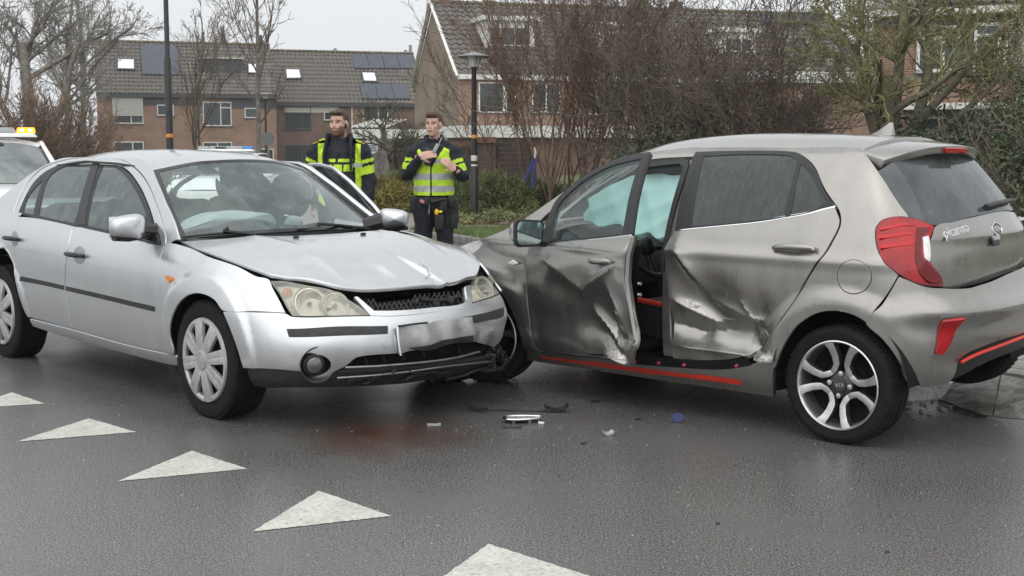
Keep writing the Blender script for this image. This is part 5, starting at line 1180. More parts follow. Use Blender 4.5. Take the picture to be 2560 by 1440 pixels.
# sill, red stripe, torn sill trim with clips
sillp = [(1318, 866), (1346, 876), (1400, 886), (1500, 896), (1560, 908), (1700, 918), (1800, 922), (1876, 912), (1915, 905), (1934, 916), (1934, 990), (1850, 977), (1760, 964), (1600, 943), (1450, 924), (1317, 906)]
sl_ = panel('sill', hatch, GREY, K, sillp, res=.02, lip=.03, off=.006, corner=60); mirror(sl_)
panel('red_stripe', hatch, REDTRIM, K, [(1342, 885), (1400, 892), (1560, 911), (1706, 929), (1832, 944), (1893, 960), (1851, 961), (1779, 952), (1660, 938), (1560, 924), (1430, 905), (1352, 894)], off=.016, lip=.012, res=.02, rnd=.02)
panel('sill_channel', hatch, DARK, K, [(1565, 890), (1690, 898), (1800, 903), (1862, 894), (1880, 912), (1800, 922), (1700, 917), (1570, 907)], off=.009, lip=.01, res=.03)
for x, y in ((1591, 902), (1650, 905), (1714, 910), (1845, 912), (1911, 889), (1934, 894)):
    p, n = K.at(x, y, .014); m = MB(); m.box(p, (.018, .008, .014), Matrix.Rotation(.5, 3, 'Y')); m.build('trim_clip', mat('pink_clip', (.5, .06, .09), .5) if x < 1600 else bpy.data.materials['pink_clip'], hatch, bevel=.002)
panel('scraped_sill_end', hatch, BARE, K, [(1893, 880), (1915, 878), (1948, 868), (1940, 905), (1900, 900)], off=.012, lip=.006, res=.012, disp=kdent)
# door handles, filler flap
hd = door_handle(K, hatch, 1985, 622, 25, 24, 1987, 102, .034, GREY, GREY, k=.02)
panel('filler_flap', hatch, GREY, K, [(2136+41*cos(t), 692+41*sin(t)) for t in np.linspace(0, 2*pi, 25)[:-1]], off=.004, lip=.012, res=.02, disp=kflare)
panel('filler_gap', hatch, DARK, K, [(2136+43.5*cos(t), 692+43.5*sin(t)) for t in np.linspace(0, 2*pi, 25)[:-1]], off=.0016, lip=0, res=.03, disp=kflare)
# ---- side glass
g1 = [(1759, 391), (1830, 387), (1900, 386), (1960, 388), (1983, 394), (1993, 408), (1963, 541), (1900, 550), (1803, 560), (1728, 566)]
g2 = [(2001, 409), (2035, 446), (2073, 507), (2030, 527), (1976, 539)]
tr_o = [(1740, 381), (1820, 378), (1900, 377), (1978, 380), (2008, 393), (2046, 441), (2087, 514), (2030, 529), (1973, 541), (1900, 553), (1803, 563), (1688, 574)]
panel('window_surround', hatch, BLACK, K, tr_o, off=.003, lip=.012, res=.025, holes=[g1, g2])
panel('rear_side_window', hatch, PRIV, K, g1, off=-.002, lip=0, res=.05); panel('quarter_window', hatch, PRIV, K, g2, off=-.002, lip=0, res=.05)
def strip_px(pts, h):
    return pts+[(x, y+h) for x, y in reversed(pts)]
panel('chrome_strip', hatch, CHROME, K, strip_px([(1689, 571), (1803, 560), (1900, 550), (1973, 538), (2030, 527), (2087, 513)], 5.5), off=.009, lip=.012, res=.02, rnd=.008)
# painted pillar and door aperture edge behind the open door
panel('centre_pillar', hatch, GREY, K, [(1722, 396), (1739, 384), (1688, 576), (1667, 612), (1664, 690), (1670, 830), (1680, 896), (1655, 892), (1650, 800), (1652, 680), (1662, 590)], off=-.02, lip=.03, res=.025)
panel('door_seal', hatch, BLACK, K, [(1600, 405), (1700, 394), (1719, 399), (1716, 425), (1668, 590), (1656, 680), (1652, 670), (1662, 585), (1706, 420), (1698, 408), (1604, 418)], off=-.008, lip=.03, res=.015, rnd=.01)
panel('roof_edge_rail', hatch, GREY, K, [(1290, 563), (1330, 535), (1409, 480), (1470, 436), (1550, 402), (1626, 384), (1740, 379), (1737, 390), (1640, 396), (1560, 412), (1490, 440), (1420, 488), (1370, 532), (1320, 572)], off=.0, lip=.03, res=.02)
# ---- roof, bonnet, windscreen
panel('roof', hatch, GREY, KR, [(0, 0), (2, 0), (4, 0), (4, 2), (4, 4), (2, 4), (0, 4), (0, 2)], uv=True, res=.05, lip=.02)
panel('bonnet', hatch, GREY, KH, [(0, 0), (2, 0), (4, 0), (4, 2), (4, 3), (2, 3), (0, 3), (0, 2)], uv=True, res=.05, lip=.02)
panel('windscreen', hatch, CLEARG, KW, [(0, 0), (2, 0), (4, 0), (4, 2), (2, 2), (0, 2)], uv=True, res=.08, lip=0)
panel('headlight', hatch, TAILCLR, K, [(1144, 622), (1180, 606), (1217, 600), (1200, 618), (1182, 634), (1160, 640)], off=.008, lip=.02, res=.02, rnd=.02)
m = MB(); m.tube([K.at(x, y, .012)[0] for x, y in ((1274, 657), (1286, 656), (1299, 658))], [(.004, .003), (.018, .010), (.004, .003)], 8, up=(0, 1, 0)); m.build('side_repeater', TAILCLR, hatch, smooth=True)
# shark fin aerial
p, n = KR.at(2210, 333, 0)
m = MB(); m.add([p+V((.10, 0, -.005)), p+V((.0, .022, .0)), p+V((-.06, .02, 0)), p+V((-.06, -.02, 0)), p+V((0, -.022, 0)), p+V((-.035, .004, .068)), p+V((-.055, .004, .068)), p+V((-.055, -.004, .068)), p+V((-.035, -.004, .068)), p+V((.03, .012, .022)), p+V((.03, -.012, .022))],
      [(0, 1, 9), (0, 9, 10), (0, 10, 4), (1, 2, 6, 5, 9), (4, 10, 8, 7, 3), (9, 5, 8, 10), (5, 6, 7, 8), (2, 3, 7, 6)])
m.build('roof_aerial', GREY, hatch, bevel=.005)
# ---- tailgate, rear glass, spoiler, lamps
RGLASS = glass('wet_skytone_rear_window', (.06, .07, .07), .42, .02, (.24, .265, .275), fscale=3)  # pale diffuse film paints the sky's reflection onto the wet glass
tg = panel('tailgate', hatch, GREY, K, [(2337, 566), (2380, 554), (2425, 544), (2500, 528), (2575, 510), (2640, 500), (2640, 640), (2575, 667), (2530, 690), (2484, 709), (2445, 719), (2413, 723), (2358, 719), (2350, 689), (2328, 659), (2325, 607)], res=.025, lip=.02, disp=lambda u, v: tgd(u, v), gap=.002, corner=55)  if False else None
def tgd(u, v):
    p = K.P(u, v); x, y, z = p.T; k = (x < -2.6)
    p[:, 0] += k*(.25*np.clip(1.0-z, 0, .3)-.010*np.exp(-((z-1.02)/.04)**2))
    return p
tg = panel('tailgate', hatch, GREY, K, [(2337, 566), (2380, 554), (2425, 544), (2500, 528), (2575, 510), (2640, 500), (2640, 640), (2575, 667), (2530, 690), (2484, 709), (2445, 719), (2413, 723), (2358, 719), (2350, 689), (2328, 659), (2325, 607)], res=.025, lip=.02, disp=tgd, gap=.002, corner=55)
panel('rear_window', hatch, RGLASS, K, [(2196, 428), (2238, 404), (2320, 381), (2437, 377), (2484, 424), (2556, 509), (2500, 527), (2425, 542), (2335, 562), (2276, 543)], off=.002, lip=.012, res=.05)
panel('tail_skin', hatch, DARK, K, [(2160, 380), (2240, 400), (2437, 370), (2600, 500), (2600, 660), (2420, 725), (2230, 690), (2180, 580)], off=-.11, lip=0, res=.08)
tl = [(2191, 567), (2208, 549), (2250, 542), (2303, 551), (2335, 567), (2323, 607), (2327, 659), (2350, 689), (2357, 717), (2308, 713), (2262, 695), (2214, 660), (2194, 624), (2188, 590)]
lamp = panel('tail_lamp', hatch, TAILRED, K, tl, off=.028, lip=.035, res=.015, rnd=.06, gap=.003); 
panel('lamp_seal', lamp, BLACK, K, tl, off=.003, lip=.01, res=.03)
panel('reversing_lens', lamp, TAILCLR, K, [(2300, 599), (2312, 596), (2317, 640), (2315, 657), (2305, 648)], off=.034, lip=.01, res=.01)
for q in ([(2200, 575), (2250, 566), (2282, 568), (2250, 571), (2202, 580)], [(2198, 595), (2250, 588), (2280, 590), (2250, 594), (2199, 601)], [(2200, 618), (2250, 612), (2280, 615), (2250, 619), (2202, 625)]):
    panel('lens_rib', lamp, mat('lens_bright', (.62, .015, .02), .12, var=.05) if 'lens_bright' not in bpy.data.materials else bpy.data.materials['lens_bright'], K, q, off=.0315, lip=.004, res=.01)
panel('lamp_core', lamp, mat('deep_red_lens', (.14, .0, .002), .12, var=.2), K, [(2286, 574), (2316, 576), (2308, 588), (2296, 596), (2298, 648), (2318, 668), (2342, 694), (2346, 709), (2316, 705), (2292, 680), (2282, 640)], off=.032, lip=.006, res=.012)
sp = MB()
sec = [((2151, 368), (2195, 426)), ((2175, 355), (2212, 415)), ((2203, 346), (2240, 401)), ((2250, 339), (2280, 389)), ((2308, 336), (2330, 379)), ((2360, 338), (2375, 375)), ((2402, 342), (2412, 374)), ((2430, 350), (2434, 375)), ((2440, 358), (2440, 377))]
top = []; bot = []
ys = np.linspace(.50, -.50, 9)
for i, ((ax, ay), (bx, by)) in enumerate(sec):
    Mi = KM.inverted(); o_ = Mi @ CAMP
    y_ = ys[i]; d1 = Mi.to_3x3() @ rayd(ax, ay); d2 = Mi.to_3x3() @ rayd(bx, by)
    top.append(o_+d1*((y_-o_.y)/d1.y)); bot.append(o_+d2*((y_-o_.y)/d2.y))
# spoiler as a real shelf: root on the roof edge, lip behind the glass
root = [V((-2.26+.03*abs(y_)**2, y_, 1.455-.055*(abs(y_)/.5)**2)) for y_ in ys]
lipv = [V((-2.60+.12*(abs(y_)/.5)**3, y_*1.03, 1.435-.065*(abs(y_)/.5)**3)) for y_ in ys]
low = [V((-2.59+.13*(abs(y_)/.5)**3, y_*1.03, 1.400-.075*(abs(y_)/.5)**3)) for y_ in ys]
lowr = [V((-2.42, y_*1.02, 1.365-.06*(abs(y_)/.5)**4)) for y_ in ys]
vs = []; fs = []
for i in range(9): vs += [root[i], root[i].lerp(lipv[i], .5)+V((0, 0, .018)), lipv[i], low[i], lowr[i], root[i]-V((.05, 0, .05))]
for i in range(8):
    for j in range(5): fs.append((i*6+j, i*6+j+1, i*6+j+7, i*6+j+6))
fs += [tuple(range(6)), tuple(48+k for k in range(5, -1, -1))]
m = MB(); m.add(vs, fs); spo = m.build('roof_spoiler', GREY, hatch, bevel=.008, smooth=True, sharp=55)
m = MB(); m.box((-2.596, 0, 1.413), (.03, .24, .028), Matrix.Rotation(R(-10), 3, 'Y')); m.build('brake_light', TAILRED, spo, bevel=.006)
# wiper
A = K.at(2456, 521, .02)[0]; B = K.at(2537, 497, .03)[0]
m = MB(); m.tube([A, A.lerp(B, .3)+V((-.012, 0, .006)), A.lerp(B, .7)+V((-.012, 0, .006)), B], [(.014, .012), (.02, .014), (.018, .012), (.008, .006)], 8); m.build('rear_wiper', BLACK, hatch, smooth=True)
# writing and emblem on the tailgate
p, n = K.at(2386, 578, .006); f = quad_frame(p, n)
d = (K.at(2413, 570, .006)[0]-K.at(2359, 586, .006)[0])
f = Matrix((d.normalized(), n.cross(d.normalized()), n)).transposed().to_4x4(); f.translation = p
text_obj('lettering', 'picanto', .070, CHROME, tg, f, .003, shear=.1)
p, n = K.at(2489, 574, .006); dd = (K.at(2510, 569, 0)[0]-K.at(2470, 579, 0)[0]).normalized(); f = Matrix((dd, n.cross(dd), n)).transposed().to_4x4(); f.translation = p
m = MB(); m.lathe([(.058, -.004), (.058, .004), (.050, .006), (.048, .002), (0, .002)], 32, ax='z'); m.v = [f @ V((q.x, q.y*.62, q.z)) for q in m.v]; em = m.build('badge', CHROME, tg, smooth=True)
m = MB(); m.lathe([(.047, .003), (0, .0035)], 32, ax='z'); m.v = [f @ V((q.x, q.y*.62, q.z)) for q in m.v]; m.build('badge_field', mat('badge_dark', (.10, .10, .105), .3, .4), em)
text_obj('lettering', 'KIA', .042, CHROME, em, f @ Matrix.Translation((0, 0, .004)), .002, spacing=.95)
p, n = K.at(2487, 603, .002); f = Matrix((dd, n.cross(dd), n)).transposed().to_4x4(); f.translation = p
m = MB(); m.box((0, 0, 0), (.085, .045, .012)); m.v = [f @ q for q in m.v]; m.build('tailgate_handle', BLACK, tg, bevel=.008)
m = MB(); m.box((0, .014, .008), (.08, .026, .014)); m.v = [f @ q for q in m.v]; m.build('handle_lip', GREY, tg, bevel=.006)
text_obj('lettering', 'GT Line', .035, CHROME, tg, Matrix.Translation((0, 0, 0)) @ (lambda p, n, d: (lambda q: (setattr(q, 'translation', p), q)[1])(Matrix((d, n.cross(d), n)).transposed().to_4x4()))(K.at(2566, 543, .006)[0], K.at(2566, 543, .006)[1], dd), .002, shear=.2)
# ---- rear bumper
def kb(u, v):
    p = kflare(u, v); x, y, z = p.T; r = np.clip((-2.55-x)/.2, 0, 1)
    p[:, 0] -= r*(.045*np.exp(-((z-.66)/.05)**2)+.02*np.exp(-((z-.55)/.2)**2)-.03*np.exp(-((z-.42)/.06)**2)*np.exp(-(y/.6)**6))
    return p
refl = [(2332, 797), (2379, 791), (2374, 815), (2350, 881), (2333, 881)]
panel('rear_bumper', hatch, GREY, K, [(2247, 692), (2262, 698), (2308, 716), (2357, 721), (2413, 721), (2445, 714), (2484, 702), (2530, 682), (2575, 659), (2640, 630), (2660, 760), (2575, 822), (2500, 848), (2425, 880), (2403, 905), (2388, 935), (2367, 960), (2330, 966), (2308, 965), (2275, 955), (2262, 935), (2257, 916), (2244, 893), (2209, 846), (2170, 804), (2204, 758)], res=.018, lip=.02, disp=kb, corner=55, gap=.0015)
panel('bumper_recess', hatch, GREY, K, [(2325, 788), (2386, 782), (2380, 820), (2352, 893), (2325, 890)], off=.0035, lip=.004, res=.015, disp=kb)
panel('reflector', hatch, TAILRED, K, refl, off=.020, lip=.020, res=.012, disp=kb)
panel('bumper_grille', hatch, BLACK, K, [(2403, 905), (2425, 881), (2500, 850), (2575, 824), (2640, 800), (2640, 830), (2560, 845), (2480, 876)], off=-.012, lip=.02, res=.03, disp=kb)
bq = spline2([np.array(q, float) for q in ((2402, 906), (2440, 886), (2500, 861), (2560, 836), (2630, 805))], False, 14)
m = MB(); m.tube([V(K.frame(*[np.array([t]) for t in K.uv(x, y)], kb)[0][0])+V((-.014, 0, 0)) for x, y in bq], .009, 8); m.build('red_trim_line', REDTRIM, hatch, smooth=True)
panel('diffuser', hatch, BLACK, K, [(2402, 908), (2480, 880), (2560, 850), (2640, 830), (2640, 862), (2560, 874), (2470, 912), (2410, 945), (2380, 958), (2392, 935)], off=-.02, lip=.06, res=.04)
# ---- wheels
def hatch_wheel():
    w = empty('wheel'); t = MB()
    prof = [(.212, .085), (.228, .098), (.258, .102), (.278, .092), (.288, .074), (.290, .055), (.284, .053), (.284, .045), (.291, .043), (.292, .012), (.285, .010), (.285, -.006), (.292, -.008), (.291, -.04), (.284, -.042), (.284, -.05), (.290, -.052), (.286, -.08), (.265, -.10), (.23, -.098), (.212, -.085)]
    t.lathe(prof, 72); t.build('tyre', RUBBER, w, smooth=True, sharp=28)
    m = MB()     # shoulder tread blocks
    for k in range(60):
        a = 2*pi*k/60; rot = Matrix.Rotation(-a, 3, 'Y')
        m.box(rot @ V((.2865, .070, 0)), (.010, .026, .017), rot)
    tag(m.build('tread_blocks', RUBBER, w), kind='stuff')
    m = MB(); m.lathe([(.216, .09), (.219, .098), (.213, .101), (.205, .092), (.196, .03), (.19, -.06)], 56); m.build('rim', ALLOY, w, smooth=True, sharp=35)
    m = MB(); m.lathe([(.195, .0), (.12, -.02), (0, -.02)], 40); m.lathe([(.115, .0), (.11, .004), (.05, .006), (.05, .0)], 32); m.build('brake_disc', DARK, w, smooth=True)
    hub = MB(); hub.lathe([(.066, .02), (.064, .052), (.056, .058), (.034, .064), (.033, .070), (0, .071)], 32); hb = hub.build('hub', ALLOYD, w, smooth=True, sharp=35)
    for k in range(4):
        a0 = k*pi/2+R(50)
        for s_ in (-1, 1):
            # each arm leaves the hub, bows outwards and runs into the rim
            cen = []
            for r, da in ((.072, 0), (.080, 17), (.100, 29), (.140, 30), (.178, 28), (.210, 25)):
                a = a0+s_*R(da); cen.append((r, a))
            m = MB(); P = []
            wd = [.013, .015, .016, .017, .019, .025]; dp = [.064, .066, .070, .078, .087, .096]
            for (r, a), ww, d in zip(cen, wd, dp):
                c_ = V((r*cos(a), d, r*sin(a))); tn = V((-sin(a), 0, cos(a))); tn = (tn*s_ if r > .09 else (tn*.5*s_+V((-cos(a), 0, -sin(a))) if r > .075 else V((-cos(a), 0, -sin(a))))).normalized()
                P += [c_-tn*ww, c_+tn*ww, c_+tn*ww*1.15-V((0, .035, 0)), c_-tn*ww*1.15-V((0, .035, 0))]
            fs = []
            for i in range(5):
                for j in range(4): fs.append((i*4+j, i*4+(j+1) % 4, i*4+4+(j+1) % 4, i*4+4+j))
            fs += [(0, 1, 2, 3), (20, 21, 22, 23)]
            fm = [0 if j == 0 else 1 for i in range(5) for j in range(4)]+[1, 1]
            m.v = P; m.f = fs; m.m = fm
            m.build('spoke', [ALLOY, ALLOYD], w, bevel=.002, sharp=30)
        m = MB(); a = a0+R(45); m.lathe([(.014, .058), (.013, .072), (.0, .075)], 10, c=(.055*cos(a), 0, .055*sin(a))); m.build('wheel_nut', ALLOY, w, smooth=True)
    f = Matrix.Translation((0, .073, 0)) @ Matrix.Rotation(R(-90), 4, 'X') @ Matrix.Rotation(R(8), 4, 'Z')
    text_obj('lettering', 'KIA', .030, ALLOY, hb, f, .001)
    return w
kw = hatch_wheel(); kw.parent = hatch; kw.location = (-2.4, .685, .287)
for (x, y, rz, ry) in ((0, .675, R(14), R(31)), (-2.4, -.685, pi, 0), (0, -.675, pi+R(14), 0)):
    c = copy_tree(kw, hatch); c.location = (x, y, .287+(.112 if x < -1 and y < 0 else 0)); c.rotation_euler = (0, ry, rz)
for x in (0, -2.4):
    for s_ in (-1, 1):
        m = MB(); n = 24; vs = []; fs = []
        for k in range(n+1):
            a = .04+(pi-.08)*k/n
            for y in (.42, .765): vs.append((x+.355*cos(a), s_*y, .30+.355*sin(a)))
        for k in range(n): fs.append((2*k, 2*k+1, 2*k+3, 2*k+2))
        vs.append((x, s_*.42, .30)); fs += [(2*k, 2*k+2, len(vs)-1) for k in range(n)]
        m.add(vs, fs); m.build('wheel_well', DARK, hatch, smooth=True)
m = MB(); m.b2((-2.45, -.52, .22), (.4, .52, .28)); m.b2((-.30, -.60, .28), (.45, .60, .78)); m.b2((-2.74, -.50, .38), (-2.35, .50, .75)); m.b2((-2.1, -.74, .20), (-.4, -.70, .9)); m.b2((-2.02, .55, .20), (-.42, .70, .27))
m.build('underbody', DARK, hatch)
# ---- front door, swung open on its hinge
KD = hinge(KM, -.40, .76, -R(15))
fdm = empty('front_door'); fdm.parent = hatch; fdm.matrix_local = KM.inverted() @ KD
fdm['label'] = 'crumpled front door hanging ajar with torn lower rear corner'
fdoor = [(1329, 613), (1317, 641), (1314, 679), (1319, 745), (1328, 806), (1338, 849), (1348, 874), (1376, 882), (1440, 885), (1497, 886), (1524, 896), (1563, 911), (1575, 880), (1583, 857), (1576, 815), (1567, 769), (1560, 735), (1556, 698), (1561, 634), (1576, 588), (1500, 595), (1440, 601), (1364, 609)]
panel('door_skin', fdm, GREY, K, fdoor, res=.014, bstep=.012, lip=.03, disp=kdent, M=KD, corner=60)
m = MB(); e = [K.at(x, y, -.01, KD)[0] for x, y in ((1575, 590), (1562, 640), (1558, 700), (1568, 770), (1582, 850), (1566, 905))]
n_ = V((.25, -.97, 0)); vs = []; fs = []
for q in e: vs += [q, q+V((-.006, -.018, 0)), q+V((.010, -.050, 0)), q+V((.06, -.058, 0))]
for i in range(len(e)-1):
    for j in range(3): fs.append((i*4+j, i*4+j+1, i*4+j+5, i*4+j+4))
m.add(vs, fs); m.build('door_end', GREY, fdm, smooth=True, sharp=30, fix=False)
panel('door_card', fdm, DARK, K, [(1345, 615), (1335, 700), (1350, 860), (1480, 875), (1545, 880), (1545, 700), (1560, 600)], off=-.13, lip=0, res=.06, M=KD)
for y in (710, 738):
    p, n = K.at(1572, y, -.05, KD); m = MB(); m.tube([p+V((-.02, 0, 0)), p+V((-.035, 0, 0))], .009, 10); m.build('door_lock_bolt', CHROME, fdm, smooth=True)
gl = [(1376, 603), (1380, 566), (1394, 518), (1424, 482), (1470, 445), (1531, 414), (1604, 396), (1557, 585), (1480, 593)]
fr = [(1352, 609), (1362, 570), (1386, 509), (1413, 478), (1460, 440), (1508, 414), (1555, 393), (1590, 386), (1626, 381), (1576, 586), (1480, 597)]
panel('window_frame', fdm, BLACK, K, fr, off=.003, lip=.03, res=.02, M=KD, holes=[gl])
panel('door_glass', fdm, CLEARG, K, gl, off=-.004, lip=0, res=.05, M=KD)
panel('chrome_strip', fdm, CHROME, K, strip_px([(1364, 605), (1440, 598), (1500, 592), (1576, 584)], 5), off=.009, lip=.012, res=.02, M=KD, rnd=.008)
door_handle(K, fdm, 1505, 653, 17, 22, 1507, 54, .034, GREY, GREY, M=KD, k=.03)
panel('bare_patch', fdm, BARE, K, [(1500, 880), (1520, 868), (1545, 858), (1560, 850), (1578, 862), (1570, 885), (1560, 905), (1525, 893)], off=.004, lip=.004, res=.012, M=KD, disp=kdent)
panel('bare_patch', fdm, BARE, K, [(1520, 776), (1532, 780), (1536, 788), (1524, 786)], off=.004, lip=.003, res=.01, M=KD, disp=kdent)
panel('bare_patch', hatch, BARE, K, [(1706, 748), (1725, 752), (1741, 762), (1733, 772), (1716, 764)], off=.004, lip=.003, res=.01, disp=kdent)
panel('bare_patch', hatch, BARE, K, [(1872, 835), (1895, 822), (1914, 830), (1922, 842), (1905, 862), (1888, 850)], off=.004, lip=.003, res=.01, disp=kdent)
Mi = KD.inverted(); o_ = Mi @ CAMP; d_ = Mi.to_3x3() @ rayd(1316, 581); cm = o_+d_*((.92-o_.y)/d_.y)
mc = mirror_cap(fdm, cm, ((.02, .088, 0), (.085, -.01, 0), (0, 0, .072)), GREY)
def rpoly(hy, hz, r, x):
    out = []
    for cy, cz, a0 in ((hy-r, hz-r, 0), (-hy+r, hz-r*1.3, 90), (-hy+r*1.3, -hz+r, 180), (hy-r, -hz+r, 270)):
        for k in range(6): t = R(a0+18*k); out.append(cm+V((x, cy+r*cos(t), cz+r*sin(t))))
    return out
m = MB(); m.prism(rpoly(.098, .079, .035, -.012), (-.024, 0, 0)); m.build('mirror_rim', BLACK, mc, bevel=.006)
m = MB(); m.prism(rpoly(.084, .066, .030, -.036), (-.003, 0, 0)); m.build('mirror_glass', mat('mirror_silvering', (.42, .52, .52), .04, 1.0), mc)
m = MB(); m.tube([cm+V((0, -.06, -.05)), cm+V((-.03, -.19, -.06))], [(.03, .03), (.03, .035)], 8); m.build('mirror_foot', BLACK, mc, smooth=True)
# ---- cabin
SEATB = mat('black_seat', (.016, .016, .017), .6, var=.3)
def kseat(y):
    m = MB(); m.box((-1.22, y, .45), (.50, .48, .20), Matrix.Rotation(R(-6), 3, 'Y')); m.box((-1.52, y, .80), (.14, .46, .62), Matrix.Rotation(R(-16), 3, 'Y')); s_ = m.build('seat', SEATB, hatch, bevel=.05, seg=3)
    m = MB(); m.box((-1.62, y, 1.15), (.09, .26, .18), Matrix.Rotation(R(-12), 3, 'Y')); m.build('headrest', SEATB, s_, bevel=.035, seg=3)
    m = MB(); m.tube([(-1.46, y+.235, .57), (-1.25, y+.24, .565), (-1.02, y+.23, .58)], .016, 8); m.build('seat_piping', REDTRIM, s_, smooth=True)
kseat(.36); kseat(-.36)
m = MB(); m.box((-2.2, 0, .85), (.14, 1.1, .55), Matrix.Rotation(R(-18), 3, 'Y')); m.build('rear_bench', SEATB, hatch, bevel=.04)
m = MB(); m.prism([(-.36, -.62, .66), (-.36, -.62, .92), (-.58, -.62, .95), (-.78, -.62, .90), (-.82, -.62, .62)], (0, 1.24, 0)); m.build('dashboard', BLACK, hatch, bevel=.03)
f = quad_frame(V((-.93, .35, .86)), V((-.9, 0, .42)))
m = MB(); m.tube([f @ V((.18*cos(t), .18*sin(t), 0)) for t in np.linspace(0, 2*pi, 33)], .015, 8, cap=False); m.tube([f @ V((-.17, 0, -.02)), f @ V((.17, 0, -.02))], .022, 8); m.tube([f @ V((0, 0, -.02)), f @ V((0, -.17, -.02))], .02, 8); m.ball(f @ V((0, 0, -.01)), .055); m.build('steering_wheel', BLACK, hatch, smooth=True)
def wrink(u, v):
    p = K.P(u, v); x, y, z = p.T
    k = .012*np.sin(11*x+9*z)+.006*np.sin(19*z-13*x+1)+.005*np.sin(31*x-23*z)+.0028*np.sin(52*z+22*x)
    p[:, 1] += k; return p
panel('curtain_airbag', hatch, AIRBAG, K, [(1600, 424), (1660, 416), (1712, 412), (1702, 450), (1690, 500), (1668, 570), (1625, 583), (1590, 570), (1530, 560), (1480, 556), (1440, 548), (1434, 522), (1452, 506), (1450, 488), (1490, 454), (1545, 430)], off=-.075, lip=.05, res=.012, disp=wrink)
m = MB(); m.tube([K.at(x, y, -.06)[0] for x, y in ((1650, 700), (1645, 780), (1635, 850))], [(.03, .008), (.03, .006), (.04, .006)], 6); m.build('seat_belt', BLACK, hatch)
blob('seat_airbag', [(-1.40, .60, .85), (-1.42, .62, .72), (-1.42, .60, .58)], [(.02, .03), (.04, .09), (.02, .05)], AIRBAGW, hatch, seed=8)
# ================================================================ police officers
SKIN = mat('skin', (.58, .36, .275), .5, var=.08, scale=20); LIPS = mat('lips', (.42, .17, .14), .5); NAVY = mat('navy_cloth', (.014, .016, .024), .85, var=.35, scale=14, bump=.5, bscale=60); NAVY2 = mat('dark_trousers', (.010, .012, .019), .85, var=.3, scale=10, bump=.5, bscale=40)
HIVIS = mat('hi_vis_yellow', (.52, .78, .03), .6, var=.10, scale=14, bump=.3, bscale=50)
REFL = mat('reflective_grey', (.40, .42, .42), .45, var=.10, scale=20); HAIRB = mat('brown_hair', (.085, .055, .035), .8, var=.4, scale=40); BEARD = mat('beard', (.17, .095, .065), .85, var=.3, scale=60); EYE = mat('eye_shadow', (.13, .08, .065), .5); BROW = mat('brow', (.13, .075, .05), .8)
YELP = mat('yellow_plastic', (.80, .55, .03), .4); GEAR = mat('black_gear', (.012, .012, .012), .55, var=.3, scale=20)
def remesh(m, vox, it=6):
    me = bpy.data.meshes.new('tmp'); me.from_pydata([tuple(q) for q in m.v], [], m.f); bm = bmesh.new(); bm.from_mesh(me); bmesh.ops.recalc_face_normals(bm, faces=bm.faces); bm.to_mesh(me); bm.free()
    o = bpy.data.objects.new('tmp', me); COL.objects.link(o); md = o.modifiers.new('r', 'REMESH'); md.mode = 'VOXEL'; md.voxel_size = vox
    if it: sm = o.modifiers.new('s', 'SMOOTH'); sm.iterations = it; sm.factor = .5
    dg = bpy.context.evaluated_depsgraph_get(); out = bpy.data.meshes.new_from_object(o.evaluated_get(dg)); bpy.data.objects.remove(o); bpy.data.meshes.remove(me); return out
def dress(name, me, mats, fn, parent, wr=0, seed=1):
    n = len(me.vertices); co = np.empty(n*3); me.vertices.foreach_get('co', co); co = co.reshape(-1, 3)
    if wr:
        nr = np.empty(n*3); me.vertices.foreach_get('normal', nr); nr = nr.reshape(-1, 3); x, y, z = co.T
        k = np.sin(38*z+9*np.sin(11*x+seed)+7*y)*.6+np.sin(24*x+31*z+5*y+seed)*.5+np.sin(61*z-33*x+2*seed)*.35; co = co+nr*(k*wr)[:, None]; me.vertices.foreach_set('co', co.ravel())
    for q in mats: me.materials.append(q)
    pc = np.empty(len(me.polygons)*3); me.polygons.foreach_get('center', pc); pc = pc.reshape(-1, 3)
    me.polygons.foreach_set('material_index', np.asarray(fn(*pc.T), dtype=np.int32)); me.shade_smooth(); me.update(); return link(bpy.data.objects.new(name, me), parent)
def cap_tube(m, pts, rad, n=12, up=None):
    m.tube(pts, rad, n, up=up)
    for p, r in ((pts[0], rad[0]), (pts[-1], rad[-1])): m.ball(p, r if not hasattr(r, '__len__') else (r[0], r[1], min(r)), 10, 8)
def head(m, c, yaw, s=1.0, jaw=1.0):
    """skull, jaw, nose, brow, ears; looks towards -y turned by yaw"""
    Rz = Matrix.Rotation(yaw, 3, 'Z'); T = lambda x, y, z: V(c)+Rz @ V((x*s, y*s, z*s))
    m.ball(T(0, .012, .035), (.073*s, .092*s, .092*s), 18, 12, Rz); m.ball(T(0, -.018, -.045), (.058*s*jaw, .068*s, .075*s), 16, 10, Rz); m.ball(T(0, -.055, -.088), (.032*s*jaw, .028*s, .026*s), 10, 8, Rz)
    m.ball(T(0, -.066, .032), (.052*s, .020*s, .012*s), 12, 8, Rz); m.tube([T(0, -.080, .018), T(0, -.090, -.008), T(0, -.096, -.022)], [.006*s, .008*s, .010*s], 8); m.ball(T(0, -.089, -.025), (.014*s, .010*s, .008*s), 8, 6, Rz)
    m.ball(T(0, -.083, -.052), (.024*s, .010*s, .010*s), 10, 6, Rz)
    for q in (-1, 1): m.ball(T(q*.040, -.054, -.016), (.022*s, .022*s, .026*s), 10, 8, Rz); m.ball(T(q*.077, .012, -.004), (.010*s, .020*s, .034*s), 8, 8, Rz)
    m.tube([T(0, .018, -.06), T(0, .03, -.15), T(0, .035, -.20)], [.056*s, .058*s, .068*s], 14); return T, Rz
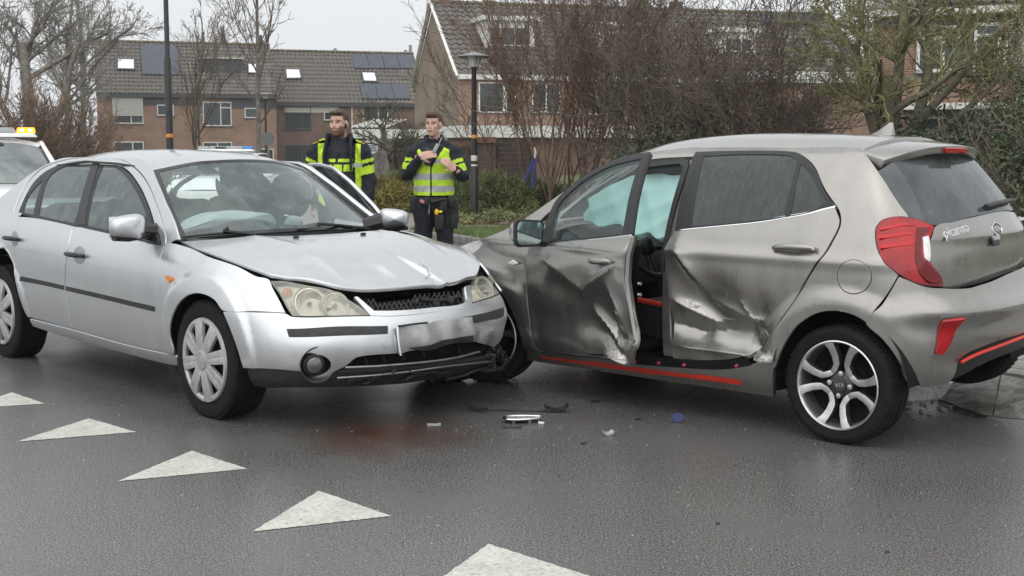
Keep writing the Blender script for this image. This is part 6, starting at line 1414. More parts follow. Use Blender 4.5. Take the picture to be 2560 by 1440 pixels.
def hand(m, w, d, up, curl, side, s=1.0):
    """palm and five fingers: w wrist, d pointing direction, up back-of-hand normal"""
    d = V(d).normalized(); up = V(up).normalized(); r = d.cross(up).normalized()*side; up = r.cross(d).normalized()*side
    P = V(w)+d*.05*s; rot = Matrix((r, d, up)).transposed(); m.box(P, (.082*s, .095*s, .028*s), rot); m.ball(P, (.044*s, .052*s, .018*s), 10, 8, rot); m.tube([V(w)-d*.05, V(w)+d*.01], [.027*s, .029*s], 10)
    for k, (x, L) in enumerate(((-.031, .070), (-.010, .080), (.011, .076), (.031, .060))):
        a = P+r*x*s+d*.042*s; ang = 0; p = a; pts = [a]
        for j, f in enumerate((.45, .32, .25)): ang += curl*(.55+.25*j)*(1+.10*k); p = p+(d*cos(ang)-up*sin(ang))*L*f*s; pts.append(p)
        m.tube(pts, [.0100*s, .0092*s, .0085*s, .0070*s], 7)
    a = P-r*.038*s-d*.018*s; m.tube([a, a-r*.026*s+d*.024*s-up*.014*s, a-r*.028*s+d*.050*s-up*.024*s], [.013*s, .011*s, .008*s], 7)
def legs_feet(m, hip, kn, an, f=1.0):
    for s_ in (-1, 1):
        m.tube([(s_*.085, 0, .92), (s_*hip, 0, .80), (s_*kn, -.015, .48), (s_*(kn+.003), .01, .36), (s_*an, .02, .10)], [(.10*f, .11*f), (.095*f, .105*f), (.066*f, .07*f), (.068*f, .072*f), (.052*f, .056*f)], 14, up=(0, 1, 0))
def boots(par, an, outw=.12):
    for s_ in (-1, 1):
        m = MB(); m.tube([(s_*an, .03, .16), (s_*an, .02, .07)], [.062, .060], 12); m.tube([(s_*an, .07, .045), (s_*(an+.02), -.08, .042), (s_*(an+.045), -.17, .032)], [(.046, .045), (.050, .042), (.040, .028)], 12, up=(0, 0, 1)); dress('boot', remesh(m, .012, 2), [GEAR], lambda x, y, z: np.zeros(len(x)), par)
def hair(par, T, Rz, s, quiff, mt=HAIRB, cut=.015):
    m = MB(); m.ball(T(0, .022, .048), (.079*s, .094*s, .088*s), 20, 14, Rz); m.ball(T(0, -.052, .098), (.060*s, .045*s, .030*s*quiff), 14, 8, Rz)
    me = remesh(m, .008, 2); bm = bmesh.new(); bm.from_mesh(me); Mi = Rz.inverted(); c0 = T(0, 0, 0); kill = []
    for f in bm.faces:
        q = Mi @ (f.calc_center_median()-c0)/s
        if (q.y < -.030 and q.z < .070) or (q.z < cut-.03 and q.y < .03) or q.z < -.055 or (q.y < .012 and q.z < .035): kill.append(f)
    bmesh.ops.delete(bm, geom=kill, context='FACES'); rgh = random.Random(3)
    for v in bm.verts: v.co += V((rgh.uniform(-1, 1), rgh.uniform(-1, 1), rgh.uniform(-1, 1)))*.0025
    bm.to_mesh(me); bm.free(); me.materials.append(mt); me.shade_smooth(); return link(bpy.data.objects.new('hair', me), par)
def face_fn(T, Rz, s, beard, neckz):
    Mi = np.array(Rz.inverted()); c0 = np.array(T(0, 0, 0))
    def fn(x, y, z):
        q = (np.stack([x, y, z], 1)-c0)@Mi.T/s; X, Y, Z = q.T; out = np.zeros(len(x), int); front = Y < -.035
        for sd in (-1, 1):
            out[front & (np.hypot((X-sd*.030)/1.9, (Z-.012)) < .0060)] = 2
            out[front & (np.abs(X-sd*.032) < .021) & (np.abs(Z-.034+.10*np.abs(X-sd*.022)) < .0045)] = 3
        out[(Y < -.06) & (np.abs(X) < .023) & (np.abs(Z+.054) < .0055)] = 1
        if beard: out[(Z > -.125) & (Y < .005) & (out == 0) & ((Z < -.064) | ((Z < -.022) & (np.abs(X) > .046)) | ((Z < -.036) & (np.abs(X) > .026)) | (np.abs(Z+.041) < .0055))] = 4
        return out
    return fn
FACE = [SKIN, LIPS, EYE, BROW, BEARD]
# ---- right officer: high-visibility vest, hands at the chest
def officer_r():
    o = empty('person', (atY(1085, 500, 12.9).x, 12.9, 0), 0, 'officer in a full hi-vis vest handling a radio at his chest beside the lamp post', 'person')
    yw = R(-20); body = MB(); T, Rz = head(body, (.0, -.01, 1.640), yw, 1.0)
    body.tube([(0, .01, .86), (0, .01, 1.0), (0, .01, 1.2), (0, .01, 1.36), (0, .02, 1.44)], [(.155, .11), (.145, .10), (.165, .11), (.17, .10), (.07, .06)], 18, up=(0, 1, 0)); legs_feet(body, .095, .105, .11)
    AL = [(-.19, .01, 1.37), (-.262, -.03, 1.15), (-.115, -.20, 1.335)]; AR = [(.19, .01, 1.37), (.285, -.02, 1.13), (.215, -.19, 1.215)]
    for A in (AL, AR): cap_tube(body, A, [.055, .045, .030], 12)
    hand(body, AL[2], (1, -.18, .22), (-.1, -.9, .35), .42, -1); hand(body, AR[2], (-.75, -.22, .62), (.35, -.9, .1), .38, 1)
    for s_ in (-1, 1): body.tube([(s_*.11, .05, .04), (s_*.13, -.14, .03)], [.03, .025], 8)
    b = dress('body', remesh(body, .0072, 3), FACE, face_fn(T, Rz, 1.0, False, 1.5), o)
    hair(b, T, Rz, 1.0, 1.05)
    tr = MB(); legs_feet(tr, .098, .107, .11, 1.18); tr.tube([(0, .01, .80), (0, .01, .92), (0, .01, .98)], [(.17, .13), (.178, .135), (.165, .125)], 18, up=(0, 1, 0)); dress('trousers', remesh(tr, .012, 3), [NAVY2], lambda x, y, z: np.zeros(len(x)), o, .004); boots(o, .11)
    jk = MB(); jk.tube([(0, .01, .93), (0, .01, 1.15), (0, .01, 1.34), (0, .02, 1.43), (0, .02, 1.455)], [(.17, .125), (.178, .13), (.192, .128), (.145, .105), (.098, .088)], 20, up=(0, 1, 0)); jk.tube([(-.17, .02, 1.405), (0, .035, 1.495), (.17, .02, 1.405)], [(.05, .06), (.085, .05), (.05, .06)], 12, up=(0, 0, 1))
    for A in (AL, AR):
        q = [V(p) for p in A]; cap_tube(jk, [q[0], q[0].lerp(q[1], .5), q[1], q[1].lerp(q[2], .5), q[1].lerp(q[2], .93)], [.085, .074, .066, .055, .043], 14)
    cl = MB()
    def jf(x, y, z):
        out = np.zeros(len(x), int)
        for A in (AL, AR):
            a, b_ = np.array(A[0]), np.array(A[1]); ab = b_-a; P = np.stack([x, y, z], 1)-a; t = P@ab/(ab@ab); d = np.linalg.norm(P-t[:, None]*ab, axis=1); m_ = (d < .10) & (np.abs(x) > .16)
            out[m_ & (((t > .30) & (t < .44)) | ((t > .52) & (t < .80)))] = 1
        return out
    dress('jacket', remesh(jk, .010, 3), [NAVY, HIVIS], jf, o, .005, 2)
    m = MB()
    for a in np.linspace(R(-40), R(220), 15): pass
    ring = [(.092*cos(a), .02+.083*sin(a), 1.497+.022*sin(a)) for a in np.linspace(R(-62), R(242), 22)]; m.tube(ring, [(.013, .045)]*22, 8, up=(0, 0, 1)); dress('collar', remesh(m, .009, 2), [NAVY], lambda x, y, z: np.zeros(len(x)), o)
    m = MB(); m.tube([(-.05, -.055, 1.43), (-.03, -.10, 1.36), (-.035, -.125, 1.25)], [(.045, .02), (.06, .02), (.01, .015)], 10, up=(0, 1, 0)); dress('shirt_front', remesh(m, .008, 2), [GEAR], lambda x, y, z: np.zeros(len(x)), o)
    vs_ = MB(); vs_.tube([(0, .01, .945), (0, .01, 1.0), (0, .01, 1.16), (0, .01, 1.30), (0, .015, 1.385), (0, .02, 1.44)], [(.197, .148), (.200, .150), (.203, .152), (.205, .148), (.195, .130), (.11, .09)], 24, up=(0, 1, 0))
    me = remesh(vs_, .008, 3); bm = bmesh.new(); bm.from_mesh(me); kill = []
    for f in bm.faces:
        q = f.calc_center_median()
        if q.z > 1.425 or q.z < .95 or (q.y < .0 and q.z > 1.22 and abs(q.x+.02) < (q.z-1.22)*.62) or (abs(q.x) > .17 and q.z > 1.22 and abs(q.y) < .075): kill.append(f)
    bmesh.ops.delete(bm, geom=kill, context='FACES'); bm.to_mesh(me); bm.free()
    def vf(x, y, z):
        out = np.zeros(len(x), int); out[((z > 1.11) & (z < 1.170)) | ((z > .992) & (z < 1.055))] = 1
        out[(z > 1.27) & (z < 1.31)] = 1; out[(y < 0) & (np.abs(x+.02) < .011) & (z < 1.27)] = 2; out[z < .957] = 2; return out
    vst = dress('vest', me, [HIVIS, REFL, GEAR], vf, o, .0035, 5); vst.modifiers.new('t', 'SOLIDIFY').thickness = .008
    # radio, camera, belt with pouches, keys, yellow device
    m = MB(); m.box((-.045, -.195, 1.29), (.06, .035, .085), Matrix.Rotation(.15, 3, 'Y')); m.build('body_camera', GEAR, o, bevel=.01)
    m = MB(); m.box((.035, -.215, 1.42), (.035, .022, .085), Matrix.Rotation(.5, 3, 'Y')); m.tube([(.055, -.215, 1.44), (.095, -.215, 1.52)], .006, 6); m.build('radio', REFL, o, bevel=.006)
    m = MB(); n = 26; m.tube([(.182*cos(t), .01+.140*sin(t), .915) for t in np.linspace(0, 2*pi, n)], [(.008, .028)]*n, 6, up=(0, 0, 1), cap=False); bl = m.build('belt', GEAR, o)
    for (x, y, z, sx, sy, sz, a) in ((-.20, -.02, .87, .07, .10, .17, 0), (.205, -.03, .80, .075, .11, .24, 0), (.18, -.09, .90, .07, .06, .11, 0), (.10, -.14, .87, .075, .05, .12, .1), (.06, -.15, .70, .085, .05, .15, 0), (.20, -.05, .70, .07, .08, .14, 0), (-.06, -.145, .90, .05, .035, .09, 0)):
        m = MB(); m.box((x, y, z), (sx, sy, sz), Matrix.Rotation(a, 3, 'Y')); m.build('pouch', GEAR, bl, bevel=.012)
    m = MB(); m.tube([(-.02, -.165, .895), (.13, -.165, .925)], .016, 10); m.build('baton', GEAR, bl, smooth=True)
    m = MB(); m.tube([(.022, -.17, .815), (.04, -.172, .80), (.03, -.172, .775)], [.022, .024, .018], 8); m.ball((.075, -.172, .80), (.020, .012, .014)); m.build('yellow_grip', YELP, bl, smooth=True)
    m = MB(); m.tube([(-.035, -.155, .88), (-.04, -.16, .82)], .004, 6); m.box((-.04, -.16, .80), (.016, .006, .045)); m.build('keys', STEEL, bl)
    m = MB(); m.box((-.105, -.14, .90), (.05, .02, .03), Matrix.Rotation(.5, 3, 'Y')); m.build('pink_tag', mat('pink_tag', (.55, .22, .2), .5), bl, bevel=.004)
    return o
def officer_l():
    o = empty('person', (atY(850, 500, 12.7).x, 12.7, 0), 0, 'bearded officer in an open dark jacket with hi-vis panels behind the open car door', 'person')
    s = 1.08; yw = R(-20); body = MB(); T, Rz = head(body, (.0, -.02, 1.648), yw, s, 1.16)
    body.tube([(0, .01, .86), (0, .0, 1.0), (0, .0, 1.2), (0, .01, 1.36), (0, .02, 1.45)], [(.175, .13), (.185, .14), (.19, .13), (.185, .11), (.075, .065)], 18, up=(0, 1, 0)); legs_feet(body, .10, .115, .12, 1.1)
    AL = [(-.215, .01, 1.385), (-.30, .03, 1.12), (-.285, -.05, .90)]; AR = [(.215, .01, 1.385), (.275, .03, 1.11), (.26, -.06, .88)]
    for A in (AL, AR): cap_tube(body, A, [.06, .048, .032], 12); hand(body, A[2], (-.05 if A is AR else .05, -.15, -1), (1 if A is AR else -1, 0, 0), .5, 1 if A is AR else -1)
    b = dress('body', remesh(body, .0075, 3), FACE, face_fn(T, Rz, s, True, 1.5), o); hair(b, T, Rz, s, .75)
    tr = MB(); legs_feet(tr, .10, .115, .12, 1.25); tr.tube([(0, .01, .80), (0, .01, .98)], [(.19, .15), (.19, .15)], 18, up=(0, 1, 0)); dress('trousers', remesh(tr, .013, 3), [NAVY2], lambda x, y, z: np.zeros(len(x)), o, .004); boots(o, .12)
    sh = MB(); sh.tube([(0, .0, .90), (0, -.005, 1.05), (0, -.005, 1.22), (0, .005, 1.38), (0, .02, 1.465), (0, .022, 1.525)], [(.19, .155), (.205, .165), (.205, .155), (.19, .125), (.095, .088), (.076, .076)], 22, up=(0, 1, 0))
    def sf(x, y, z):
        out = np.zeros(len(x), int); f = y < 0; out[f & (z > 1.285) & (z < 1.315) & (np.abs(x) < .15) & ~(np.abs(x+.01) < .012)] = 1; out[f & (z > 1.195) & (z < 1.262) & (np.abs(x) < .17) & ~(np.abs(x+.045) < .010) & ~(np.abs(x-.05) < .006)] = 1; return out
    dress('shirt', remesh(sh, .008, 3), [NAVY, HIVIS], sf, o, .004, 3)
    jk = MB(); jk.tube([(0, .01, .82), (0, .01, 1.05), (0, .01, 1.25), (0, .015, 1.38), (0, .02, 1.45)], [(.235, .185), (.235, .19), (.232, .178), (.215, .145), (.12, .10)], 24, up=(0, 1, 0)); jk.tube([(-.20, .02, 1.43), (0, .06, 1.52), (.20, .02, 1.43)], [(.06, .06), (.085, .05), (.06, .06)], 12, up=(0, 0, 1))
    for A in (AL, AR):
        q = [V(p) for p in A]; cap_tube(jk, [q[0], q[0].lerp(q[1], .5), q[1], q[1].lerp(q[2], .55), q[1].lerp(q[2], .95)], [.098, .088, .082, .072, .058], 14)
    me = remesh(jk, .010, 3); bm = bmesh.new(); bm.from_mesh(me); kill = []
    for f in bm.faces:
        q = f.calc_center_median()
        if (q.z > 1.46 and q.y < .0) or (q.y < -.02 and abs(q.x-.03) < .13-.03*(q.z-.9) and q.z > .3 and abs(q.x-.03) < .17): kill.append(f)
        elif q.z < .84 and abs(q.x) < .2: kill.append(f)
    bmesh.ops.delete(bm, geom=kill, context='FACES'); bm.to_mesh(me); bm.free()
    def jf(x, y, z):
        out = np.zeros(len(x), int); f = (y < .02) & (np.abs(x) < .24)
        out[f & (x < -.125) & (x > -.195) & (z > .86)] = 1; out[f & (x > .165) & (x < .215) & (z > .86)] = 1
        out[f & (np.abs(x) > .12) & (np.abs(x) < .23) & (z > 1.235) & (z < 1.275)] = 2; out[f & (z < 1.03) & (z > .98) & (np.abs(x) > .12) & (np.abs(x) < .22)] = 2
        for A in (AL, AR):
            a, b_ = np.array(A[0]), np.array(A[1]); ab = b_-a; P = np.stack([x, y, z], 1)-a; t = P@ab/(ab@ab); d = np.linalg.norm(P-t[:, None]*ab, axis=1); m_ = (d < .12) & (np.abs(x) > .215)
            out[m_ & (((t > .28) & (t < .40)) | ((t > .50) & (t < .78)))] = 1
        return out
    j = dress('jacket', me, [NAVY, HIVIS, REFL], jf, o, .006, 4); j.modifiers.new('t', 'SOLIDIFY').thickness = .014
    for sg in (-1, 1):
        m = MB(); m.tube([(sg*.085, .10, 1.52), (sg*.115, .02, 1.515), (sg*.115, -.07, 1.44), (sg*.13, -.14, 1.35), (sg*.13, -.18, 1.20)], [(.02, .05), (.02, .06), (.018, .06), (.014, .045), (.01, .02)], 10, up=(0, 0, 1))
        dress('lapel', remesh(m, .010, 2), [NAVY], lambda x, y, z: np.zeros(len(x)), o)
    for x in (-.225, .225): m = MB(); m.box((x, -.03, 1.468), (.055, .05, .012), Matrix.Rotation(.3*(1 if x > 0 else -1), 3, 'Y')); m.build('shoulder_badge', mat('gold_badge', (.65, .38, .08), .5) if x < 0 else bpy.data.materials['gold_badge'], o, bevel=.004)
    m = MB(); m.box((-.06, -.185, 1.14), (.10, .04, .13)); m.build('chest_pouch', GEAR, o, bevel=.012); m = MB(); m.box((-.045, -.21, 1.165), (.014, .008, .065)); m.build('pen', STICKW, o)
    m = MB(); q = T(.074, -.005, -.012); m.ball(q, (.010, .012, .020)); m.build('earpiece', GEAR, b, smooth=True)
    return o
officer_r(); officer_l()
# ================================================================ trees, bushes, hedges
BARK = mat('grey_brown_bark', (.18, .16, .135), .9, var=.35, scale=6, bump=.6, bscale=40)
BARKG = mat('mossy_bark', (.12, .11, .07), .9, var=.4, scale=5, bump=.6, bscale=40)
TWIGB = mat('brown_twig', (.145, .115, .088), .9, var=.35, scale=1.2); TWIGG = mat('grey_twig', (.30, .275, .25), .9, var=.3, scale=1.0); TWIGR = mat('red_brown_twig', (.185, .125, .088), .9, var=.35, scale=1.5)
LICH = mat('lichen_twig', (.20, .19, .085), .9, var=.4, scale=2); GRTW = mat('greenish_twig', (.10, .10, .06), .9, var=.35, scale=2)
IVY = mat('ivy_leaf', (.055, .080, .036), .45, var=.5, scale=3); LEAFG = mat('evergreen_leaf', (.075, .105, .045), .55, var=.5, scale=2.5); DRYL = mat('dry_leaf', (.19, .13, .09), .85, var=.4, scale=3)
JUN = mat('juniper_green', (.15, .175, .065), .8, var=.45, scale=2.2); JUNY = mat('juniper_yellow_green', (.24, .215, .06), .8, var=.4, scale=2.2)
def tubes(name, segs, mt, parent=None, n=4):
    A = np.array([s[0] for s in segs]); B = np.array([s[1] for s in segs]); ra = np.array([s[2] for s in segs]); rb = np.array([s[3] for s in segs])
    d = B-A; d /= np.linalg.norm(d, axis=1)[:, None]+1e-9
    up = np.where(np.abs(d[:, 2:3]) < .9, np.array([[0, 0, 1.]]), np.array([[1., 0, 0]])); x = np.cross(d, up); x /= np.linalg.norm(x, axis=1)[:, None]+1e-9; y = np.cross(d, x)
    vs = []
    for P, r in ((A, ra), (B, rb)):
        for k in range(n): a = 2*pi*k/n; vs.append(P+x*(r*cos(a))[:, None]+y*(r*sin(a))[:, None])
    N_ = len(segs); v = np.stack(vs, 1).reshape(-1, 3); base = np.arange(N_)*2*n; f = []
    F = np.concatenate([np.stack([base+k, base+(k+1) % n, base+n+(k+1) % n, base+n+k], 1) for k in range(n)], 0)
    me = bpy.data.meshes.new(name); me.vertices.add(len(v)); me.vertices.foreach_set('co', v.ravel()); me.loops.add(F.size); me.loops.foreach_set('vertex_index', F.ravel().astype(np.int32))
    me.polygons.add(len(F)); me.polygons.foreach_set('loop_start', np.arange(0, F.size, 4, dtype=np.int32)); me.polygons.foreach_set('use_smooth', np.ones(len(F), bool)); me.materials.append(mt); me.update(); me.validate()
    return link(bpy.data.objects.new(name, me), parent)
def rnd_v(rg): return V((rg.gauss(0, 1), rg.gauss(0, 1), rg.gauss(0, 1)))
def grow(out, p, d, L, r, lvl, P, rg):
    ns = P['seg'][lvl]; st = L/ns; kids = P['kids'][lvl] if lvl < len(P['kids']) else 0; t0 = P.get('start', [.25]*6)[lvl]
    kt = sorted(rg.uniform(t0, 1) for _ in range(kids)); ki = 0
    for i in range(ns):
        d = (d+rnd_v(rg)*P['wob'][lvl]+V((0, 0, P['trop'][lvl]))).normalized(); q = p+d*st; r1 = max(P.get('rmin', .003), r*(1-P.get('taper', .75)/ns)); out.append((tuple(p), tuple(q), r, r1))
        while ki < kids and kt[ki] <= (i+1)/ns:
            t = kt[ki]; ki += 1; ax = d.cross(rnd_v(rg)).normalized(); a = P['ang'][lvl]*rg.uniform(.6, 1.3); cd_ = (Matrix.Rotation(a, 3, ax) @ d)
            f = (kt and (t*ns-i)); o = p.lerp(q, max(0, min(1, f))); grow(out, o, cd_, L*P['lr'][lvl]*rg.uniform(.6, 1.2)*(1.15-.55*t), max(P.get('rmin', .003), r1*P['rr'][lvl]), lvl+1, P, rg)
        p, r = q, r1
def plant(name, loc, label, cat, stems, P, seed, mtrunk, mtwig, thr, group=None):
    """stems: list of (offset, direction, length, radius)"""
    rg = random.Random(seed); o = empty(name, loc, 0, label, cat, group); out = []
    for off, d, L, r in stems: grow(out, V(off), V(d).normalized(), L, r, 0, P, rg)
    big = [s for s in out if s[2] >= thr]; sm = [s for s in out if s[2] < thr]
    if big:
        tb = tubes('trunk' if len(stems) < 4 or name.endswith('tree') else 'stems', big, mtrunk, o, 7)
        if len(stems) > 6: tb['kind'] = 'stuff'
    if sm: tubes('crown', sm, mtwig, o, 3)
    return o
def leaves(name, boxes, n, size, mt, parent=None, seed=1, flat=.5, asp=.6, shell=.5):
    r = np.random.default_rng(seed); wts = np.array([b[1][0]*b[1][1]*b[1][2] for b in boxes])**.67; idx = r.choice(len(boxes), n, p=wts/wts.sum())
    C = np.array([b[0] for b in boxes])[idx]; Rr = np.array([b[1] for b in boxes])[idx]
    d = r.normal(size=(n, 3)); d /= np.linalg.norm(d, axis=1)[:, None]; rad = r.uniform(shell**3, 1, n)**(1/3); rad *= 1+.18*np.sin(d[:, 0]*7+idx)*np.sin(d[:, 2]*6+1.3*idx)
    p = C+d*Rr*rad[:, None]; nrm = d*.7+r.normal(size=(n, 3))*.8+np.array([0, 0, flat]); nrm /= np.linalg.norm(nrm, axis=1)[:, None]
    t = np.cross(nrm, r.normal(size=(n, 3))); t /= np.linalg.norm(t, axis=1)[:, None]; b = np.cross(nrm, t); s = size*r.uniform(.6, 1.4, n)[:, None]
    v = np.stack([p-t*s, p+b*s*asp*.5-t*s*.1+nrm*s*.12, p+t*s, p-b*s*asp*.5-t*s*.1+nrm*s*.12], 1).reshape(-1, 3); F = np.arange(4*n).reshape(n, 4)
    me = bpy.data.meshes.new(name); me.vertices.add(len(v)); me.vertices.foreach_set('co', v.ravel()); me.loops.add(4*n); me.loops.foreach_set('vertex_index', F.ravel().astype(np.int32)); me.polygons.add(n); me.polygons.foreach_set('loop_start', np.arange(0, 4*n, 4, dtype=np.int32)); me.materials.append(mt); me.update(); me.validate()
    return link(bpy.data.objects.new(name, me), parent)
def gpos(px, Y, z=.1): return V((atY(px, 500, Y).x, Y, z))
rg = random.Random(21)
def fan(n, L, r, spread, R0=.3, lj=.25, lean=(0, 0)):
    out = []
    for k in range(n):
        a = rg.uniform(0, 2*pi); t = spread*math.sqrt(rg.random()); out.append(((R0*rg.uniform(-1, 1), R0*rg.uniform(-1, 1), 0), (sin(t)*cos(a)+lean[0], sin(t)*sin(a)*.6+lean[1], cos(t)), L*rg.uniform(1-lj, 1+lj), r*rg.uniform(.7, 1.2)))
    return out
# big bare tree, far left
PT = dict(seg=[9, 9, 7, 5, 4, 3], wob=[.05, .11, .15, .18, .2, .2], trop=[.02, .05, .06, .06, .05, .03], kids=[6, 7, 7, 4, 2], ang=[.75, .75, .7, .7, .7], lr=[.8, .62, .55, .5, .5], rr=[.58, .55, .55, .6, .7], start=[.3, .18, .15, .15, .1, .1], taper=.72, rmin=.009)
plant('bare_tree', gpos(85, 52, 0), 'big spreading bare tree at the left edge behind the tow car', 'tree', [((0, 0, 0), (-.04, 0, 1), 5.6, .36), ((.15, .1, .8), (.42, .1, .9), 5.0, .20), ((-.2, 0, 1.2), (-.5, .1, .85), 4.6, .17)], PT, 5, BARK, TWIGG, .03)
PS = dict(seg=[10, 7, 5, 4], wob=[.04, .14, .18, .2], trop=[.02, .04, .05, .05], kids=[26, 7, 5], ang=[.8, .7, .7], lr=[.30, .5, .5], rr=[.4, .55, .6], start=[.28, .15, .1, .1], taper=.8, rmin=.014)
plant('slender_tree', gpos(218, 82, -.5), 'slender bare tree just left of the row house corner', 'tree', [((0, 0, 0), (-.02, 0, 1), 12, .24)], PS, 8, BARK, TWIGG, .04)
plant('slender_tree', gpos(155, 86, -.5), 'farther slender bare tree seen through the big bare tree', 'tree', [((0, 0, 0), (.03, 0, 1), 12.5, .2)], PS, 18, BARK, TWIGG, .04)
PB = dict(seg=[8, 7, 6, 4], wob=[.05, .14, .18, .2], trop=[.02, .04, .05, .03], kids=[18, 9, 6], ang=[.9, .75, .7], lr=[.42, .5, .5], rr=[.45, .55, .65], start=[.35, .1, .1, .1], taper=.8, rmin=.016)
t = plant('distant_tree', gpos(490, 125, -1), 'distant bare tree rising above the row house ridge', 'tree', [((0, 0, 0), (.02, 0, 1), 14.2, .26)], PB, 12, BARK, TWIGG, .05)
leaves('seed_clusters', [((0, 0, 11.6), (2.3, 2.0, 2.6)), ((-1.4, 0, 10.6), (1.2, 1, 1.2)), ((1.3, 0, 12.2), (1.2, 1, 1.2))], 1300, .075, DRYL, t, 3, shell=.1)
# two young street trees with upright crowns
PY = dict(seg=[10, 8, 6, 4], wob=[.04, .07, .12, .15], trop=[.02, .12, .10, .08], kids=[17, 6, 4], ang=[.62, .55, .6], lr=[.52, .42, .45], rr=[.42, .55, .65], start=[.22, .2, .15, .1], taper=.85, rmin=.007)
plant('young_street_tree', gpos(478, 40, 0), 'young bare street tree just right of the tall black mast', 'tree', [((0, 0, 0), (-.02, 0, 1), 4.9, .095)], PY, 31, BARK, TWIGB, .03)
plant('young_street_tree', gpos(652, 37, 0), 'young bare street tree beside the round grey sign', 'tree', [((0, 0, 0), (-.03, 0, 1), 5.6, .10)], PY, 33, BARK, TWIGB, .03)
# brown shrubs behind the tow car
PZ = dict(seg=[7, 5, 4], wob=[.10, .16, .2], trop=[.03, .05, .03], kids=[10, 6], ang=[.5, .6], lr=[.5, .5], rr=[.6, .7], start=[.15, .1, .1], taper=.75, rmin=.009)
for i, (px, Y, L, lab) in enumerate(((20, 44, 2.6, 'brown twiggy shrub behind the tow car light bar'), (110, 46, 2.9, 'brown twiggy shrub right of the amber beacon'), (185, 50, 2.4, 'lower brown twiggy shrub left of the row house wall'))):
    plant('brown_shrub', gpos(px, Y, 0), lab, 'shrub', fan(26, L, .020, .75, .9), PZ, 40+i, TWIGR, TWIGR, .05, 'shrubs behind the tow car')
# greenish bare shrub with a short trunk behind the officers
PG = dict(seg=[6, 7, 6, 4], wob=[.10, .16, .2, .22], trop=[.03, .0, .02, .02], kids=[9, 8, 6], ang=[.9, .7, .7], lr=[.85, .55, .5], rr=[.55, .5, .6], start=[.45, .15, .1, .1], taper=.7, rmin=.006)
plant('bare_shrub', gpos(985, 29.5), 'bare greenish shrub with slanting trunk between the two officers', 'shrub', [((0, 0, 0), (.12, 0, 1), 1.9, .085), ((.2, .2, 0), (.3, 0, 1), 1.7, .06)], PG, 51, BARKG, GRTW, .02)
# huge brown bush right of the lamp post
PF = dict(seg=[9, 7, 5, 4], wob=[.06, .10, .15, .18], trop=[.01, .06, .06, .03], kids=[8, 5, 3], ang=[.45, .55, .6], lr=[.48, .5, .5], rr=[.55, .6, .7], start=[.22, .15, .1, .1], taper=.75, rmin=.0052)
plant('brown_bush', gpos(1430, 26.5), 'huge brown bare bush fanning out right of the lamp post', 'bush', fan(22, 4.5, .026, .62, .7, .25), PF, 61, TWIGR, TWIGR, .018)
plant('brown_bush', gpos(1330, 28), 'thinner brown bush leaning left towards the gable house', 'bush', fan(13, 3.9, .018, .6, .5, .3, (-.12, 0)), PF, 62, TWIGR, TWIGR, .015)
t = plant('brown_bush', gpos(1575, 27.5), 'tall brown bush behind the hatchback front door', 'bush', fan(12, 4.3, .022, .5, .8), PF, 63, TWIGB, TWIGB, .018)
PH = dict(seg=[8, 6, 5, 3], wob=[.09, .14, .18, .2], trop=[.0, .03, .03, .0], kids=[10, 6, 3], ang=[.6, .7, .7], lr=[.5, .5, .5], rr=[.55, .6, .7], start=[.15, .1, .1, .1], taper=.75, rmin=.0055)
for i, (px, Y, L, lab) in enumerate(((1700, 25, 3.7, 'dense dry thicket behind the hatchback roof, its tallest left half'), (1830, 24.5, 3.6, 'dense dry thicket with seed heads left of the lichen tree'), (1960, 25.5, 2.3, 'low bramble thicket between seed-head thicket and lichen tree'))):
    t = plant('thicket', gpos(px, Y), lab, 'thicket', fan(20 if i < 2 else 12, L, .020, .75, .9, .25), PH, 70+i, TWIGB, TWIGB, .016)
    leaves('dry_leaves', [((0, 0, L*.62), (1.35, 1.0, L*.38)), ((.4, 0, L*.8), (.8, .7, L*.25))], (2200, 2600, 400)[i], .030, DRYL, t, 80+i, shell=.1)
    leaves('ivy_leaves', [((-.2, -.3, L*.32), (1.3, .9, L*.30)), ((.6, -.3, .6), (1.1, .8, .6))], (3000, 3200, 2600)[i], .050, IVY, t, 90+i, shell=.2)
# lichen covered tree
PL = dict(seg=[6, 8, 7, 5, 4], wob=[.07, .12, .17, .22, .25], trop=[.02, .02, .015, .02, .0], kids=[4, 7, 8, 6], ang=[.75, .8, .8, .8], lr=[1.0, .62, .5, .5], rr=[.62, .5, .5, .6], start=[.55, .2, .12, .1, .1], taper=.62, rmin=.0058)
t = plant('lichen_tree', gpos(2225, 21.5), 'gnarled tree with yellow-green lichen twigs behind the hatchback roof aerial', 'tree', [((0, 0, 0), (-.10, 0, 1), 2.5, .19), ((.06, .05, .6), (.32, .05, 1), 2.8, .14), ((-.05, -.05, .8), (-.35, -.1, 1), 2.3, .12), ((.1, -.1, 1.2), (.95, -.1, .42), 2.0, .075), ((0, 0, 1.0), (.12, .2, 1), 2.8, .13), ((.1, 0, 1.4), (.75, .0, .8), 2.5, .085)], PL, 99, BARKG, LICH, .03)
leaves('ivy_leaves', [((.1, -.1, 1.3), (.45, .4, .9)), ((1.0, -.1, 1.7), (1.0, .4, .35))], 900, .055, IVY, t, 17, shell=.3)
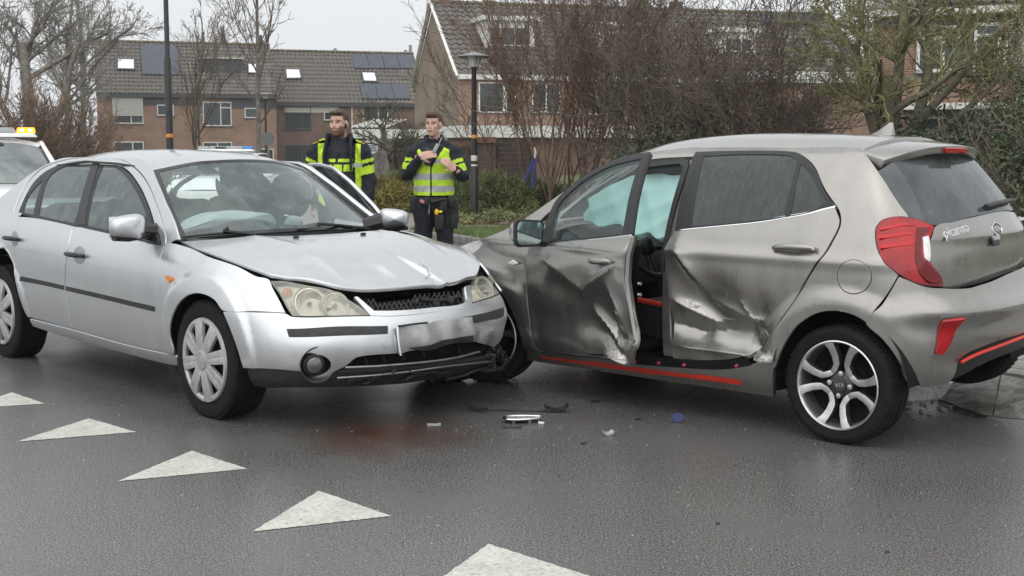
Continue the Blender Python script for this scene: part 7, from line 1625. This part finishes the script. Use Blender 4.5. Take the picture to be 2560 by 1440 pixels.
# evergreen hedges at the right edge
def shrub(name, px, Y, boxes, n, size, mt, label, seed, zc=0, cat='hedge', twig=True, group=None):
    o = empty(name, gpos(px, Y), 0, label, cat, group); leaves('foliage', boxes, n, size, mt, o, seed, shell=.55)
    if twig:
        segs = []; r = random.Random(seed)
        for c, rr in boxes:
            for k in range(24): grow(segs, V((c[0]+r.uniform(-.3, .3)*rr[0], c[1]+r.uniform(-.2, .2), 0.0)), V((r.uniform(-.5, .5), r.uniform(-.3, .3), 1)).normalized(), c[2]+rr[2]*r.uniform(.6, 1.1), .016, 0, dict(seg=[6, 4], wob=[.1, .2], trop=[.02, .02], kids=[5], ang=[.7], lr=[.3], rr=[.6], start=[.3, .1], rmin=.006), r)
        tag(tubes('stems', segs, TWIGB, o, 4), kind='stuff')
    return o
shrub('evergreen_hedge', 2545, 14.5, [((.1, 0, .75), (.75, .6, .85)), ((.5, 0, 1.6), (.8, .6, .8)), ((1.2, 0, 1.2), (1, .6, 1.3))], 15000, .035, LEAFG, 'dark evergreen hedge behind the hatchback rear window at the right edge', 5)
shrub('ivy_hedge', 2440, 20, [((-.6, 0, .9), (.9, .6, .7)), ((.4, 0, 1.25), (.9, .6, .9)), ((1.3, 0, 1.7), (.9, .6, 1.3))], 11000, .045, IVY, 'tangled ivy hedge under the canopy of the close brick house', 6)
shrub('evergreen_shrub', 1680, 23.5, [((0, 0, .8), (1.2, .7, .9)), ((.8, 0, .7), (.9, .7, .8))], 9000, .045, IVY, 'dark evergreen shrub low behind the hatchback roof', 7)
# low conifers beside the path
def juniper(px, Y, w_, h_, mt, label, seed, n=9000):
    o = empty('low_conifer', gpos(px, Y), 0, label, 'shrub', 'low conifers beside the path'); r = np.random.default_rng(seed)
    d = r.normal(size=(n, 3)); d[:, 2] = np.abs(d[:, 2]); d /= np.linalg.norm(d, axis=1)[:, None]; s = r.uniform(.5, 1, n)
    bumpy = 1+.16*np.sin(d[:, 0]*9+seed)*np.cos(d[:, 1]*8+2*seed)+.1*np.sin(d[:, 2]*13)
    P = d*np.array([w_, w_*.7, h_])*(s*bumpy)[:, None]; t = d*.7+r.normal(size=(n, 3))*.55+np.array([0, -.1, .25]); t /= np.linalg.norm(t, axis=1)[:, None]
    L = r.uniform(.06, .16, n)[:, None]; x = np.cross(t, r.normal(size=(n, 3))); x /= np.linalg.norm(x, axis=1)[:, None]; wd = .014
    v = np.concatenate([P-x*wd, P+x*wd, P+t*L], 0); f = [(i, n+i, 2*n+i) for i in range(n)]; mesh_obj('foliage', v, f, mt, o)
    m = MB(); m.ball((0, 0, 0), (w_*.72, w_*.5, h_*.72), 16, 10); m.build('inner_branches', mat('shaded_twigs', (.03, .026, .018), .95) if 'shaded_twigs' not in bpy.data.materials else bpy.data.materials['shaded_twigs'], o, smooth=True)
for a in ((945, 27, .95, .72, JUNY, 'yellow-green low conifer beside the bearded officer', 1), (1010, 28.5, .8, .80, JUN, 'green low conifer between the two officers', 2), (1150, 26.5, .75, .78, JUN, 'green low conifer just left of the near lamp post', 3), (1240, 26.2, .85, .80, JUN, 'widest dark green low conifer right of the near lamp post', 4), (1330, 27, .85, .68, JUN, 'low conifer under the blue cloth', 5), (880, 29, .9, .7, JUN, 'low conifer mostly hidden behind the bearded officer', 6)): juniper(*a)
# leaf litter along the bed edge (uncountable)
r_ = np.random.default_rng(9); q = []
for k in range(2600):
    p = ground(r_.uniform(1130, 1420), r_.uniform(532, 562), .115); q.append(((p.x, p.y, .13), (.02, .02, .02)))
tag(leaves('leaf_litter', q, 3600, .045, DRYL, None, 12, flat=1.2), kind='stuff')
tag(leaves('ground_cover', [((c[0][0], c[0][1], .16), (.25, .25, .10)) for c in q[::60]], 3500, .04, JUN, None, 13), kind='stuff')
# blue cloth strips caught in the bush
BLUE = mat('blue_cloth', (.035, .045, .20), .7, var=.2, scale=8); o = empty('blue_cloth', atY(1335, 410, 25.5), 0, 'two blue cloth strips hanging in the brown bush', 'cloth')
for pts in ([(1336, 395), (1327, 415), (1320, 432), (1316, 452)], [(1338, 393), (1337, 420), (1335, 445), (1332, 468)]):
    m = MB(); m.tube([atY(x, y, 25.5)-o.location for x, y in pts], [(.020, .006), (.030, .008), (.034, .008), (.030, .006)], 6, up=(0, 1, 0)); m.build('strip', BLUE, o, smooth=True)
m = MB(); m.tube([atY(x, y, 25.5)-o.location for x, y in ((1337, 396), (1339, 380), (1336, 368))], [(.018, .008), (.02, .008), (.012, .006)], 6, up=(0, 1, 0)); m.build('white_tie', STICKW, o, smooth=True)
# ================================================================ white assistance cars behind the saloon
WPAINT = carpaint('white_paint', (.80, .80, .80), rough=.3, metal=0, streaks=.02, dirt=.1)
AMBL = mat('lit_amber_lens', (1.0, .20, .0), .2, emit=3.2, var=.02); AMBC = mat('lit_amber_core', (1.0, .72, .18), .2, emit=6, var=.02); CLRL = mat('clear_lens', (.36, .37, .38), .15, var=.1); BLUEL = mat('blue_lens', (.05, .22, .55), .15, var=.1)
def assist_car(loc, rz, label, group):
    M = car_matrix(loc[0], loc[1], rz); o = empty('assistance_car', (loc[0], loc[1], 0), rz, label, 'car', group)
    def sy(a): return a+[(x, -y, z) for x, y, z in a[-2::-1]]
    WS = Surf([sy([(-.45, .74, .96), (-.30, .42, 1.0), (-.22, 0, 1.01)]), sy([(-.80, .70, 1.20), (-.68, .40, 1.25), (-.62, 0, 1.265)]), sy([(-1.20, .60, 1.425), (-1.10, .35, 1.475), (-1.05, 0, 1.49)])], M); WS.sgn = -1
    panel('windscreen', o, glass('tow_windscreen', (.30, .34, .35), .55, .03, (.42, .47, .48), fscale=2) if 'tow_windscreen' not in bpy.data.materials else bpy.data.materials['tow_windscreen'], WS, [(0, 0), (2, 0), (4, 0), (4, 2), (2, 2), (0, 2)], uv=True, res=.1, lip=0)
    RF = Surf([sy([(-1.20, .60, 1.427), (-1.10, .35, 1.477), (-1.05, 0, 1.492)]), sy([(-1.6, .625, 1.475), (-1.6, .35, 1.525), (-1.6, 0, 1.54)]), sy([(-2.4, .62, 1.47), (-2.4, .35, 1.525), (-2.4, 0, 1.54)]), sy([(-3.2, .56, 1.40), (-3.3, .33, 1.45), (-3.32, 0, 1.46)])], M); RF.sgn = -1
    panel('roof', o, WPAINT, RF, [(0, 0), (2, 0), (4, 0), (4, 2), (4, 3), (2, 3), (0, 3), (0, 2)], uv=True, res=.1, lip=.02)
    HD_ = Surf([sy([(.78, .62, .70), (.88, .35, .73), (.9, 0, .74)]), sy([(.2, .76, .88), (.22, .42, .93), (.24, 0, .94)]), sy([(-.45, .76, .95), (-.30, .42, .99), (-.22, 0, 1.0)])], M); HD_.sgn = -1
    panel('bonnet', o, WPAINT, HD_, [(0, 0), (2, 0), (4, 0), (4, 1), (4, 2), (2, 2), (0, 2), (0, 1)], uv=True, res=.1, lip=.02)
    zz = [.22, .35, .6, .8, .93]; ww = [.80, .88, .91, .90, .82]
    SD = Surf([[(.9, w_*.72, z*.85+.02), (.6, w_*.95, z*.93+.01), (0, w_, z), (-1, w_, z+.02), (-2, w_, z+.03), (-3, w_*.98, z+.05), (-3.5, w_*.85, z+.06)] for z, w_ in zip(zz, ww)], M)
    mirror(panel('body_side', o, WPAINT, SD, [(0, 0), (3, 0), (6, 0), (6, 2), (6, 4), (3, 4), (0, 4), (0, 2)], uv=True, res=.12, lip=0))
    GS = Surf([[(x, w_, z) for x in (-.4, -1, -1.8, -2.6, -3.4)] for z, w_ in ((.93, .83), (1.1, .77), (1.3, .70), (1.46, .62))], M)
    mirror(panel('side_window', o, GLOSSBLACK, GS, [(.1, 0), (2, 0), (4, .1), (3.8, 1.5), (3.2, 2.7), (2, 3), (1.3, 2.8)], uv=True, res=.12, lip=0))
    for s_ in (-1, 1):
        m = MB(); m.tube([(-.42, s_*.78, .94), (-.80, s_*.73, 1.22), (-1.22, s_*.63, 1.44), (-1.7, s_*.64, 1.48), (-2.6, s_*.63, 1.47), (-3.3, s_*.58, 1.38)], [.04, .04, .035, .03, .03, .03], 8); m.build('roof_pillar', WPAINT if s_ > 0 else WPAINT, o, smooth=True)
        m = MB(); m.tube([(-.40, s_*.75, .955), (-.80, s_*.705, 1.22), (-1.20, s_*.61, 1.432)], .022, 6); m.build('screen_rubber', GLOSSBLACK, o, smooth=True)
        p = V((-.55, s_*.98, 1.02)); mirror_cap(o, p, ((0, s_*.11, 0), (.07, 0, 0), (0, 0, .075)), WPAINT)
    m = MB(); m.b2((-3.5, -.75, .25), (.75, .75, .66)); m.b2((-3.3, -.7, .66), (-.5, .7, .92)); m.build('underbody', DARK, o)
    m = MB(); m.prism([(.90, -.62, .25), (.93, -.5, .70), (.93, .5, .70), (.90, .62, .25)], (-.12, 0, 0)); m.build('front_bumper', WPAINT, o, bevel=.03)
    m = MB(); m.ball((-1.02, 0, 1.44), (.10, .20, .07)); m.build('mirror_housing', DARK2, o, smooth=True)
    for (x, y, rz_) in ((0, -.78, 0), (0, .78, pi), (-2.65, -.78, 0), (-2.65, .78, pi)):
        c = copy_tree(wh, o); c.location = (x, y, .312); c.rotation_euler = (0, 0, rz_)
    return o
def light_bar(car, lens, lit):
    m = MB(); m.box((-1.45, 0, 1.575), (.34, 1.16, .05), taper=.93); lb = m.build('light_bar', WPAINT, car, bevel=.01)
    for y0, y1, mt, nm in ((.34, .56, lens, 'lit_lens' if lit else 'lens'), (-.56, -.34, CLRL, 'lens'), (-.335, .335, CLRL, 'centre_lens')):
        m = MB(); m.box((-1.45, (y0+y1)/2, 1.635), (.26, abs(y1-y0), .068), taper=.9); m.build(nm, mt, lb, bevel=.012)
    if lit:
        for y in (.40, .50): m = MB(); m.box((-1.328, y, 1.635), (.03, .05, .036)); m.build('lit_core', AMBC, lb, bevel=.008)
    m = MB(); m.b2((-1.325, -.20, 1.615), (-1.31, .02, 1.655)); m.build('display', DARK2, lb)
tow = assist_car(((-4-1280)/3264*15.2, 15.2-.2), R(-68), 'white assistance car with a lit amber beacon at the left edge', 'white assistance cars'); light_bar(tow, AMBL, True)
tow2 = assist_car(((455-1280)/3264*23, 25.5), R(-88), 'white car almost hidden behind the saloon roof, blue lens showing', 'white assistance cars'); tow2.scale = (1, 1, .865); light_bar(tow2, BLUEL, False)
# ================================================================ debris on the road
rg = random.Random(77)
def shard(name, px, py, L, W, mt, label, cat='debris', h=None, curl=None, group='broken plastic on the road', ang=None):
    h = min(.012, L*.12) if h is None else h; curl = min(.02, L*.15) if curl is None else curl
    g0 = ground(px, py, .001); a = rg.uniform(0, pi) if ang is None else ang; n = 7; vs = []; fs = []
    for i in range(n+1):
        t = i/n-.5; w_ = W*(.4+.6*rg.random())*(1-1.6*abs(t)**2.2); z = curl*(4*t*t)*rg.uniform(.7, 1.2)
        for s_ in (-1, 1):
            x, y = t*L, s_*w_/2+rg.uniform(-.1, .1)*W; vs.append((x*cos(a)-y*sin(a), x*sin(a)+y*cos(a), z+.003*s_+h))
    m = len(vs); vs += [(x, y, max(.0005, z-.010)) for x, y, z in vs]
    for i in range(n): fs += [(2*i, 2*i+1, 2*i+3, 2*i+2), (m+2*i, m+2*i+2, m+2*i+3, m+2*i+1), (2*i, 2*i+2, m+2*i+2, m+2*i), (2*i+1, m+2*i+1, m+2*i+3, 2*i+3)]
    fs += [(0, m, m+1, 1), (2*n, 2*n+1, m+2*n+1, m+2*n)]
    o = mesh_obj(name, vs, fs, mt); o.location = g0; tag(o, label, cat, group); return o
shard('plastic_shard', 1391, 1030, .13, .09, BLACK, 'largest curled black plastic shard, behind the oval lamp lens', curl=.03, h=.015, ang=.1)
shard('plastic_shard', 1195, 1029, .13, .03, BLACK, 'short black strip lying left of the oval lamp lens', ang=-.6)
shard('plastic_shard', 1285, 1028, .36, .018, BLACK, 'long thin black trim strip behind the oval lamp lens', curl=.004, h=.006, ang=-.12)
shard('plastic_shard', 1262, 943, .17, .07, BLACK, 'black plastic shard beside the saloon left front corner', curl=.02, ang=-.2)
shard('plastic_shard', 1280, 1070, .10, .014, BLACK, 'thin dark sliver in front of the oval lamp lens', curl=.003, h=.006, ang=.1)
shard('plastic_shard', 1795, 1310, .016, .012, BLACK, 'small black crumb on the asphalt right of centre', ang=.5); shard('plastic_shard', 2218, 1381, .016, .011, BLACK, 'small black crumb near the bottom right corner', ang=.2)
shard('plastic_shard', 1460, 1110, .035, .014, BLACK, 'tiny black sliver right of the oval lamp lens', ang=.7); shard('plastic_shard', 1597, 1050, .03, .02, BLACK, 'tiny black crumb left of the blue emblem', ang=.4); shard('plastic_shard', 1488, 1005, .05, .02, BLACK, 'black crumb in the hatchback shadow', ang=.3)
shard('plastic_shard', 1190, 1117, .011, .007, BLACK, 'tiny dark crumb in front of the brown stain', ang=.3); shard('plastic_shard', 1396, 1190, .011, .008, BLACK, 'tiny dark crumb in the middle of the open asphalt', ang=.9); shard('plastic_shard', 1838, 1165, .010, .007, BLACK, 'tiny dark crumb in front of the blue emblem', ang=.2)
shard('glass_chip', 1520, 1088, .055, .05, CLRL, 'pale broken lens chip between oval lens and blue emblem', curl=.012, h=.012, group=None, ang=.3)
shard('glass_chip', 1085, 1064, .07, .03, CLRL, 'clear lens splinter lying on the brown stain', curl=.004, h=.006, group=None, ang=.1); shard('glass_chip', 1353, 1060, .03, .012, STICKW, 'little white splinter right of the oval lamp lens', h=.008, curl=.003, group=None, ang=-.3)
g0 = ground(1304, 1055, 0); o = empty('oval_lamp_lens', g0, .15, 'broken oval chrome lamp lens lying on the asphalt', 'lamp lens')
m = MB(); ring = [V((.095*cos(t)*(1.15 if cos(t) > 0 else 1), .05*sin(t)*(1-.25*cos(t)), .024)) for t in np.linspace(0, 2*pi, 29)]; m.tube(ring, .006, 8, cap=False); m.build('rim', CHROME, o, smooth=True)
m = MB(); m.lathe([(0, .014), (.06, .016), (.092, .024)], 24, ax='z'); m.v = [V((q.x*1.05, q.y*.52, q.z)) for q in m.v]; m.build('reflector', STEEL, o, smooth=True)
for x in (-.045, .04): m = MB(); m.box((x, -.015, .009), (.016, .012, .018)); m.build('clip', STEEL, o)
g0 = ground(1694, 1057, 0); o = empty('fallen_emblem', g0, .3, 'small oval blue emblem with bright edge on the asphalt before the hatchback sill', 'emblem')
f = quad_frame(V((0, 0, .028)), V((-.35, -1, .35)))
m = MB(); m.lathe([(0, .004), (.030, .004), (.033, 0), (.032, -.008), (0, -.008)], 24, ax='z'); m.v = [f @ V((q.x*1.15, q.y*.85, q.z)) for q in m.v]; m.build('disc', mat('navy_enamel', (.012, .02, .11), .45), o, smooth=True, sharp=40)
m = MB(); m.lathe([(.033, .001), (.036, -.004), (.033, -.010)], 24, ax='z'); m.v = [f @ V((q.x*1.15, q.y*.85, q.z)) for q in m.v]; m.build('rim', CHROME, o, smooth=True)
# fine grit scattered on the asphalt (uncountable)
r_ = np.random.default_rng(5); vs = []; fs = []
for k in range(260):
    p = ground(r_.uniform(20, 2540), r_.uniform(990, 1435), 0); s = r_.uniform(.0015, .005); b = len(vs)
    for dx, dy, dz in ((-1, -.6, 0), (1, -.8, 0), (.3, 1, 0), (0, 0, 1.1)): vs.append((p.x+dx*s*r_.uniform(.6, 1.3), p.y+dy*s, dz*s))
    fs += [(b, b+1, b+3), (b+1, b+2, b+3), (b+2, b, b+3)]
tag(mesh_obj('road_grit', vs, fs, mat('pale_grit', (.28, .27, .25), .8, var=.5, scale=50)), kind='stuff')

vs = []; fs = []
for k in range(190):
    p = ground(r_.normal(1330, 150), r_.uniform(955, 1085), 0); s = r_.uniform(.003, .009); b = len(vs)
    for dx, dy, dz in ((-1, -.6, 0), (1, -.8, 0), (.3, 1, 0), (0, 0, .9)): vs.append((p.x+dx*s*r_.uniform(.6, 1.3), p.y+dy*s*r_.uniform(.6, 1.3), dz*s))
    fs += [(b, b+1, b+3), (b+1, b+2, b+3), (b+2, b, b+3)]
tag(mesh_obj('plastic_crumbs', vs, fs, mat('dark_crumb', (.05, .05, .05), .4, var=.9, scale=30)), kind='stuff')
# ================================================================ damp air
m = MB(); m.b2((-70, -8, -3.2), (75, 160, 16)); hz = m.build('haze', None); hz.data.materials.clear()
hm = bpy.data.materials.new('haze'); hm.use_nodes = True; hn = hm.node_tree.nodes; hn.remove(hn['Principled BSDF']); pv = hn.new('ShaderNodeVolumePrincipled')
pv.inputs['Color'].default_value = (.93, .95, .97, 1); pv.inputs['Density'].default_value = .0006; hm.node_tree.links.new(pv.outputs[0], hn['Material Output'].inputs['Volume'])
hz.data.materials.append(hm); tag(hz, kind='stuff')
